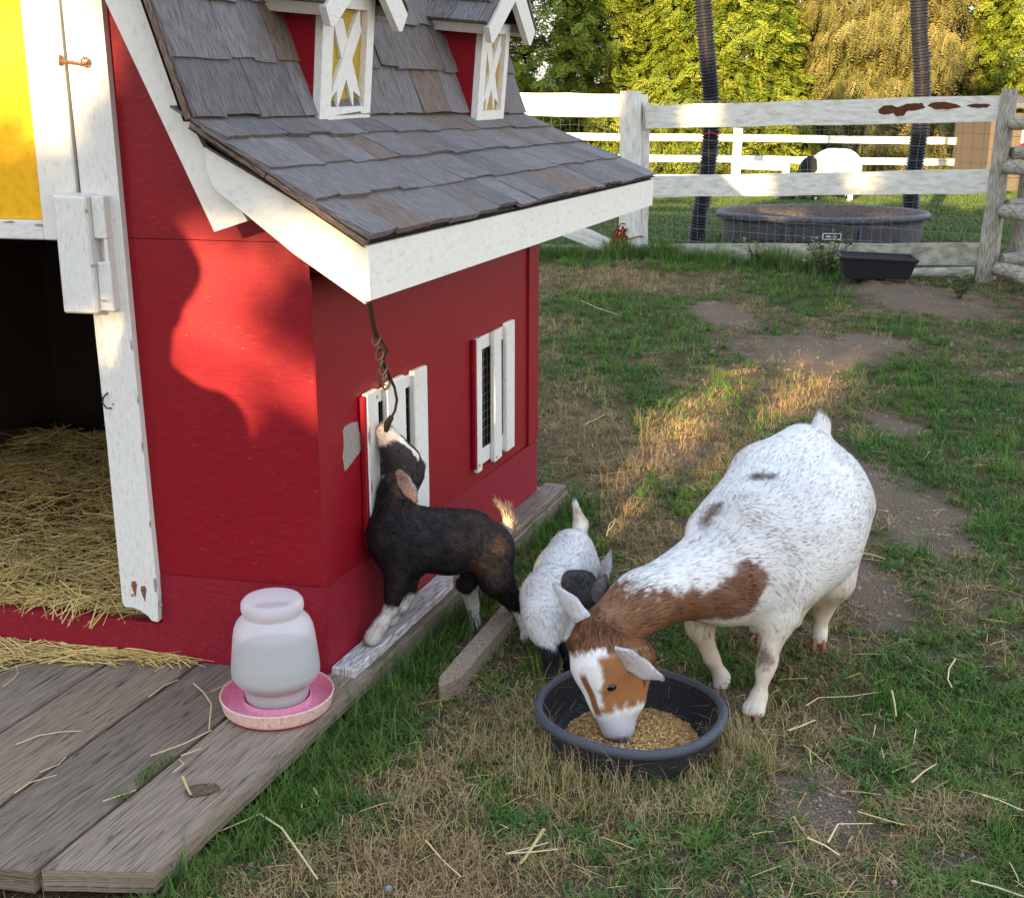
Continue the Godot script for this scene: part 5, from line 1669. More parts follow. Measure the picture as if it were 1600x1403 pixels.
func sleeve_top(o: Node3D, p: Vector3, sd: int, lean: float) -> void:
	var g := Geo.new()
	var pts := []
	var rad := []
	for k in 8:
		pts.append(p + Vector3(lean * k, 0.32 * k - 0.25, 0.02 * sin(k)))
		rad.append(0.05 - 0.005 * k)
	g.tube(pts, rad, 10)
	part("trunk", g, M.bark, o)
	var gl := Geo.new()
	var r := RandomNumberGenerator.new()
	r.seed = sd
	var buf := PackedFloat32Array()
	for k in 7:
		var s: Vector3 = pts[3 + k % 4]
		var an := r.randf() * TAU
		var e := s + Vector3(cos(an) * 0.7, r.randf_range(0.3, 0.8), sin(an) * 0.7)
		gl.tube([s, (s + e) * 0.5 + Vector3(0, 0.08, 0), e], [0.022, 0.014, 0.006], 6)
		for j in 90:
			var q := s.lerp(e, r.randf_range(0.35, 1.1)) + Vector3(r.randfn(), r.randfn(), r.randfn()) * 0.16
			var b := r.randf() * TAU
			var y := Vector3(cos(b), r.randf_range(-0.7, 0.5), sin(b)).normalized()
			var x := y.cross(Vector3.UP).normalized()
			push(buf, x, y, x.cross(y), q, Color(0.05, 0.1, 0.02).lerp(Color(0.1, 0.15, 0.03), r.randf()))
	part("limbs", gl, M.bark, o)
	scatter("crown", broad_sprig(), M.leaf, buf, o)

func far_goat() -> void:
	var z := -17.6
	var base := Vector3(4.207, -0.1954, -17.6)
	base.y = hgt(base.x, z)
	var o := thing("grazing_goat", "white goat with black forequarters grazing far beyond the fence", "goat", base)
	var B := [
		[Vector3(4.29, 0.2291, -17.6), Vector3(4.462, 0.2291, -17.6), 0.235, 0.25, 0.08],
		[Vector3(4.095, 0.1785, -17.6), Vector3(4.29, 0.2291, -17.6), 0.20, 0.235, 0.08],
		[Vector3(4.031, 0.2291, -17.6), Vector3(3.889, 0.0345, -17.6), 0.15, 0.10, 0.06],
		[Vector3(3.889, 0.0345, -17.6), Vector3(3.734, -0.1568, -17.55), 0.085, 0.07, 0.04],
		[Vector3(3.733, -0.1398, -17.55), Vector3(3.556, -0.2374, -17.5), 0.065, 0.04, 0.03],
		[Vector3(4.055, 0.0423, -17.5), Vector3(4.091, -0.2374, -17.5), 0.07, 0.04, 0.05],
		[Vector3(3.963, 0.0268, -17.7), Vector3(3.964, -0.2733, -17.7), 0.07, 0.04, 0.05],
		[Vector3(4.506, 0.1013, -17.5), Vector3(4.557, -0.2374, -17.5), 0.09, 0.04, 0.06],
		[Vector3(4.445, 0.0865, -17.7), Vector3(4.471, -0.2733, -17.7), 0.09, 0.04, 0.06],
		[Vector3(4.613, 0.288, -17.6), Vector3(4.673, 0.1785, -17.6), 0.03, 0.02, 0.03]]
	var d := blob(B, 0.022)
	var split: float = Vector3(4.066, 0.2291, -17.6).x
	var leg: float = Vector3(4.085, -0.0589, -17.6).y
	dress(d, B, func(p: Vector3, _n: Vector3) -> Color:
		if p.x < split + noise.get_noise_3d(p.x * 6.0, p.y * 6.0, p.z * 6.0) * 0.06 or p.y < leg and rng.randf() < 0.93 and p.x < split + 0.45:
			return Color(0.012, 0.012, 0.014)
		return Color(0.74, 0.74, 0.74))
	var mi := MeshInstance3D.new()
	mi.mesh = body_mesh([d])
	mi.material_override = M.coat
	put(mi, "body", o)


# ---- trees -----------------------------------------------------------------------
func flat_spray(n: int, length: float, spread: float, width: float, droop: float) -> ArrayMesh:
	# a fern-like conifer spray: paired narrow leaflets along a drooping stem
	var g := Geo.new()
	for k in n:
		var t := (k + 0.5) / n
		for s in [-1.0, 1.0]:
			var o := Vector3(0, t * length, -droop * t * t * length)
			var l := spread * sin(PI * (0.12 + 0.8 * t)) * rng.randf_range(0.75, 1.15)
			var dir := Vector3(s * 0.8, 0.62, -0.3 * droop + rng.randf_range(-0.35, 0.25)).normalized()
			var e := o + dir * l
			var side := Vector3(-dir.y, dir.x, 0).normalized() * width
			var nn := dir.cross(side).normalized()
			if nn.z < 0:
				nn = -nn
			var sh := rng.randf_range(0.75, 1.2)
			g.tint = Color(sh, sh, sh)
			g.quad(o, o + dir * l * 0.45 + side, e, o + dir * l * 0.45 - side, nn)
	return g.mesh()

func broad_sprig() -> ArrayMesh:
	var g := Geo.new()
	for k in 10:
		var o := Vector3(rng.randf_range(-0.07, 0.07), rng.randf_range(0, 0.2), rng.randf_range(-0.07, 0.07))
		var a := rng.randf() * TAU
		var d := Vector3(cos(a), rng.randf_range(-0.5, 0.5), sin(a)).normalized()
		var s := d.cross(Vector3(rng.randf(), 1, rng.randf())).normalized()
		var l := rng.randf_range(0.06, 0.10)
		var nn := d.cross(s).normalized()
		if nn.y < 0:
			nn = -nn
		g.quad(o, o + d * l * 0.5 + s * l * 0.3, o + d * l, o + d * l * 0.5 - s * l * 0.3, nn)
	return g.mesh()

func conifer(label: String, x: float, z: float, height: float, radius: float, count: int, spray: ArrayMesh, size: float, c0: Color, c1: Color, tip: Color, hang: float, lumpy: float) -> void:
	var y0 := hgt(x, z)
	var o := thing("conifer", label, "tree", Vector3(x, y0, z), "conifers along the far side of the meadow")
	var g := Geo.new()
	g.tube([Vector3(x, y0 - 0.1, z), Vector3(x, y0 + height * 0.5, z), Vector3(x, y0 + height * 0.97, z)], [0.17, 0.1, 0.02], 10)
	part("trunk", g, M.bark, o)
	var buf := PackedFloat32Array()
	var sd := x * 13.0
	for k in count:
		var t := pow(rng.randf(), 1.1)
		var an := rng.randf() * TAU
		if sin(an) < -0.35 and rng.randf() < 0.7:
			an = -an
		var prof := radius * pow(1.0 - t * 0.93, 0.65) * (0.82 + 0.18 * sin(minf(t * 9.0, PI / 2)))
		var lump := noise.get_noise_3d(cos(an) * 1.6 + sd, t * height * 1.1, sin(an) * 1.6)
		var lump2 := noise.get_noise_3d(cos(an) * 5.0 + sd, t * height * 2.6, sin(an) * 5.0 + 20.0)
		var r := prof * (1.0 + lumpy * (lump + lump2 * 0.6))
		r *= 1.0 - 0.42 * pow(rng.randf(), 2.2)
		var dirn := Vector3(cos(an), 0, sin(an))
		var p := Vector3(x, y0 + 0.05 + t * height, z) + dirn * r
		var y := (dirn * rng.randf_range(0.5, 1.0) + Vector3(0, hang + rng.randf_range(-0.35, 0.35), 0) + Vector3(rng.randfn(), 0, rng.randfn()) * 0.4).normalized()
		var nz := (Vector3.UP * 0.8 + dirn * 0.5 + Vector3(rng.randfn(), rng.randfn(), rng.randfn()) * 0.35)
		nz = (nz - y * nz.dot(y)).normalized()
		var xx := y.cross(nz)
		var s := size * rng.randf_range(0.65, 1.3)
		var c := c0.lerp(c1, clampf(0.5 + lump2 * 1.2 + rng.randf_range(-0.35, 0.35), 0, 1))
		if rng.randf() < 0.12:
			c = c.lerp(tip, 0.7)
		push(buf, xx * s, y * s, nz * s, p - y * s * 0.35, c)
	scatter("crown", spray, M.leaf, buf, o)

func make_trees() -> void:
	var cedar := flat_spray(7, 1.0, 0.46, 0.055, 0.25)
	var spruce := flat_spray(9, 1.0, 0.30, 0.035, 0.55)
	# every crown reaches the ground
	conifer("green cedar at the left of the row, partly shaded", 1.15, -26.5, 6.4, 2.0, 12000, cedar, 0.25, Color(0.11, 0.16, 0.013), Color(0.20, 0.235, 0.021), Color(0.26, 0.25, 0.035), -0.25, 0.38)
	conifer("yellow green cedar behind the left drain pipe", 4.0, -26.2, 6.2, 2.15, 14000, cedar, 0.25, Color(0.11, 0.16, 0.013), Color(0.20, 0.235, 0.021), Color(0.26, 0.25, 0.035), -0.25, 0.34)
	conifer("olive brown drooping spruce between two bright cedars", 7.25, -26.8, 7.0, 2.3, 13000, spruce, 0.33, Color(0.09, 0.095, 0.022), Color(0.18, 0.155, 0.042), Color(0.36, 0.25, 0.09), -0.85, 0.45)
	conifer("yellow green cedar at the right edge of the row", 10.6, -26.4, 6.3, 2.2, 14000, cedar, 0.24, Color(0.11, 0.16, 0.013), Color(0.20, 0.235, 0.021), Color(0.26, 0.25, 0.035), -0.25, 0.32)
	conifer("cedar standing behind the gap left of the spruce", 5.6, -28.6, 6.5, 2.3, 9000, cedar, 0.33, Color(0.11, 0.16, 0.013), Color(0.20, 0.235, 0.021), Color(0.26, 0.25, 0.035), -0.25, 0.3)
	conifer("cedar standing behind the gap right of the spruce", 9.1, -28.8, 6.5, 2.3, 9000, cedar, 0.33, Color(0.11, 0.16, 0.013), Color(0.20, 0.235, 0.021), Color(0.26, 0.25, 0.035), -0.25, 0.3)
	conifer("cedar between the shaded cedar and the yellow one, farther back", 2.6, -28.6, 6.5, 2.2, 9000, cedar, 0.33, Color(0.11, 0.16, 0.013), Color(0.20, 0.235, 0.021), Color(0.26, 0.25, 0.035), -0.25, 0.3)
	conifer("cedar behind the barn at the row's left end", -1.4, -26.6, 6.4, 2.1, 8000, cedar, 0.3, Color(0.11, 0.16, 0.013), Color(0.20, 0.235, 0.021), Color(0.26, 0.25, 0.035), -0.25, 0.35)
	conifer("cedar at the far left of the row, beyond the barn roof", -4.4, -26.6, 6.4, 2.1, 8000, cedar, 0.3, Color(0.11, 0.16, 0.013), Color(0.20, 0.235, 0.021), Color(0.26, 0.25, 0.035), -0.25, 0.35)

# ---- trees out of the frame, behind the camera and to the left: they shade the yard --------
# the sun comes through their gaps where the photograph shows it on the ground, the barn and the fence
var GAPS := []

func sun_ab(p: Vector3) -> Vector2:
	var e1 := SUN.cross(Vector3.UP).normalized() * -1.0
	var e2 := SUN.cross(e1)
	if e2.y < 0:
		e2 = -e2
	return Vector2(p.dot(e1), p.dot(e2))

func gap(p: Vector3, r: float) -> void:
	var q := sun_ab(p)
	GAPS.append([q.x, q.y, r])

func make_shade_trees() -> void:
	var fp := func(r: float, h: float) -> Vector3:
		return FRONT * Vector3(r, h, 0.0)
	# door and jamb, upper part
	gap(fp.call(-0.75, 1.45), 0.20)
	gap(fp.call(-0.50, 1.52), 0.16)
	gap(fp.call(-0.45, 1.40), 0.10)
	gap(fp.call(-0.55, 1.28), 0.09)
	gap(fp.call(-0.75, 1.25), 0.10)
	# jamb spot
	gap(fp.call(-0.485, 0.85), 0.105)
	# patch on the red wall
	for q in [[Vector2(-0.2308, 0.9967), 0.16], [Vector2(-0.2448, 0.8633), 0.16], [Vector2(-0.2485, 0.7482), 0.16], [Vector2(-0.2159, 0.6695), 0.10], [Vector2(-0.2776, 1.064), 0.09]]:
		gap(fp.call(q[0].x, q[0].y), q[1])
	# eave board end
	gap(FRONT * Vector3(0.05, 1.08, 0.128), 0.12)
	gap(FRONT * Vector3(0.10, 1.04, 0.128), 0.11)
	# ground
	for q in [[Vector3(0.6399, 0, -4.924), 0.17], [Vector3(0.6824, 0, -4.494), 0.12], [Vector3(0.6454, 0, -5.437), 0.10], [Vector3(1.228, 0, -5.611), 0.13], [Vector3(1.49, 0, -5.925), 0.12], [Vector3(1.758, 0, -6.501), 0.10], [Vector3(1.066, 0, -5.437), 0.10], [Vector3(0.3855, 0, -3.934), 0.13], [Vector3(0.4573, 0, -4.128), 0.10], [Vector3(1.064, 0, -5.925), 0.10], [Vector3(1.459, 0, -6.501), 0.12], [Vector3(1.5, 0, -4.401), 0.04]]:
		gap(q[0], q[1] + 0.03)
	# fence
	for q in [[Vector3(1.679, 0.5841, -10.2), 0.17], [Vector3(1.911, 0.5823, -10.1), 0.16], [Vector3(2.574, 0.6397, -9.8), 0.12], [Vector3(2.719, 0.6397, -9.8), 0.10], [Vector3(2.245, 0.0609, -10), 0.12], [Vector3(1.797, 0.9054, -11.2), 0.2]]:
		gap(q[0], q[1])
	for k in 8:
		gap(Vector3(-1.4 + k * 0.3, 1.22, -10.7), 0.22)
	var specs := [[-4.0, 11.3, 1.45], [-2.4, 10.7, 1.4], [-0.95, 11.0, 1.4], [0.45, 10.6, 1.35], [-5.5, 11.8, 1.4]]
	var sh := Vector3(SUN.x, 0, SUN.z).normalized()
	var e1 := SUN.cross(Vector3.UP).normalized() * -1.0
	var sprig := broad_sprig()
	var names := ["broad leafy tree behind the camera, second from the left of five", "broad leafy tree behind the camera, middle of five", "broad leafy tree behind the camera, second from the right of five", "broad leafy tree behind the camera, rightmost of five", "broad leafy tree behind the camera, leftmost of five"]
	for k in specs.size():
		var s: Array = specs[k]
		var base: Vector3 = sh * float(s[1]) + e1 * float(s[0])
		base.y = 0.0
		var o := thing("shade_tree", names[k], "tree", base, "trees shading the yard")
		var g := Geo.new()
		g.tube([base + Vector3(0, -0.1, 0), base + Vector3(0.05, 1.2, 0), base + Vector3(-0.04, 3.4, 0.05), base + Vector3(0, 5.8, 0)], [0.14, 0.11, 0.08, 0.02], 10)
		for j in 9:
			var a := base + Vector3(0, 2.6 + 0.3 * j, 0)
			var an := j * 2.4
			var e := a + Vector3(cos(an) * float(s[2]) * 0.8, 0.5, sin(an) * float(s[2]) * 0.8)
			g.tube([a, (a + e) * 0.5 + Vector3(0, 0.06, 0), e], [0.04, 0.025, 0.008], 6)
		part("trunk", g, M.bark, o)
		var buf := PackedFloat32Array()
		for j in 11000:
			var v := Vector3(rng.randfn(), rng.randfn(), rng.randfn()).normalized() * pow(rng.randf(), 0.45)
			var p := base + Vector3(v.x * float(s[2]), 4.6 + v.y * 2.35, v.z * float(s[2]))
			var q := sun_ab(p)
			var open := false
			for gp in GAPS:
				var dx: float = q.x - gp[0]
				var dy: float = q.y - gp[1]
				if dx * dx + dy * dy < pow(gp[2] + 0.02, 2.0):
					open = true
					break
			if open:
				continue
			var b := rng.randf() * TAU
			var y := Vector3(cos(b), rng.randf_range(-0.8, 0.6), sin(b)).normalized()
			var x := y.cross(Vector3.UP).normalized()
			push(buf, x, y, x.cross(y), p - y * 0.1, Color(0.04, 0.085, 0.018).lerp(Color(0.09, 0.14, 0.03), rng.randf()))
		scatter("crown", sprig, M.leaf, buf, o)
	# a taller tree to the left of the barn shades the left end of the far row
	var tb := Vector3(-7.9, 0, -3.0)
	var o := thing("shade_tree", "tall leafy tree standing alone to the left of the barn", "tree", tb, "trees shading the yard")
	var g := Geo.new()
	g.tube([tb + Vector3(0, -0.1, 0), tb + Vector3(0.1, 3.0, 0), tb + Vector3(0, 8.5, 0)], [0.25, 0.18, 0.03], 10)
	part("trunk", g, M.bark, o)
	var buf := PackedFloat32Array()
	for j in 5000:
		var v := Vector3(rng.randfn(), rng.randfn(), rng.randfn()).normalized() * pow(rng.randf(), 0.45)
		var b := rng.randf() * TAU
		var y := Vector3(cos(b), rng.randf_range(-0.8, 0.6), sin(b)).normalized()
		var x := y.cross(Vector3.UP).normalized()
		push(buf, x * 1.6, y * 1.6, x.cross(y) * 1.6, tb + Vector3(v.x * 1.4, 7.6 + v.y * 1.8, v.z * 1.4), Color(0.04, 0.085, 0.018).lerp(Color(0.09, 0.14, 0.03), rng.randf()))
	scatter("crown", sprig, M.leaf, buf, o)

# ---- waterer, tub, stake, lead -----------------------------------------------------
func make_small_things() -> void:
	# drinker on the deck
	var wc := Vector3(-0.5152, 0.0705, -2.545)
	var w := thing("poultry_drinker", "cloudy plastic jar drinker standing in a pink dish on the deck", "drinker", wc)
	var X := Transform3D(Basis(), wc)
	var jar := Geo.new()
	jar.lathe([Vector2(0.064, 0.022), Vector2(0.068, 0.03), Vector2(0.069, 0.046), Vector2(0.0665, 0.052), Vector2(0.072, 0.060), Vector2(0.089, 0.074), Vector2(0.0955, 0.086), Vector2(0.096, 0.095), Vector2(0.0945, 0.115), Vector2(0.0905, 0.150), Vector2(0.0875, 0.178), Vector2(0.0862, 0.182), Vector2(0.0850, 0.190), Vector2(0.0795, 0.204), Vector2(0.068, 0.217), Vector2(0.0625, 0.221), Vector2(0.0615, 0.225), Vector2(0.0655, 0.230), Vector2(0.0675, 0.240), Vector2(0.066, 0.2505), Vector2(0.061, 0.257), Vector2(0.054, 0.2585), Vector2(0.045, 0.257), Vector2(0.03, 0.2565), Vector2(0.0, 0.2565)], X, 56)
	part("jar", jar, M.jar, w)
	var wat := Geo.new()
	wat.lathe([Vector2(0.0, 0.03), Vector2(0.060, 0.03), Vector2(0.060, 0.052), Vector2(0.068, 0.062), Vector2(0.085, 0.0765), Vector2(0.0905, 0.087), Vector2(0.0915, 0.096), Vector2(0.0898, 0.116), Vector2(0.0878, 0.134), Vector2(0.0, 0.1345)], X, 56)
	part("water", wat, M.jar_water, w)
	var dish := Geo.new()
	dish.lathe([Vector2(0.0, 0.012), Vector2(0.066, 0.0125), Vector2(0.071, 0.030), Vector2(0.074, 0.030), Vector2(0.077, 0.014), Vector2(0.112, 0.0125), Vector2(0.117, 0.018), Vector2(0.1205, 0.036)], X, 64)
	part("dish", dish, M.pink, w)
	var dout := Geo.new()
	dout.lathe([Vector2(0.113, 0.0045), Vector2(0.1185, 0.010), Vector2(0.1225, 0.034), Vector2(0.1245, 0.0365), Vector2(0.1235, 0.039), Vector2(0.1205, 0.0385), Vector2(0.1203, 0.035)], X, 64)
	part("dish_rim", dout, M.pink_old, w)
	var dbot := Geo.new()
	dbot.lathe([Vector2(0.0, 0.0005), Vector2(0.105, 0.0005), Vector2(0.1115, 0.0015), Vector2(0.1130, 0.0046)], X, 64)
	part("dish_foot", dbot, M.pink_base, w)
	# rubber feed tub
	var tc := Vector3(0.256, 0, -2.505)
	var tub := thing("feed_tub", "round black rubber feed tub in the grass under the doe's muzzle", "feed tub", tc)
	var TXf := Transform3D(Basis(), tc)
	var wob := func(g: Geo) -> void:
		for i in g.v.size():
			var p := g.v[i] - tc
			var an := atan2(p.z, p.x)
			g.v[i] += Vector3(p.x, 0, p.z) * 0.018 * sin(an * 2.0 + 0.6) + Vector3(0, 0.004 * sin(an * 3.0 + 1.0) * p.y / 0.09, 0)
	var tw := Geo.new()
	tw.lathe([Vector2(0.172, -0.012), Vector2(0.178, 0.004), Vector2(0.184, 0.03), Vector2(0.192, 0.067), Vector2(0.194, 0.076)], TXf, 72)
	wob.call(tw)
	part("tub_wall", tw, M.rubber, tub)
	var tr := Geo.new()
	tr.lathe([Vector2(0.194, 0.075), Vector2(0.201, 0.0765), Vector2(0.206, 0.082), Vector2(0.2065, 0.090), Vector2(0.202, 0.097), Vector2(0.195, 0.0985), Vector2(0.189, 0.095), Vector2(0.1865, 0.088)], TXf, 72)
	wob.call(tr)
	part("rim", tr, M.rubber_rim, tub)
	var ti := Geo.new()
	ti.lathe([Vector2(0.1866, 0.089), Vector2(0.182, 0.06), Vector2(0.172, 0.018), Vector2(0.16, 0.008), Vector2(0.0, 0.006)], TXf, 72)
	wob.call(ti)
	part("tub_lining", ti, M.rubber, tub)
	# mixed grain heaped in the tub
	var kern := Geo.new()
	kern.lathe([Vector2(0.0, -0.0034), Vector2(0.0021, -0.002), Vector2(0.0026, 0.0), Vector2(0.0018, 0.0022), Vector2(0.0, 0.0036)], Transform3D(), 6)
	var kb := PackedFloat32Array()
	var heap := Geo.new()
	var gh := func(r: float, an: float) -> float:
		return 0.012 + 0.030 * (1.0 - pow(r / 0.145, 2.0)) + 0.006 * noise.get_noise_2d(cos(an) * r * 30.0, sin(an) * r * 30.0)
	for i in 10:
		for k in 36:
			var q := []
			for e in [[i, k], [i, k + 1], [i + 1, k + 1], [i + 1, k]]:
				var r: float = 0.145 * e[0] / 10.0
				var an: float = TAU * e[1] / 36.0
				q.append(tc + Vector3(cos(an) * r + 0.005, gh.call(r, an), sin(an) * r + 0.0))
			heap.quad(q[0], q[1], q[2], q[3], Vector3.UP)
	var grain := thing("grain", "mixed golden grain lying in the feed tub", "grain", tc)
	grain.set_meta("kind", "stuff")
	part("heap", heap, plain(C8(120, 84, 40), 0.9), grain)
	for k in 9000:
		var r := 0.148 * sqrt(rng.randf())
		var an := rng.randf() * TAU
		var p: Vector3 = tc + Vector3(cos(an) * r + 0.005, gh.call(minf(r, 0.1449), an) + rng.randf_range(-0.001, 0.0025), sin(an) * r)
		var b := Basis.from_euler(Vector3(rng.randf() * TAU, rng.randf() * TAU, rng.randf() * TAU)) * Basis.from_scale(Vector3.ONE * rng.randf_range(0.8, 1.35))
		var c := Color(0.34, 0.165, 0.04).lerp(Color(0.54, 0.31, 0.09), rng.randf())
		if rng.randf() < 0.18:
			c = Color(0.16, 0.085, 0.035)
		elif rng.randf() < 0.12:
			c = Color(0.66, 0.50, 0.26)
		push(kb, b.x, b.y, b.z, p, c)
	scatter("kernels", kern.mesh(), M.straw, kb, grain)
	# pointed stake
	var a := Vector3(-0.1611, 0, -2.699)
	var b2 := Vector3(0.0384, 0, -3.232)
	a.y = 0.022
	b2.y = 0.045
	var d := (b2 - a)
	var dn := d.normalized()
	var zz := dn.cross(Vector3.UP).normalized()
	var yy := zz.cross(dn)
	var st := Geo.new()
	var L := d.length()
	st.prism(PackedVector2Array([Vector2(0.0, -0.006), Vector2(0.006, 0.004), Vector2(0.062, 0.025), Vector2(L, 0.026), Vector2(L, -0.024), Vector2(0.045, -0.025), Vector2(0.004, -0.012)]), -0.021, 0.021, Transform3D(Basis(dn, zz, -yy), Vector3.ZERO), Vector2(1.3, 0.7))
	single("wooden_stake", st, M.stake, "pointed wooden stake lying in the grass beside the side timbers", "stake", Transform3D(Basis(), a))
	# dark lead hanging from the eave into the dark kid's mouth
	var at := loc(-0.10, 0.985, 0.19)
	var lead := thing("hanging_lead", "dark knotted lead hanging from the eave corner to the dark kid's mouth", "lead", at)
	var rp := []
	for e in [Vector3(-0.2989, 0.9462, -2.66), Vector3(-0.2979, 0.9168, -2.68), Vector3(-0.2966, 0.8837, -2.71), Vector3(-0.2939, 0.8574, -2.73)]:
		rp.append(e)
	var g := Geo.new()
	g.tube(rp, [0.0055, 0.005, 0.005, 0.006], 7, true, 0.5)
	part("strap", g, M.rope, lead)
	for k in 7:
		var gl := Geo.new()
		var c0 := (Vector3(-0.2946, 0.8521, -2.735)).lerp(Vector3(-0.2829, 0.7367, -2.807), k / 6.0)
		var pts := []
		var tilt := k * 1.5
		for j in 11:
			var an := TAU * j / 10.0
			pts.append(c0 + Vector3(cos(tilt) * 0.008 * cos(an) + 0.003 * sin(an), 0.012 * sin(an), sin(tilt) * 0.008 * cos(an)))
		gl.tube(pts, range(11).map(func(_k): return 0.0031), 6, false)
		part("link", gl, M.dark_metal, lead)
	var c1 := []
	for e in [Vector3(-0.284, 0.8497, -2.74), Vector3(-0.2745, 0.8249, -2.75), Vector3(-0.2857, 0.7963, -2.77), Vector3(-0.2767, 0.7604, -2.8), Vector3(-0.2674, 0.7238, -2.83), Vector3(-0.2651, 0.6864, -2.86), Vector3(-0.2721, 0.6554, -2.88), Vector3(-0.285, 0.6301, -2.9), Vector3(-0.293, 0.6058, -2.915)]:
		c1.append(e)
	var gc := Geo.new()
	gc.tube(c1, range(9).map(func(_k): return 0.0033), 7)
	part("cord", gc, M.rope, lead)
	var c2 := []
	for e in [Vector3(-0.2955, 0.7839, -2.78), Vector3(-0.3031, 0.7554, -2.79), Vector3(-0.2931, 0.7384, -2.8), Vector3(-0.2798, 0.7316, -2.81), Vector3(-0.2724, 0.7419, -2.81)]:
		c2.append(e)
	var gd := Geo.new()
	gd.tube(c2, range(5).map(func(_k): return 0.0018), 6)
	part("wire_loop", gd, M.dark_metal, lead)
	var ge := Geo.new()
	ge.tube([Vector3(-0.2833, 0.6347, -2.9), Vector3(-0.2938, 0.6165, -2.91), Vector3(-0.2983, 0.595, -2.92)], [0.007, 0.0085, 0.006], 8)
	part("knot", ge, M.rope, lead)
	# weeds at the fence
	weed("leafy weed growing against the bottom rail left of the feed bin", Vector3(2.264, 0, -9.216), 0.34, 26, 91)
	weed("low weed at the fence foot right of the orange twine", Vector3(1.862, 0, -9.798), 0.2, 14, 92)
	weed("small pale weed on bare soil right of the feed bin", Vector3(2.92, 0, -8.28), 0.16, 9, 93)
	# odds and ends in the foreground
	var lump := Geo.new()
	lump.lathe([Vector2(0.0, -0.004), Vector2(0.011, 0.0), Vector2(0.013, 0.006), Vector2(0.008, 0.012), Vector2(0.0, 0.014)], Transform3D(), 9, Vector2(1.0, 0.7))
	single("clod", lump, plain(C8(24, 20, 18), 0.8), "small black clod at the end of a straw in the front grass", "clod", Transform3D(Basis(), Vector3(0.0118, 0, -2.055)))
	var peb := Geo.new()
	peb.lathe([Vector2(0.0, -0.006), Vector2(0.007, -0.002), Vector2(0.0085, 0.004), Vector2(0.006, 0.010), Vector2(0.0, 0.0125)], Transform3D(), 12, Vector2(1.0, 0.8))
	single("pebble", peb, plain(C8(142, 140, 138), 0.85), "grey pebble at the bottom edge among dry grass", "pebble", Transform3D(Basis(), Vector3(-0.2213, 0, -1.981)))
	for f in [[Vector3(1.018, 0, -6.564), 0.5, "small grey feather standing in the grass beyond the doe"], [Vector3(2.374, 0, -6.779), 2.0, "small white feather lying near the right edge"]]:
		var fg := Geo.new()
		var fd := Vector3(cos(f[1]), 0.9, sin(f[1])).normalized()
		var fs := fd.cross(Vector3(0, 0, 1)).normalized()
		for k in 6:
			var t0 := k / 6.0
			var t1 := (k + 1) / 6.0
			fg.quad(fd * 0.055 * t0 - fs * 0.009 * sin(PI * (0.1 + 0.85 * t0)), fd * 0.055 * t0 + fs * 0.009 * sin(PI * (0.1 + 0.85 * t0)), fd * 0.055 * t1 + fs * 0.009 * sin(PI * (0.1 + 0.85 * t1)), fd * 0.055 * t1 - fs * 0.009 * sin(PI * (0.1 + 0.85 * t1)), fs.cross(fd))
		single("feather", fg, plain(C8(205, 208, 212), 0.7), f[2], "feather", Transform3D(Basis(), f[0]), "feathers in the grass")

func weed(label: String, at: Vector3, h: float, n: int, sd: int) -> void:
	var r := RandomNumberGenerator.new()
	r.seed = sd
	var o := thing("weed", label, "weed", at)
	var g := Geo.new()
	var lv := Geo.new()
	for k in n:
		var an := r.randf() * TAU
		var ln := r.randf_range(0.1, 0.6)
		var hh := h * r.randf_range(0.5, 1.1)
		var e := at + Vector3(cos(an) * ln * h, hh, sin(an) * ln * h * 0.7)
		g.tube([at, (at + e) * 0.5 + Vector3(0, 0.02, 0), e], [0.004, 0.003, 0.0015], 5)
		for j in 6:
			var p := at.lerp(e, 0.35 + 0.13 * j)
			var b := r.randf() * TAU
			var d := Vector3(cos(b), r.randf_range(-0.1, 0.6), sin(b)).normalized()
			var s := d.cross(Vector3(r.randfn() * 0.4, 1, r.randfn() * 0.4)).normalized()
			var l := r.randf_range(0.03, 0.06)
			var nn := s.cross(d).normalized()
			var sh := r.randf()
			lv.tint = Color(0.07, 0.13, 0.03).lerp(Color(0.17, 0.22, 0.06), sh)
			lv.quad(p, p + d * l * 0.5 + s * l * 0.28, p + d * l, p + d * l * 0.5 - s * l * 0.28, nn)
	part("stems", g, M.bark, o)
	var lo := part("leaves", lv, M.leaf, o)
	lo.set_meta("kind", "stuff")

# ---- straw ----------------------------------------------------------------------
func stalk(pts: Array, w: float) -> Geo:
	var g := Geo.new()
	var rad := []
	for k in pts.size():
		rad.append(w * lerpf(1.0, 0.7, float(k) / maxf(1, pts.size() - 1)))
	var sh := rng.randf()
	g.tint = Color(0.50, 0.37, 0.15).lerp(Color(0.66, 0.54, 0.30), sh)
	g.tube(pts, rad, 5, true, 0.45)
	return g

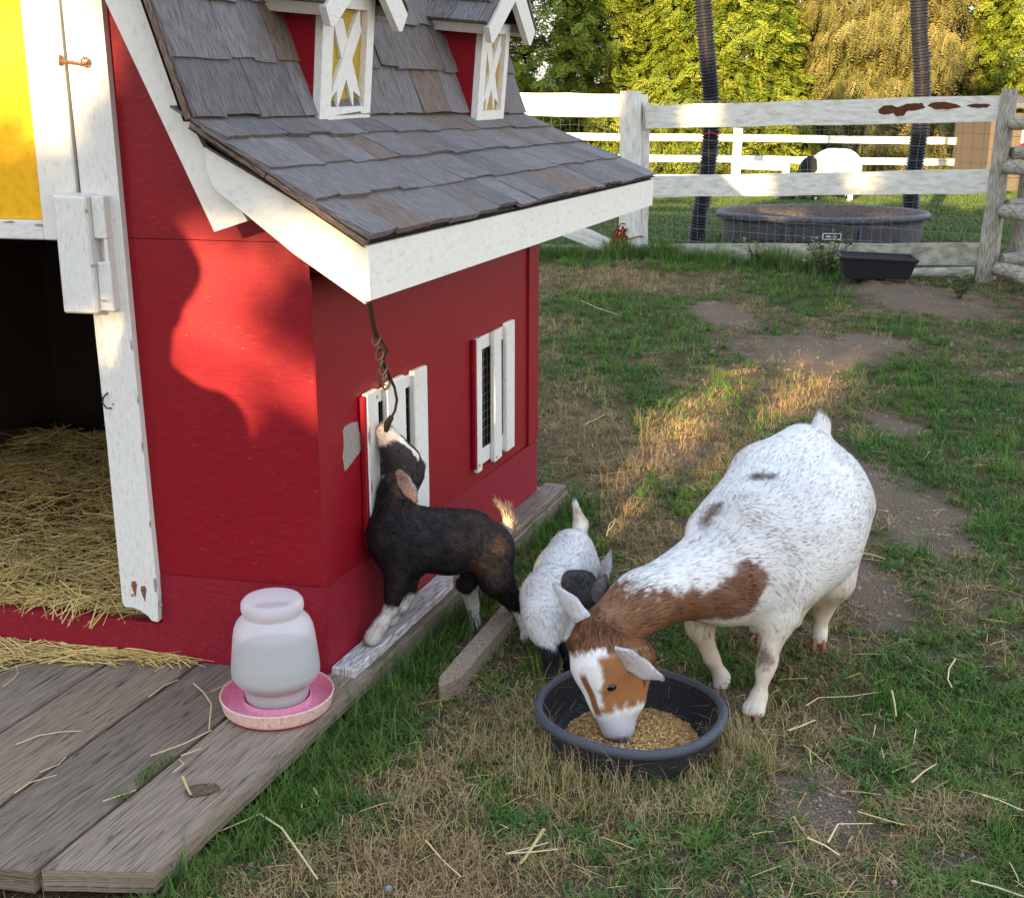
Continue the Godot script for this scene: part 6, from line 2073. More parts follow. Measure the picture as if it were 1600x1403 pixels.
func make_straw() -> void:
	# stalks one can pick out on the deck (heights just above the boards) and in the grass
	var deck := [
		[[Vector3(-0.7329, 0.0765, -2.317), Vector3(-0.6808, 0.0765, -2.369), Vector3(-0.6335, 0.0765, -2.423)], 0.0032, "straw stalk slanting across the deck board below the drinker"],
		[[Vector3(-0.7243, 0.0765, -2.645), Vector3(-0.6894, 0.0765, -2.595), Vector3(-0.6599, 0.0765, -2.54), Vector3(-0.6407, 0.0765, -2.431)], 0.0028, "bent straw stalk left of the pink dish"],
		[[Vector3(-1.024, 0.0765, -2.364), Vector3(-0.9906, 0.0765, -2.404), Vector3(-0.9493, 0.0765, -2.42), Vector3(-0.9093, 0.0765, -2.425)], 0.0026, "long curved straw stalk on the left deck boards"],
		[[Vector3(-0.9578, 0.0765, -2.179), Vector3(-0.9417, 0.0765, -2.217), Vector3(-0.8982, 0.0765, -2.243)], 0.0024, "bent straw stalk lower left on the deck"],
		[[Vector3(-0.6479, 0.0765, -2.236), Vector3(-0.6299, 0.0765, -2.198), Vector3(-0.6158, 0.0765, -2.17)], 0.004, "short straw stub by the brown stain on the deck"],
		[[Vector3(-0.6732, 0.0765, -2.322), Vector3(-0.6528, 0.0765, -2.335), Vector3(-0.6376, 0.0765, -2.348)], 0.0026, "short straw stalk across the gap near the grass tuft"],
		[[Vector3(-0.6717, 0.0765, -2.255), Vector3(-0.6574, 0.0765, -2.284), Vector3(-0.6713, 0.0765, -2.304)], 0.0024, "small hooked straw stalk below the grass tuft"],
		[[Vector3(-0.7775, 0.0765, -2.146), Vector3(-0.7531, 0.0765, -2.166), Vector3(-0.7271, 0.0765, -2.191)], 0.0026, "straw stalk along the deck gap toward the front"],
		[[Vector3(-0.9361, 0.0765, -2.257), Vector3(-0.9106, 0.0765, -2.287), Vector3(-0.9024, 0.0765, -2.312)], 0.0022, "straw stalk in the middle deck gap"],
		[[Vector3(-0.8074, 0.0765, -2.576), Vector3(-0.7877, 0.0765, -2.626), Vector3(-0.7625, 0.0765, -2.658)], 0.0026, "straw stalk in the gap nearest the barn sill"],
		[[Vector3(-0.6737, 0.0765, -2.601), Vector3(-0.6547, 0.0765, -2.632), Vector3(-0.6354, 0.0765, -2.658)], 0.0026, "straw stalk running under the pink dish"],
		[[Vector3(-1.149, 0.0765, -2.623), Vector3(-1.142, 0.0765, -2.664), Vector3(-1.141, 0.0765, -2.693), Vector3(-1.163, 0.0765, -2.737)], 0.0026, "hooked straw stalk at the deck's left edge"]]
	for e in deck:
		stalk_thing(e, "straw stalks on the deck")
	var field := [
		[[Vector3(-0.4926, 0.022, -2.191), Vector3(-0.5139, 0.022, -2.173), Vector3(-0.5493, 0.022, -2.142), Vector3(-0.5877, 0.022, -2.108)], 0.0030, "pale straw stalk rising from the deck edge at bottom left"],
		[[Vector3(-0.4914, 0.022, -2.191), Vector3(-0.4394, 0.022, -2.142), Vector3(-0.3923, 0.022, -2.06), Vector3(-0.3474, 0.022, -1.98)], 0.0034, "long pale arched straw stalk at bottom left"],
		[[Vector3(0.0609, 0.022, -2.138), Vector3(0.0431, 0.022, -2.095), Vector3(0.0235, 0.022, -2.046), Vector3(0.014, 0.022, -2.03)], 0.0052, "flat pale leaf stalk tipped with a black clod"],
		[[Vector3(-0.0118, 0.022, -2.062), Vector3(0.0309, 0.022, -2.079), Vector3(0.0695, 0.022, -2.095)], 0.0028, "pale straw crossing the flat leaf stalk, upper one"],
		[[Vector3(-0.0095, 0.022, -2.062), Vector3(0.0355, 0.022, -2.064), Vector3(0.0856, 0.022, -2.075)], 0.0028, "pale straw crossing the flat leaf stalk, lower one"],
		[[Vector3(1.095, 0.022, -2.885), Vector3(1.06, 0.022, -2.829), Vector3(1.039, 0.022, -2.774), Vector3(1.033, 0.022, -2.727)], 0.0028, "curved pale straw standing in the right hand grass"],
		[[Vector3(0.8883, 0.022, -2.714), Vector3(0.876, 0.022, -2.651), Vector3(0.8628, 0.022, -2.59)], 0.0034, "short upright pale straw right of the doe's hoof"],
		[[Vector3(0.6711, 0.022, -2.638), Vector3(0.7104, 0.022, -2.682), Vector3(0.786, 0.022, -2.688), Vector3(0.8635, 0.022, -2.711)], 0.0028, "long bent straw right of the doe's front hoof"],
		[[Vector3(0.6062, 0.022, -2.522), Vector3(0.6359, 0.022, -2.542), Vector3(0.6758, 0.022, -2.569)], 0.0042, "short thick straw by the doe's front hoof"],
		[[Vector3(0.6741, 0.022, -2.2), Vector3(0.7374, 0.022, -2.159), Vector3(0.7521, 0.022, -2.151)], 0.0026, "straw at the right edge of the bare patch"],
		[[Vector3(0.5919, 0.022, -2.095), Vector3(0.6257, 0.022, -2.155), Vector3(0.6932, 0.022, -2.159)], 0.0026, "angled straw at the foot of the bare patch"],
		[[Vector3(0.8127, 0.022, -2.308), Vector3(0.8497, 0.022, -2.348), Vector3(0.8875, 0.022, -2.384)], 0.0032, "slanting pale straw in the right hand grass"],
		[[Vector3(1.043, 0.022, -3.608), Vector3(1.079, 0.022, -3.598), Vector3(1.112, 0.022, -3.566)], 0.0036, "short pale straw lying right of the doe's flank"],
		[[Vector3(0.3025, 0.022, -3.8), Vector3(0.3232, 0.022, -3.86), Vector3(0.3362, 0.022, -3.921), Vector3(0.3118, 0.022, -3.872), Vector3(0.296, 0.022, -3.765)], 0.0026, "folded pale straw beyond the white kid"],
		[[Vector3(0.8206, 0.022, -1.98), Vector3(0.859, 0.022, -1.954), Vector3(0.8958, 0.022, -1.932)], 0.0034, "pale straw at the bottom right corner"],
		[[Vector3(0.5573, 0.022, -2.112), Vector3(0.5842, 0.022, -2.083), Vector3(0.6039, 0.022, -2.056)], 0.0034, "pale straw lying below the bare patch"],
		[[Vector3(-0.1624, 0.022, -2.106), Vector3(-0.1289, 0.022, -2.04), Vector3(-0.0919, 0.022, -1.991)], 0.0026, "long straw at the bottom between deck and tub"],
		[[Vector3(0.9417, 0.022, -2.264), Vector3(0.9638, 0.022, -2.241), Vector3(1, 0.022, -2.204)], 0.0028, "straw at the right edge below the lush grass"],
		[[Vector3(0.4434, 0.022, -8.149), Vector3(0.5358, 0.022, -7.866), Vector3(0.6372, 0.022, -7.643)], 0.004, "pale twig in the grass by the barn's far corner"],
		[[Vector3(0.301, 0.022, -5.098), Vector3(0.3483, 0.022, -5.18), Vector3(0.3944, 0.022, -5.265)], 0.003, "short pale straw in the trampled grass beyond the barn"]]
	for e in field:
		stalk_thing(e, "straw stalks in the grass")
	# a spill of straw by the door and bedding within: too many to count
	var st := Geo.new()
	st.tint = Color.WHITE
	st.tube([Vector3(0, 0, -0.5), Vector3(0, 0.012, -0.15), Vector3(0.004, 0.012, 0.2), Vector3(0, 0, 0.5)], [0.013, 0.015, 0.014, 0.012], 4, true, 0.5)
	var straw := st.mesh()
	var spill := PackedFloat32Array()
	for k in 950:
		var r := -1.4 + 1.05 * pow(rng.randf(), 1.5)
		var nn := 0.004 + absf(rng.randfn()) * 0.075 * clampf((-0.30 - r) * 1.6, 0.12, 1.0)
		var p := FRONT * Vector3(r, 0.0735 + rng.randf() * 0.012, nn)
		var an := FRONT.basis.get_euler().y + PI / 2 + rng.randfn() * 0.55
		strawat(spill, p, an, rng.randfn() * 0.05, rng.randf_range(0.05, 0.17))
	var so := scatter("straw_spill", straw, M.straw, spill, self)
	tag(so, "loose straw spilled on the deck along the barn sill", "straw", "", "stuff")
	var bed := PackedFloat32Array()
	var base := Geo.new()
	var bh := func(r: float, n: float) -> float:
		return 0.170 + 0.05 * smoothstep(0.0, 0.9, -n) + 0.03 * noise.get_noise_2d(r * 3.0, n * 3.0)
	for i in 24:
		for j in 20:
			var q := []
			for e in [[i, j], [i + 1, j], [i + 1, j + 1], [i, j + 1]]:
				var r: float = -1.75 + 1.72 * e[0] / 24.0
				var n: float = -0.024 - 1.32 * e[1] / 20.0
				q.append(FRONT * Vector3(r, bh.call(r, n) - 0.012, n))
			base.quad(q[0], q[1], q[2], q[3], Vector3.UP)
	var bedding := thing("straw_bedding", "deep straw bedding on the floor inside the dark barn", "straw", FRONT * Vector3(-0.9, 0.16, -0.4))
	bedding.set_meta("kind", "stuff")
	part("bed", base, plain(C8(104, 82, 40), 0.95), bedding)
	for k in 11000:
		var r := rng.randf_range(-1.5, -0.05)
		var n := -0.03 - 1.28 * pow(rng.randf(), 1.2)
		if r > -0.5 and n > -0.13:
			continue
		var p := FRONT * Vector3(r, bh.call(r, n) + rng.randf_range(-0.012, 0.012), n)
		strawat(bed, p, rng.randf() * TAU, rng.randfn() * 0.22, rng.randf_range(0.04, 0.14))
	for k in 60:
		var r := rng.randf_range(-1.4, -0.53)
		var p := FRONT * Vector3(r, 0.168, -0.01)
		strawat(bed, p, FRONT.basis.get_euler().y + rng.randfn() * 0.5, -0.35 + rng.randfn() * 0.2, rng.randf_range(0.05, 0.12))
	scatter("stalks", straw, M.straw, bed, bedding)
	var lit := PackedFloat32Array()
	for k in 2600:
		var zz := -1.7 - 3.6 * pow(rng.randf(), 1.4)
		var x := rng.randf_range(-0.42 * absf(zz) - 0.1, 0.42 * absf(zz) + 0.1)
		if in_barn(x, zz) or Vector2(x - 0.256, zz - -2.505).length() < 0.2:
			continue
		var cv := cover(x, zz)
		if rng.randf() > 0.25 + cv.y * 0.8:
			continue
		strawat(lit, Vector3(x, hgt(x, zz) + 0.004 + rng.randf() * 0.022 * cv.x, zz), rng.randf() * TAU, rng.randfn() * 0.18, rng.randf_range(0.02, 0.085), 0.55)
	var lo := scatter("straw_litter", straw, M.straw, lit, self)
	tag(lo, "short bits of straw and dead grass strewn over the paddock", "straw", "", "stuff")
	# tufts and stain in the deck gaps
	var tuft := blade_tuft(26, 0.015, 0.04, 0.0026, 0.014, 0.8, false)
	var tb := PackedFloat32Array()
	for e in [Vector3(-0.7196, 0.072, -2.253), Vector3(-0.6956, 0.072, -2.307), Vector3(-0.7481, 0.072, -2.168), Vector3(-0.709, 0.072, -2.275), Vector3(-0.7256, 0.072, -2.229)]:
		var b := rng.randf() * TAU
		push(tb, Vector3(cos(b), 0, sin(b)), Vector3.UP * 0.7, Vector3(-sin(b), 0, cos(b)), e, Color(0.09, 0.14, 0.03))
	var tf := scatter("gap_grass", tuft, M.grass, tb, self)
	tag(tf, "small grass tufts growing up in the gap between deck boards", "grass", "", "stuff")
	var dc := Vector3(-0.604, 0.0725, -2.197)
	var dg := Geo.new()
	var ring := PackedVector2Array()
	for k in 16:
		var an := TAU * k / 16.0
		ring.append(Vector2(cos(an) * 0.036, sin(an) * 0.019) * (1.0 + 0.3 * noise.get_noise_1d(k * 1.7)))
	dg.prism(ring, 0.0, 0.003, Transform3D(Basis(Vector3(1, 0, 0), Vector3(0, 0, -1), Vector3(0, 1, 0)), Vector3.ZERO))
	single("dried_mud", dg, M.mud, "flat patch of dried mud on the outer deck board", "mud", Transform3D(Basis(Vector3.UP, 0.3), dc))

func strawat(buf: PackedFloat32Array, p: Vector3, an: float, pitch: float, l: float, thick := 1.0) -> void:
	var z := Vector3(sin(an) * cos(pitch), sin(pitch), cos(an) * cos(pitch))
	var x := Vector3.UP.cross(z).normalized()
	var y := z.cross(x)
	var w := rng.randf_range(0.065, 0.15) * thick
	var c := Color(0.58, 0.38, 0.09).lerp(Color(0.82, 0.62, 0.25), rng.randf())
	if rng.randf() < 0.2:
		c = c.lerp(Color(0.2, 0.12, 0.05), 0.6)
	push(buf, x * w, y * w * rng.randf_range(0.6, 1.6), z * l, p, c)

func stalk_thing(e: Array, group: String) -> void:
	var o: Vector3 = e[0][0]
	var pts := []
	for p in e[0]:
		pts.append(p - o + Vector3(0, rng.randf_range(0.0, 0.004), 0))
	single("straw_stalk", stalk(pts, e[1] * 0.8), M.straw, e[2], "straw", Transform3D(Basis(), o), group)

# ---- goats ------------------------------------------------------------------------
func near_seg(p: Vector3, a: Vector3, b: Vector3) -> float:
	var ba := b - a
	return (p - a - ba * clampf((p - a).dot(ba) / ba.dot(ba), 0.0, 1.0)).length()

func n3(p: Vector3, f: float) -> float:
	return noise.get_noise_3d(p.x * f, p.y * f, p.z * f)

func eye_at(parent: Node, p: Vector3, out: Vector3, r: float) -> void:
	var g := Geo.new()
	var up := (Vector3.UP - out * out.y).normalized()
	var X := Transform3D(Basis(up.cross(out), out, up) * Basis.from_scale(Vector3(1.15, 0.8, 0.9)), p)
	var prof := []
	for k in 9:
		var a := -PI / 2 + PI * k / 8.0
		prof.append(Vector2(cos(a) * r, sin(a) * r))
	g.lathe(prof, X, 14)
	part("eye", g, M.eye, parent)

# head bones about an origin: A towards the nose, D up the forehead, S to the side
func head_bones(o: Vector3, A: Vector3, D: Vector3, S: Vector3, z: float) -> Array:
	var q := func(a: float, d: float, s: float) -> Vector3:
		return o + (A * a + D * d + S * s) * z
	var B := [
		[q.call(0.0, -0.004, 0), q.call(0.045, 0.0, 0), 0.047 * z, 0.050 * z, 0.02 * z],
		[q.call(0.045, 0.0, 0), q.call(0.105, -0.003, 0), 0.049 * z, 0.036 * z, 0.03 * z],
		[q.call(0.105, -0.003, 0), q.call(0.158, -0.006, 0), 0.035 * z, 0.0275 * z, 0.02 * z],
		[q.call(0.05, -0.036, 0), q.call(0.115, -0.032, 0), 0.036 * z, 0.022 * z, 0.025 * z],
		[q.call(0.115, -0.032, 0), q.call(0.166, -0.024, 0), 0.021 * z, 0.0155 * z, 0.012 * z],
		[q.call(0.152, -0.004, 0.006), q.call(0.172, -0.008, 0.008), 0.021 * z, 0.016 * z, 0.008 * z],
		[q.call(0.152, -0.004, -0.006), q.call(0.172, -0.008, -0.008), 0.021 * z, 0.016 * z, 0.008 * z],
		[q.call(0.01, 0.036, 0.014), q.call(0.0, 0.046, 0.015), 0.012 * z, 0.008 * z, 0.02 * z],
		[q.call(0.01, 0.036, -0.014), q.call(0.0, 0.046, -0.015), 0.012 * z, 0.008 * z, 0.02 * z]]
	for s in [-1.0, 1.0]:
		B.append([q.call(0.045, 0.020, 0.034 * s), q.call(0.078, 0.018, 0.036 * s), 0.015 * z, 0.011 * z, 0.014 * z])
		B.append([q.call(0.065, -0.022, 0.028 * s), q.call(0.105, -0.02, 0.02 * s), 0.022 * z, 0.014 * z, 0.02 * z])
		B.append([q.call(0.075, 0.001, 0.039 * s), q.call(0.09, 0.0, 0.034 * s), 0.0085 * z, 0.007 * z, 0.008 * z])
	return B

func finish_goat(o: Node3D, parts: Array, counts: Array, size: Callable, lift: float, stray: float, shade := 0.22, ears := []) -> void:
	var mi := MeshInstance3D.new()
	mi.mesh = body_mesh(parts)
	mi.material_override = M.coat
	put(mi, "body", o)
	var buf := PackedFloat32Array()
	for k in parts.size():
		hairs(parts[k], counts[k], size, buf, lift, stray, shade)
	for e in ears:
		ear("ear", o, e[0], e[1], e[2], e[3], e[4], e[5], e[6], e[7], buf)
	for e in ears:
		scatter("hair", hair_mesh(), M.hair, buf, o)

func make_doe() -> void:
	var o := thing("doe", "white doe with brown neck and patches, head down in the feed tub", "goat", Vector3(0.62, 0, -2.85))
	# torso and legs
	var hip := Vector3(0.765, 0.385, -3.10)
	var belly := Vector3(0.685, 0.345, -2.93)
	var chest := Vector3(0.555, 0.315, -2.75)
	var breast := Vector3(0.478, 0.300, -2.68)
	var SX := Vector3(0.85, 0, 0.53).normalized()
	var B := [
		[belly, hip, 0.157, 0.122, 0.05],
		[belly.lerp(chest, 0.6), belly, 0.141, 0.158, 0.05],
		[chest, belly.lerp(chest, 0.6), 0.118, 0.143, 0.05],
		[breast, chest, 0.088, 0.115, 0.06],
		[hip + Vector3(0.01, 0.05, -0.01), hip + Vector3(0.03, 0.06, -0.05), 0.088, 0.060, 0.05],
		[hip + SX * 0.085 + Vector3(-0.03, 0.075, 0.05), hip + SX * 0.07 + Vector3(0.0, 0.065, -0.01), 0.034, 0.034, 0.035],
		[hip - SX * 0.085 + Vector3(-0.03, 0.075, 0.05), hip - SX * 0.07 + Vector3(0.0, 0.065, -0.01), 0.034, 0.034, 0.035],
		[Vector3(0.554, 0.4135, -2.75), Vector3(0.5867, 0.3167, -2.68), 0.050, 0.056, 0.03],
		[Vector3(0.53, 0.415, -2.79), Vector3(0.70, 0.46, -3.0), 0.055, 0.05, 0.06],
		[Vector3(0.4607, 0.3846, -2.8), Vector3(0.6128, 0.4622, -3), 0.058, 0.066, 0.05],
		[Vector3(0.6128, 0.4622, -3), Vector3(0.7318, 0.499, -3.11), 0.066, 0.062, 0.05],
		[Vector3(0.2588, 0.2855, -2.59), Vector3(0.4154, 0.3481, -2.73), 0.034, 0.048, 0.04],
		# neck
		[Vector3(0.2875, 0.2963, -2.6), breast + Vector3(0.0, 0.03, 0.0), 0.060, 0.086, 0.05],
		[Vector3(0.2012, 0.2481, -2.555), Vector3(0.2875, 0.2963, -2.6), 0.056, 0.060, 0.04],
		# left front leg
		[Vector3(0.5977, 0.293, -2.7), Vector3(0.6025, 0.2255, -2.675), 0.058, 0.038, 0.04],
		[Vector3(0.6025, 0.2255, -2.675), Vector3(0.5775, 0.1289, -2.645), 0.034, 0.019, 0.03],
		[Vector3(0.5775, 0.1289, -2.645), Vector3(0.5719, 0.1076, -2.64), 0.0205, 0.0185, 0.02],
		[Vector3(0.5719, 0.1076, -2.64), Vector3(0.5591, 0.0513, -2.625), 0.0160, 0.0145, 0.015],
		[Vector3(0.559, 0.0545, -2.625), Vector3(0.5307, 0.0309, -2.606), 0.0175, 0.0155, 0.012],
		[Vector3(0.559, 0.0545, -2.625), Vector3(0.5557, 0.0292, -2.6), 0.0175, 0.0155, 0.012],
		# right front leg
		[Vector3(0.4437, 0.2289, -2.74), Vector3(0.4386, 0.1715, -2.75), 0.05, 0.030, 0.04],
		[Vector3(0.4386, 0.1715, -2.75), Vector3(0.4732, 0.0781, -2.775), 0.027, 0.018, 0.03],
		[Vector3(0.4732, 0.0781, -2.775), Vector3(0.5025, 0.0207, -2.79), 0.0175, 0.017, 0.015],
		[Vector3(0.5025, 0.0207, -2.79), Vector3(0.5007, -0.008, -2.78), 0.019, 0.020, 0.015],
		# left hind leg
		[hip + SX * 0.06 + Vector3(0, -0.02, 0.02), Vector3(0.7994, 0.1954, -2.98), 0.095, 0.055, 0.05],
		[Vector3(0.7994, 0.1954, -2.98), Vector3(0.7973, 0.0926, -3.03), 0.05, 0.026, 0.03],
		[Vector3(0.7973, 0.0926, -3.03), Vector3(0.7921, 0.0385, -3.02), 0.019, 0.015, 0.015],
		[Vector3(0.7921, 0.0385, -3.02), Vector3(0.7867, 0.0262, -3), 0.017, 0.019, 0.012],
		# right hind leg
		[hip - SX * 0.07 + Vector3(0, -0.03, 0.02), Vector3(0.6592, 0.1189, -3.06), 0.09, 0.05, 0.05],
		[Vector3(0.6592, 0.1189, -3.06), Vector3(0.6481, 0.0334, -3.1), 0.045, 0.025, 0.03],
		[Vector3(0.6481, 0.0334, -3.1), Vector3(0.6406, -0.0196, -3.08), 0.021, 0.022, 0.015],
		# udder
		[Vector3(0.7045, 0.1264, -2.98), Vector3(0.7011, 0.0959, -2.97), 0.045, 0.03, 0.04],
		# tail
		[Vector3(0.7876, 0.4988, -3.17), Vector3(0.797, 0.5404, -3.18), 0.028, 0.022, 0.03],
		[Vector3(0.797, 0.5404, -3.18), Vector3(0.7839, 0.5787, -3.17), 0.018, 0.006, 0.02]]
	var d := blob(B, 0.0085)
	# head
	var hb := Vector3(0.1856, 0.2331, -2.545)
	var nose := Vector3(0.2158, 0.0647, -2.475)
	var A := (nose - hb).normalized()
	var S := Vector3(0.30, 0.05, 0.95)
	S = (S - A * S.dot(A)).normalized()
	var D := S.cross(A)
	if D.x > 0:
		D = -D
	var zz := (nose - hb).length() / 0.153
	var H := head_bones(hb, A, D, S, zz)
	H.append([hb + (A * 0.045 - D * 0.066) * zz, hb + (A * 0.11 - D * 0.046) * zz, 0.036 * zz, 0.022 * zz, 0.03 * zz])
	var h := blob(H + [[hb, Vector3(0.2298, 0.264, -2.57), 0.050, 0.054, 0.02]], 0.0042)
	var white := Color(0.72, 0.69, 0.63)
	var cream := Color(0.62, 0.50, 0.345)
	var brown := Color(0.185, 0.085, 0.042)
	var russet := Color(0.30, 0.125, 0.045)
	var na := hb + Vector3(0.01, 0.01, -0.01)
	var nb := Vector3(0.3861, 0.276, -2.63)
	var spots := [[Vector3(0.4348, 0.2898, -2.58), 0.046], [Vector3(0.4869, 0.3078, -2.58), 0.062], [Vector3(0.5164, 0.3445, -2.6), 0.050], [Vector3(0.3766, 0.2823, -2.58), 0.050]]
	var dark := [[Vector3(0.4583, 0.4546, -2.765), 0.020], [Vector3(0.4409, 0.4336, -2.75), 0.018], [Vector3(0.4706, 0.4743, -2.775), 0.012], [Vector3(0.408, 0.3971, -2.69), 0.010], [Vector3(0.5666, 0.4981, -2.86), 0.014], [Vector3(0.591, 0.4918, -2.86), 0.017], [Vector3(0.6136, 0.4808, -2.85), 0.016], [Vector3(0.563, 0.1488, -2.62), 0.019]]
	var shoulderc := Vector3(0.5667, 0.4087, -2.7)
	var coat := func(p: Vector3, nn: Vector3) -> Color:
		var w := n3(p, 26.0) * 0.6 + n3(p, 70.0) * 0.4
		var g := n3(Vector3(p.x * 0.6, p.y * 1.5, p.z * 0.6), 22.0)
		var c := white.lerp(Color(0.54, 0.52, 0.51), clampf(g * 0.5, 0.0, 0.2))
		c = c.lerp(Color(0.42, 0.36, 0.33), clampf(n3(p, 6.0) * 1.3 - 0.1, 0.0, 0.28))
		c = c.lerp(Color(0.50, 0.44, 0.38), clampf((0.16 - p.distance_to(shoulderc)) / 0.12 + w * 0.5, 0.0, 0.45))
		if p.y < 0.29:
			c = c.lerp(cream, clampf((0.27 - p.y) * 7.0 + w * 0.7, 0.0, 0.85) * (1.0 if p.y > 0.05 else 0.5))
		var dn := near_seg(p, na, nb) + w * 0.03
		var topside := 0.03 * smoothstep(0.3, 0.9, nn.y - nn.x * 0.5)
		var along := (p - na).dot((nb - na).normalized())
		topside *= smoothstep(0.06, 0.15, along)
		var k := clampf((0.104 - topside - dn - 0.016 * smoothstep(0.1, 0.25, p.x - hb.x)) / 0.012, 0.0, 1.0) * clampf(((p - na).dot((nb - na).normalized()) * -1.0 + (nb - na).length() + 0.035 + w * 0.05) / 0.03, 0.0, 1.0)
		c = c.lerp(brown.lerp(Color(0.25, 0.13, 0.07), clampf(0.5 + w * 1.4, 0, 1)), k)
		for s in spots:
			c = c.lerp(brown.lerp(Color(0.15, 0.062, 0.03), 0.5), clampf((float(s[1]) - p.distance_to(s[0]) - w * 0.022) / 0.009, 0.0, 1.0) * 0.95)
		for s in dark:
			c = c.lerp(Color(0.12, 0.07, 0.045), clampf((float(s[1]) - p.distance_to(s[0]) * 0.62 - w * 0.016) / 0.009, 0.0, 1.0) * 0.85)
		return c
	var face := func(p: Vector3, _n: Vector3) -> Color:
		var q := (p - hb) / zz
		var a := q.dot(A)
		var dd := q.dot(D)
		var s := q.dot(S)
		var w := n3(p, 40.0) * 0.012
		var c := white
		var poll := clampf((0.024 + w - a) / 0.012, 0.0, 1.0)
		if dd < 0.005:
			poll = maxf(poll, clampf((0.045 - a) / 0.02, 0, 1))
		c = c.lerp(brown, poll)
		# russet cheeks and a narrow stripe in front of each eye
		var side := absf(s)
		var cheek := clampf((0.027 + w * 0.6 - dd) / 0.008, 0.0, 1.0) * clampf((a - 0.024) / 0.012, 0.0, 1.0) * clampf((0.130 + w - a) / 0.01, 0.0, 1.0)
		cheek *= clampf((side - 0.012) / 0.006, 0.0, 1.0) if dd > -0.02 else 1.0
		c = c.lerp(russet, cheek)
		var stripe := clampf((0.0085 - absf(side - (0.026 - (a - 0.06) * 0.16)) ) / 0.003, 0.0, 1.0) * clampf((a - 0.05) / 0.012, 0.0, 1.0) * clampf((0.138 - a) / 0.01, 0.0, 1.0) * clampf((dd - 0.012) / 0.006, 0.0, 1.0)
		c = c.lerp(Color(0.20, 0.085, 0.035), stripe)
		var muz := clampf((a - 0.132 + w) / 0.012, 0.0, 1.0)
		c = c.lerp(Color(0.54, 0.50, 0.47), muz)
		if a > 0.168:
			c = c.lerp(Color(0.10, 0.085, 0.085), clampf((a - 0.172) / 0.006, 0, 1) * clampf((dd + 0.022) / 0.008, 0, 1))
		return c
	dress(d, B, coat)
	dress(h, H, face)
	for i in h.f.size():
		h.f[i] = A * 1.0 + D * -0.1
	var size := func(p: Vector3) -> Vector2:
		if p.distance_to(nose) < 0.035:
			return Vector2.ZERO
		if p.distance_to(hb + A * 0.06 * zz) < 0.085:
			return Vector2(0.0085, 0.0011)
		if p.y < 0.16:
			return Vector2(0.009 if p.y > 0.06 else (0.013 if p.y > 0.028 else 0.005), 0.0012)
		return Vector2(0.019, 0.0013)
	var ew := Color(0.66, 0.655, 0.65)
	finish_goat(o, [d, h], [58000, 15000], size, 0.045, 0.07, 0.08, [
		[Vector3(0.1731, 0.2503, -2.55), Vector3(0.0913, 0.3329, -2.57), Vector3(0.7, 0.3, 0.6), 0.058, Vector3(0.004, 0.010, 0), Vector3(-0.5, 0.2, -0.8), ew, Color(0.50, 0.42, 0.40)],
		[Vector3(0.2202, 0.2257, -2.49), Vector3(0.3037, 0.2162, -2.43), Vector3(0.25, 0.9, 0.35), 0.056, Vector3(0.004, -0.014, 0.006), Vector3(0.2, -0.5, 0.8), ew, Color(0.55, 0.46, 0.43)]])
	for s in [-1.0, 1.0]:
		eye_at(o, hb + (A * 0.083 + D * 0.006 + S * 0.0425 * s) * zz, (S * s + D * 0.2).normalized(), 0.0105 * zz)
	var fw := Vector3(-0.45, 0, 0.88)
	hoof(o, Vector3(0.5431, 0, -2.61), Vector3(-0.35, 0, 0.93), 0.034, M.hoof)
	hoof(o, Vector3(0.784, 0, -2.995), Vector3(-0.2, 0, 0.97), 0.030, M.hoof)
	hoof(o, Vector3(0.5005, -0.0206, -2.775), fw, 0.024, M.hoof)
	hoof(o, Vector3(0.6258, 0, -3.014), fw, 0.024, M.hoof)

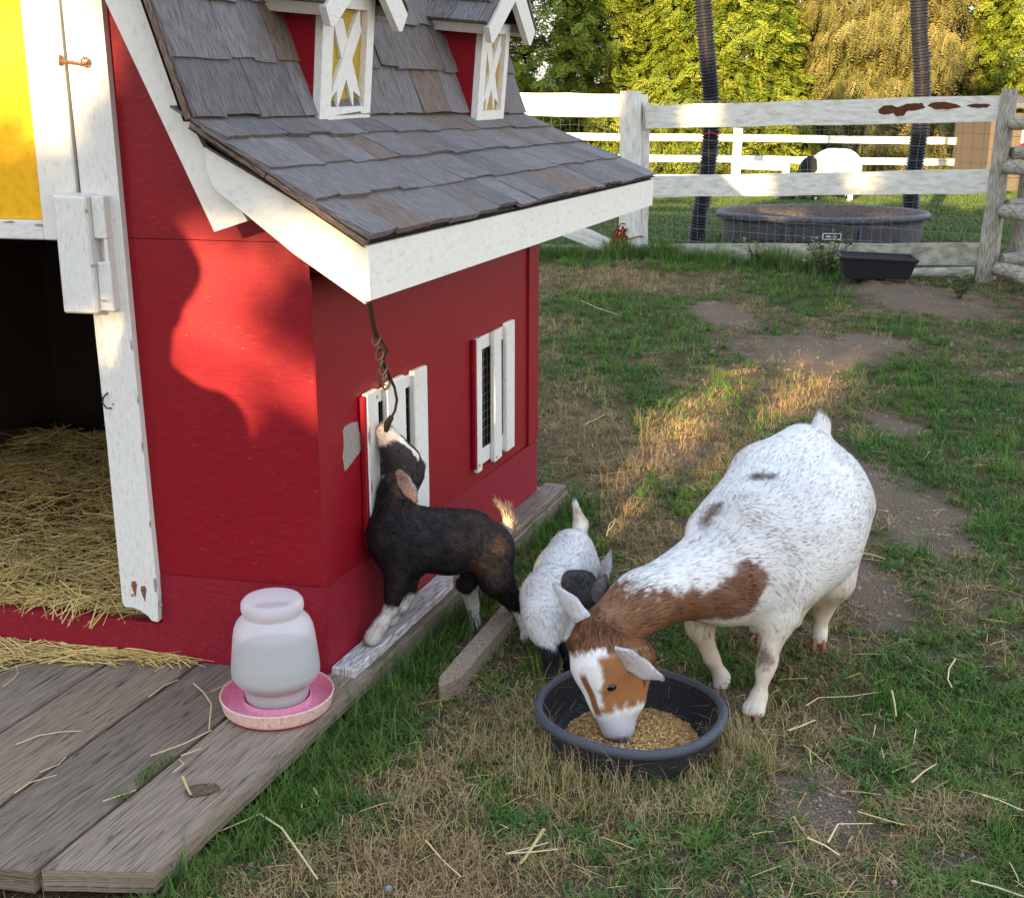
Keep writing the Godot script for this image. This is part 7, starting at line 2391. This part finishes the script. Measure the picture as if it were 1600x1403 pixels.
func make_dark_kid() -> void:
	var o := thing("dark_kid", "black kid with white legs and tan tail chewing the hanging lead", "goat", Vector3(-0.19, 0.0, -3.0))
	var nearf := Vector3(-0.3234, 0.105, -2.832)
	var farf := Vector3(-0.2928, 0.105, -2.938)
	var B := [
		[Vector3(-0.1597, 0.2764, -3), Vector3(-0.0625, 0.2445, -3.09), 0.066, 0.064, 0.03],
		[Vector3(-0.2664, 0.3151, -2.91), Vector3(-0.1597, 0.2764, -3), 0.070, 0.067, 0.03],
		[Vector3(-0.2881, 0.344, -2.885), Vector3(-0.2664, 0.3151, -2.91), 0.058, 0.070, 0.03],
		[Vector3(-0.28, 0.4372, -2.925), Vector3(-0.2849, 0.3434, -2.9), 0.046, 0.057, 0.03],
		[Vector3(-0.2186, 0.3584, -2.95), Vector3(-0.0973, 0.3109, -3.06), 0.035, 0.038, 0.04],
		# near front leg
		[Vector3(-0.273, 0.2843, -2.87), Vector3(-0.2832, 0.2109, -2.86), 0.036, 0.025, 0.02],
		[Vector3(-0.2832, 0.2109, -2.86), Vector3(-0.2915, 0.1715, -2.855), 0.021, 0.0175, 0.012],
		[Vector3(-0.2915, 0.1715, -2.855), nearf + Vector3(0.006, 0.028, -0.004), 0.0165, 0.0165, 0.01],
		[nearf + Vector3(0.006, 0.028, -0.004), nearf + Vector3(-0.012, 0.004, 0.008), 0.018, 0.021, 0.01],
		# far front leg
		[Vector3(-0.2506, 0.2576, -2.93), Vector3(-0.2581, 0.1839, -2.925), 0.034, 0.022, 0.02],
		[Vector3(-0.2581, 0.1839, -2.925), Vector3(-0.2706, 0.1541, -2.915), 0.0175, 0.016, 0.012],
		[Vector3(-0.2706, 0.1541, -2.915), farf + Vector3(0.004, 0.022, 0), 0.016, 0.0155, 0.01],
		[farf + Vector3(0.004, 0.022, 0), farf + Vector3(-0.008, 0.005, 0.006), 0.0165, 0.019, 0.01],
		# hind legs
		[Vector3(-0.0522, 0.2279, -3.06), Vector3(-0.0408, 0.1712, -3.04), 0.058, 0.044, 0.03],
		[Vector3(-0.0408, 0.1712, -3.04), Vector3(0.01, 0.0854, -3.08), 0.040, 0.024, 0.02],
		[Vector3(0.01, 0.0854, -3.08), Vector3(0.0366, 0.0204, -3.06), 0.0165, 0.014, 0.012],
		[Vector3(0.0366, 0.0204, -3.06), Vector3(0.0431, 0.0038, -3.045), 0.016, 0.018, 0.01],
		[Vector3(-0.0833, 0.1978, -3.12), Vector3(-0.1202, 0.1375, -3.11), 0.05, 0.032, 0.03],
		[Vector3(-0.1202, 0.1375, -3.11), Vector3(-0.1051, 0.058, -3.14), 0.028, 0.017, 0.015],
		[Vector3(-0.1051, 0.058, -3.14), Vector3(-0.0981, 0.0117, -3.12), 0.0155, 0.0145, 0.012],
		[Vector3(-0.0981, 0.0117, -3.12), Vector3(-0.1012, 0.002, -3.105), 0.0165, 0.018, 0.01],
		# tail
		[Vector3(-0.0365, 0.2509, -3.12), Vector3(-0.01, 0.2772, -3.13), 0.020, 0.015, 0.015],
		[Vector3(-0.01, 0.2772, -3.13), Vector3(-0.0116, 0.3176, -3.13), 0.015, 0.014, 0.01],
		[Vector3(-0.0116, 0.3176, -3.13), Vector3(-0.033, 0.3402, -3.125), 0.013, 0.007, 0.008]]
	var d := blob(B, 0.0062)
	var hb := Vector3(-0.2434, 0.492, -2.925)
	var nose := Vector3(-0.2938, 0.5909, -2.935)
	var A := (nose - hb).normalized()
	var S := Vector3(0.30, -0.35, 0.9)
	S = (S - A * S.dot(A)).normalized()
	var D := S.cross(A)
	if D.x < 0:
		D = -D
	var zz := (nose - hb).length() / 0.155
	var H := head_bones(hb, A, D, S, zz)
	var h := blob(H + [[Vector3(-0.2771, 0.4324, -2.925), hb - D * 0.012, 0.047, 0.038, 0.02]], 0.0032)
	var black := Color(0.013, 0.011, 0.011)
	var white := Color(0.60, 0.57, 0.52)
	var tan := Color(0.16, 0.085, 0.045)
	var hipspot := Vector3(-0.1042, 0.2338, -3)
	var hip2 := Vector3(-0.0403, 0.2618, -3.03)
	var t0 := Vector3(-0.005, 0.2772, -3.13)
	var t1 := Vector3(-0.0231, 0.3298, -3.13)
	var rumpw := Vector3(-0.0084, 0.1937, -3.14)
	var coat := func(p: Vector3, nn: Vector3) -> Color:
		var w := n3(p, 30.0)
		var c := black.lerp(Color(0.032, 0.026, 0.024), clampf(0.3 + w, 0, 1))
		c = c.lerp(tan, clampf((0.046 - p.distance_to(hipspot) - w * 0.03) / 0.045, 0.0, 0.32))
		c = c.lerp(tan, clampf((0.028 - p.distance_to(hip2) - w * 0.02) / 0.03, 0.0, 0.22))
		if p.y < 0.2:
			var lim := 0.185 if p.x < -0.15 else (0.225 if p.z < -3.09 and p.x < -0.045 else 0.078)
			c = c.lerp(white.lerp(Color(0.46, 0.36, 0.26), clampf(w * 1.4 + 0.1, 0, 0.6)), clampf((lim - p.y + w * 0.02) / 0.012, 0.0, 1.0))
		c = c.lerp(Color(0.42, 0.335, 0.25), clampf((0.036 - near_seg(p, t0, t1)) / 0.012, 0.0, 1.0))
		c = c.lerp(white, clampf((0.020 - p.distance_to(rumpw)) / 0.008, 0.0, 1.0))
		return c
	var face := func(p: Vector3, _n: Vector3) -> Color:
		var q := (p - hb) / zz
		var a := q.dot(A)
		var dd := q.dot(D)
		var s := q.dot(S)
		var w := n3(p, 60.0) * 0.008
		var c := Color(0.035, 0.030, 0.030)
		var st := clampf((0.010 - absf(absf(s) - 0.030 + (a - 0.05) * 0.10) + w) / 0.005, 0.0, 1.0) * clampf((dd - 0.002) / 0.006, 0, 1) * clampf((a - 0.025) / 0.01, 0, 1)
		c = c.lerp(white, st)
		c = c.lerp(white, clampf((0.016 - q.distance_to(Vector3.ZERO + A * 0.0 + D * 0.046)) / 0.006, 0, 1))
		c = c.lerp(Color(0.52, 0.44, 0.41), clampf((a - 0.118 + w) / 0.012, 0, 1))
		if a < 0.035 and dd < 0.0:
			c = c.lerp(Color(0.10, 0.08, 0.075), clampf(0.3 + n3(p, 50.0), 0, 0.8))
		return c
	dress(d, B, coat)
	dress(h, H, face)
	for i in h.f.size():
		h.f[i] = A
	var size := func(p: Vector3) -> Vector2:
		if p.distance_to(nose) < 0.012:
			return Vector2.ZERO
		if p.distance_to(hb + A * 0.05) < 0.055:
			return Vector2(0.006, 0.001)
		if near_seg(p, t0, t1) < 0.03:
			return Vector2(0.026, 0.0013)
		if p.y < 0.19:
			return Vector2(0.013, 0.0012)
		return Vector2(0.010, 0.0012)
	finish_goat(o, [d, h], [34000, 8000], size, 0.16, 0.17, 0.5, [
		[Vector3(-0.2654, 0.5028, -2.88), Vector3(-0.2305, 0.446, -2.86), Vector3(0.8, 0.4, -0.1), 0.036, Vector3(0.004, -0.002, 0.004), Vector3(-0.3, 0.2, 1), Color(0.30, 0.27, 0.26), Color(0.27, 0.165, 0.135)],
		[Vector3(-0.2947, 0.4698, -2.96), Vector3(-0.3471, 0.447, -2.965), Vector3(0, 0.6, 0.5), 0.034, Vector3.ZERO, Vector3(0, 0.5, 0.6), Color(0.30, 0.27, 0.26), Color(0.36, 0.21, 0.165)]])
	for s in [-1.0, 1.0]:
		eye_at(o, hb + (A * 0.083 + D * 0.006 + S * 0.0425 * s) * zz, (S * s + D * 0.2).normalized(), 0.0085 * zz)
	var fw := Vector3(-0.85, 0, 0.5)
	hoof(o, Vector3(-0.3362, 0.09, -2.846), fw, 0.015, M.hoof_pale)
	hoof(o, Vector3(-0.3033, 0.09, -2.944), fw, 0.014, M.hoof_pale)
	hoof(o, Vector3(-0.1042, 0, -3.093), Vector3(-0.8, 0, 0.6), 0.015, M.hoof_pale)
	hoof(o, Vector3(0.0463, 0, -3.034), Vector3(-0.8, 0, 0.6), 0.015, M.hoof_pale)

func make_white_kid() -> void:
	var o := thing("white_kid", "small white kid with grey head standing behind the doe's ear", "goat", Vector3(0.12, 0.0, -3.0))
	var hind1 := Vector3(0.0363, 0, -3.03)
	var hind2 := Vector3(0.1771, 0, -3.105)
	var B := [
		[Vector3(0.1275, 0.1846, -3.05), Vector3(0.1557, 0.208, -3.14), 0.064, 0.060, 0.03],
		[Vector3(0.0919, 0.1606, -2.94), Vector3(0.1275, 0.1846, -3.05), 0.066, 0.064, 0.03],
		[Vector3(0.0816, 0.1352, -2.9), Vector3(0.0919, 0.1606, -2.94), 0.055, 0.066, 0.03],
		[Vector3(0.0813, 0.1395, -2.89), Vector3(0.081, 0.1061, -2.87), 0.048, 0.038, 0.03],
		# neck
		[Vector3(0.1637, 0.206, -2.9), Vector3(0.1023, 0.1987, -2.93), 0.042, 0.050, 0.03],
		# front legs
		[Vector3(0.0825, 0.1083, -2.865), Vector3(0.0927, 0.062, -2.83), 0.033, 0.020, 0.02],
		[Vector3(0.0927, 0.062, -2.83), Vector3(0.0957, 0.0219, -2.815), 0.0185, 0.016, 0.01],
		[Vector3(0.0957, 0.0219, -2.815), Vector3(0.0954, 0.0022, -2.8), 0.0175, 0.019, 0.01],
		[Vector3(0.126, 0.0926, -2.9), Vector3(0.1411, 0.0431, -2.87), 0.033, 0.020, 0.02],
		[Vector3(0.1411, 0.0431, -2.87), Vector3(0.1456, -0.0159, -2.85), 0.0175, 0.017, 0.01],
		# hind legs
		[Vector3(0.1129, 0.1647, -3.1), Vector3(0.0628, 0.0922, -3.06), 0.05, 0.036, 0.03],
		[Vector3(0.0628, 0.0922, -3.06), Vector3(0.0434, 0.0386, -3.08), 0.03, 0.018, 0.015],
		[Vector3(0.0434, 0.0386, -3.08), hind1 + Vector3(0, 0.015, 0), 0.016, 0.017, 0.01],
		[Vector3(0.1804, 0.1657, -3.12), Vector3(0.1833, 0.0883, -3.09), 0.05, 0.03, 0.03],
		[Vector3(0.1833, 0.0883, -3.09), hind2 + Vector3(0, 0.015, 0), 0.022, 0.017, 0.015],
		# tail
		[Vector3(0.1747, 0.2197, -3.19), Vector3(0.1814, 0.2611, -3.2), 0.022, 0.020, 0.015],
		[Vector3(0.1814, 0.2611, -3.2), Vector3(0.1653, 0.3237, -3.2), 0.019, 0.008, 0.01]]
	var d := blob(B, 0.0062)
	var hb := Vector3(0.1673, 0.2222, -2.885)
	var nose := Vector3(0.248, 0.1325, -2.86)
	var A := (nose - hb).normalized()
	A = (A + Vector3(0.15, -0.1, 0.1)).normalized()
	var S := Vector3(0.35, 0.05, -0.85)
	S = (S - A * S.dot(A)).normalized()
	var D := S.cross(A)
	if D.y < 0:
		D = -D
	var zz := 0.60
	var H := head_bones(hb, A, D, S, zz)
	var h := blob(H + [[Vector3(0.148, 0.211, -2.9), hb, 0.040, 0.030, 0.02]], 0.0034)
	var white := Color(0.70, 0.685, 0.65)
	var grey := Color(0.075, 0.068, 0.068)
	var headc := Vector3(0.1936, 0.2076, -2.88)
	var bl := Vector3(0.0944, 0.0519, -2.83)
	var t1 := Vector3(0.1725, 0.288, -3.2)
	var coat := func(p: Vector3, nn: Vector3) -> Color:
		var w := n3(p, 30.0)
		var c := white.lerp(Color(0.60, 0.52, 0.45), clampf(0.1 + w * 0.6, 0, 0.4))
		c = c.lerp(grey, clampf((0.056 - p.distance_to(headc) - w * 0.012) / 0.012, 0.0, 1.0))
		if p.y < 0.16:
			c = c.lerp(Color(0.02, 0.019, 0.021), clampf((0.088 - p.y + w * 0.01) / 0.008, 0.0, 1.0) * (1.0 if p.z > -2.93 else 0.0))
		c = c.lerp(Color(0.66, 0.50, 0.34), clampf((0.030 - p.distance_to(t1)) / 0.02, 0.0, 0.6))
		return c
	var face := func(p: Vector3, _n: Vector3) -> Color:
		var q := (p - hb) / zz
		var w := n3(p, 50.0)
		var c := grey.lerp(Color(0.03, 0.028, 0.03), clampf(q.dot(A) * 10.0 + w * 0.4, 0, 1))
		var s := q.dot(S)
		c = c.lerp(Color(0.5, 0.47, 0.44), clampf((0.006 - absf(absf(s) - 0.036)) / 0.004, 0, 1) * clampf((q.dot(A) - 0.05) / 0.01, 0, 1) * clampf((q.dot(D) + 0.004) / 0.006, 0, 1) * 0.7)
		return c
	dress(d, B, coat)
	dress(h, H, face)
	for i in h.f.size():
		h.f[i] = A
	var size := func(p: Vector3) -> Vector2:
		if p.distance_to(hb + A * 0.06) < 0.065:
			return Vector2(0.007, 0.001)
		if p.y < 0.09:
			return Vector2(0.010, 0.0012)
		return Vector2(0.012, 0.0012)
	finish_goat(o, [d, h], [28000, 7000], size, 0.13, 0.14, 0.14, [
		[Vector3(0.2143, 0.2151, -2.89), Vector3(0.2351, 0.2958, -2.9), Vector3(0.5, 0, 0.6), 0.040, Vector3(0.002, 0, 0), Vector3(-0.6, 0, 0.6), Color(0.58, 0.57, 0.57), Color(0.42, 0.37, 0.36)],
		[Vector3(0.1993, 0.2006, -2.845), Vector3(0.2178, 0.265, -2.82), Vector3(0.7, -0.1, 0.3), 0.040, Vector3(0.002, 0.002, 0.004), Vector3(-0.3, 0.1, 0.9), Color(0.10, 0.095, 0.095), Color(0.24, 0.21, 0.20)]])
	for s in [-1.0, 1.0]:
		eye_at(o, hb + (A * 0.083 + D * 0.006 + S * 0.0425 * s) * zz, (S * s + D * 0.2).normalized(), 0.0085 * zz)
	hoof(o, Vector3(0.0948, 0, -2.777), Vector3(0, 0, 1), 0.014, M.hoof_pale)
	hoof(o, Vector3(0.1434, 0, -2.804), Vector3(0.1, 0, 1), 0.014, M.hoof_pale)
	hoof(o, hind1, Vector3(-0.1, 0, 1), 0.014, M.hoof_pale)
	hoof(o, hind2, Vector3(-0.1, 0, 1), 0.014, M.hoof_pale)

# ---- a visitor standing to the left of the camera: his head and shoulder shade the red wall ----
func make_visitor() -> void:
	var at := Vector3(-1.70, 0, -0.41)
	var o := thing("person", "visitor in dark jacket and jeans standing left of the camera facing the barn", "person", at)
	var q := func(x: float, y: float, z: float) -> Vector3:
		return at + Vector3(x, y, z)
	var B := [
		[q.call(0, 0.98, 0), q.call(0, 1.12, 0.0), 0.135, 0.13, 0.05, Vector3(0, 0, 1), 1.35],
		[q.call(0, 1.12, 0), q.call(0, 1.27, 0.01), 0.135, 0.15, 0.05, Vector3(0, 0, 1), 1.35],
		[q.call(-0.15, 1.29, 0.01), q.call(0.15, 1.29, 0.01), 0.068, 0.068, 0.05],
		[q.call(0, 1.32, 0.0), q.call(0.0, 1.45, -0.01), 0.058, 0.052, 0.04]]
	for s in [-1.0, 1.0]:
		B.append([q.call(0.17 * s, 1.285, 0.01), q.call(0.215 * s, 1.02, 0.03), 0.056, 0.043, 0.03])
		B.append([q.call(0.215 * s, 1.02, 0.03), q.call(0.20 * s, 0.80, -0.04), 0.042, 0.030, 0.02])
		B.append([q.call(0.085 * s, 0.92, 0), q.call(0.095 * s, 0.50, 0.0), 0.088, 0.058, 0.04])
		B.append([q.call(0.095 * s, 0.50, 0.0), q.call(0.10 * s, 0.09, 0.03), 0.056, 0.042, 0.02])
		B.append([q.call(0.10 * s, 0.055, 0.04), q.call(0.115 * s, 0.035, -0.15), 0.045, 0.034, 0.03])
	var d := blob(B, 0.014)
	dress(d, B, func(p: Vector3, _n: Vector3) -> Color:
		var y := p.y
		if y < 0.085:
			return Color(0.05, 0.035, 0.025)
		if y < 0.93 and absf(p.x - at.x) < 0.185:
			return Color(0.05, 0.07, 0.12)
		return Color(0.035, 0.04, 0.05) if y < 1.385 else Color(0.52, 0.32, 0.23))
	var parts := [d]
	var hc: Vector3 = q.call(0.03, 1.60, -0.01)
	var H := [
		[hc + Vector3(0, 0.03, 0.015), hc + Vector3(0, 0.02, -0.02), 0.088, 0.084, 0.04],
		[hc + Vector3(0, -0.045, -0.045), hc + Vector3(0, -0.085, -0.06), 0.055, 0.034, 0.04],
		[hc + Vector3(0, 0.005, -0.098), hc + Vector3(0, -0.03, -0.118), 0.009, 0.013, 0.012],
		[hc + Vector3(-0.018, -0.066, -0.094), hc + Vector3(0.018, -0.066, -0.094), 0.007, 0.007, 0.008],
		[hc + Vector3(0, -0.06, 0.0), hc + Vector3(-0.02, -0.16, 0.0), 0.052, 0.052, 0.03]]
	for s in [-1.0, 1.0]:
		H.append([hc + Vector3(0.088 * s, 0.01, 0.01), hc + Vector3(0.092 * s, -0.03, 0.005), 0.013, 0.010, 0.008])
		H.append([hc + Vector3(0.018 * s, 0.022, -0.09), hc + Vector3(0.05 * s, 0.022, -0.078), 0.010, 0.009, 0.012])
	var h := blob(H, 0.005)
	dress(h, H, func(_p: Vector3, _n: Vector3) -> Color: return Color(0.52, 0.32, 0.23))
	parts.append(h)
	for s in [-1.0, 1.0]:
		var w: Vector3 = q.call(0.20 * s, 0.80, -0.04)
		var P := [[w, w + Vector3(0, -0.05, -0.01), 0.028, 0.030, 0.015, Vector3(1, 0, 0), 1.7], [w + Vector3(0, -0.05, -0.01), w + Vector3(0, -0.085, -0.015), 0.036, 0.036, 0.015, Vector3(1, 0, 0), 2.3]]
		for f in 4:
			var z0 := -0.040 + 0.018 * f
			var l: float = [0.075, 0.085, 0.08, 0.062][f]
			var a := w + Vector3(0, -0.10, z0)
			var m := a + Vector3(-0.008 * s, -l * 0.55, -0.004)
			P.append([a, m, 0.0092, 0.0086, 0.004])
			P.append([m, m + Vector3(-0.02 * s, -l * 0.4, 0.0), 0.0084, 0.0072, 0.004])
		P.append([w + Vector3(0, -0.035, -0.035), w + Vector3(-0.01 * s, -0.075, -0.065), 0.012, 0.0105, 0.008])
		P.append([w + Vector3(-0.01 * s, -0.075, -0.065), w + Vector3(-0.015 * s, -0.105, -0.066), 0.010, 0.008, 0.004])
		var hd := blob(P, 0.004)
		dress(hd, P, func(_p: Vector3, _n: Vector3) -> Color: return Color(0.52, 0.32, 0.23))
		parts.append(hd)
	var mi := MeshInstance3D.new()
	mi.mesh = body_mesh(parts)
	mi.material_override = M.coat
	put(mi, "body", o)
	var R := [[hc + Vector3(0, 0.055, 0.03), hc + Vector3(0, 0.05, -0.02), 0.094, 0.086, 0.03], [hc + Vector3(0, 0.0, 0.055), hc + Vector3(0, -0.05, 0.05), 0.075, 0.05, 0.03], [hc + Vector3(-0.06, 0.03, 0.02), hc + Vector3(0.06, 0.03, 0.02), 0.055, 0.055, 0.03]]
	var r := blob(R, 0.007)
	dress(r, R, func(_p: Vector3, _n: Vector3) -> Color: return Color(0.05, 0.03, 0.018))
	var hr := MeshInstance3D.new()
	hr.mesh = body_mesh([r])
	hr.material_override = M.coat
	put(hr, "hair", o)
	for s in [-1.0, 1.0]:
		eye_at(o, hc + Vector3(0.033 * s, 0.004, -0.082), Vector3(0, 0, -1), 0.011)
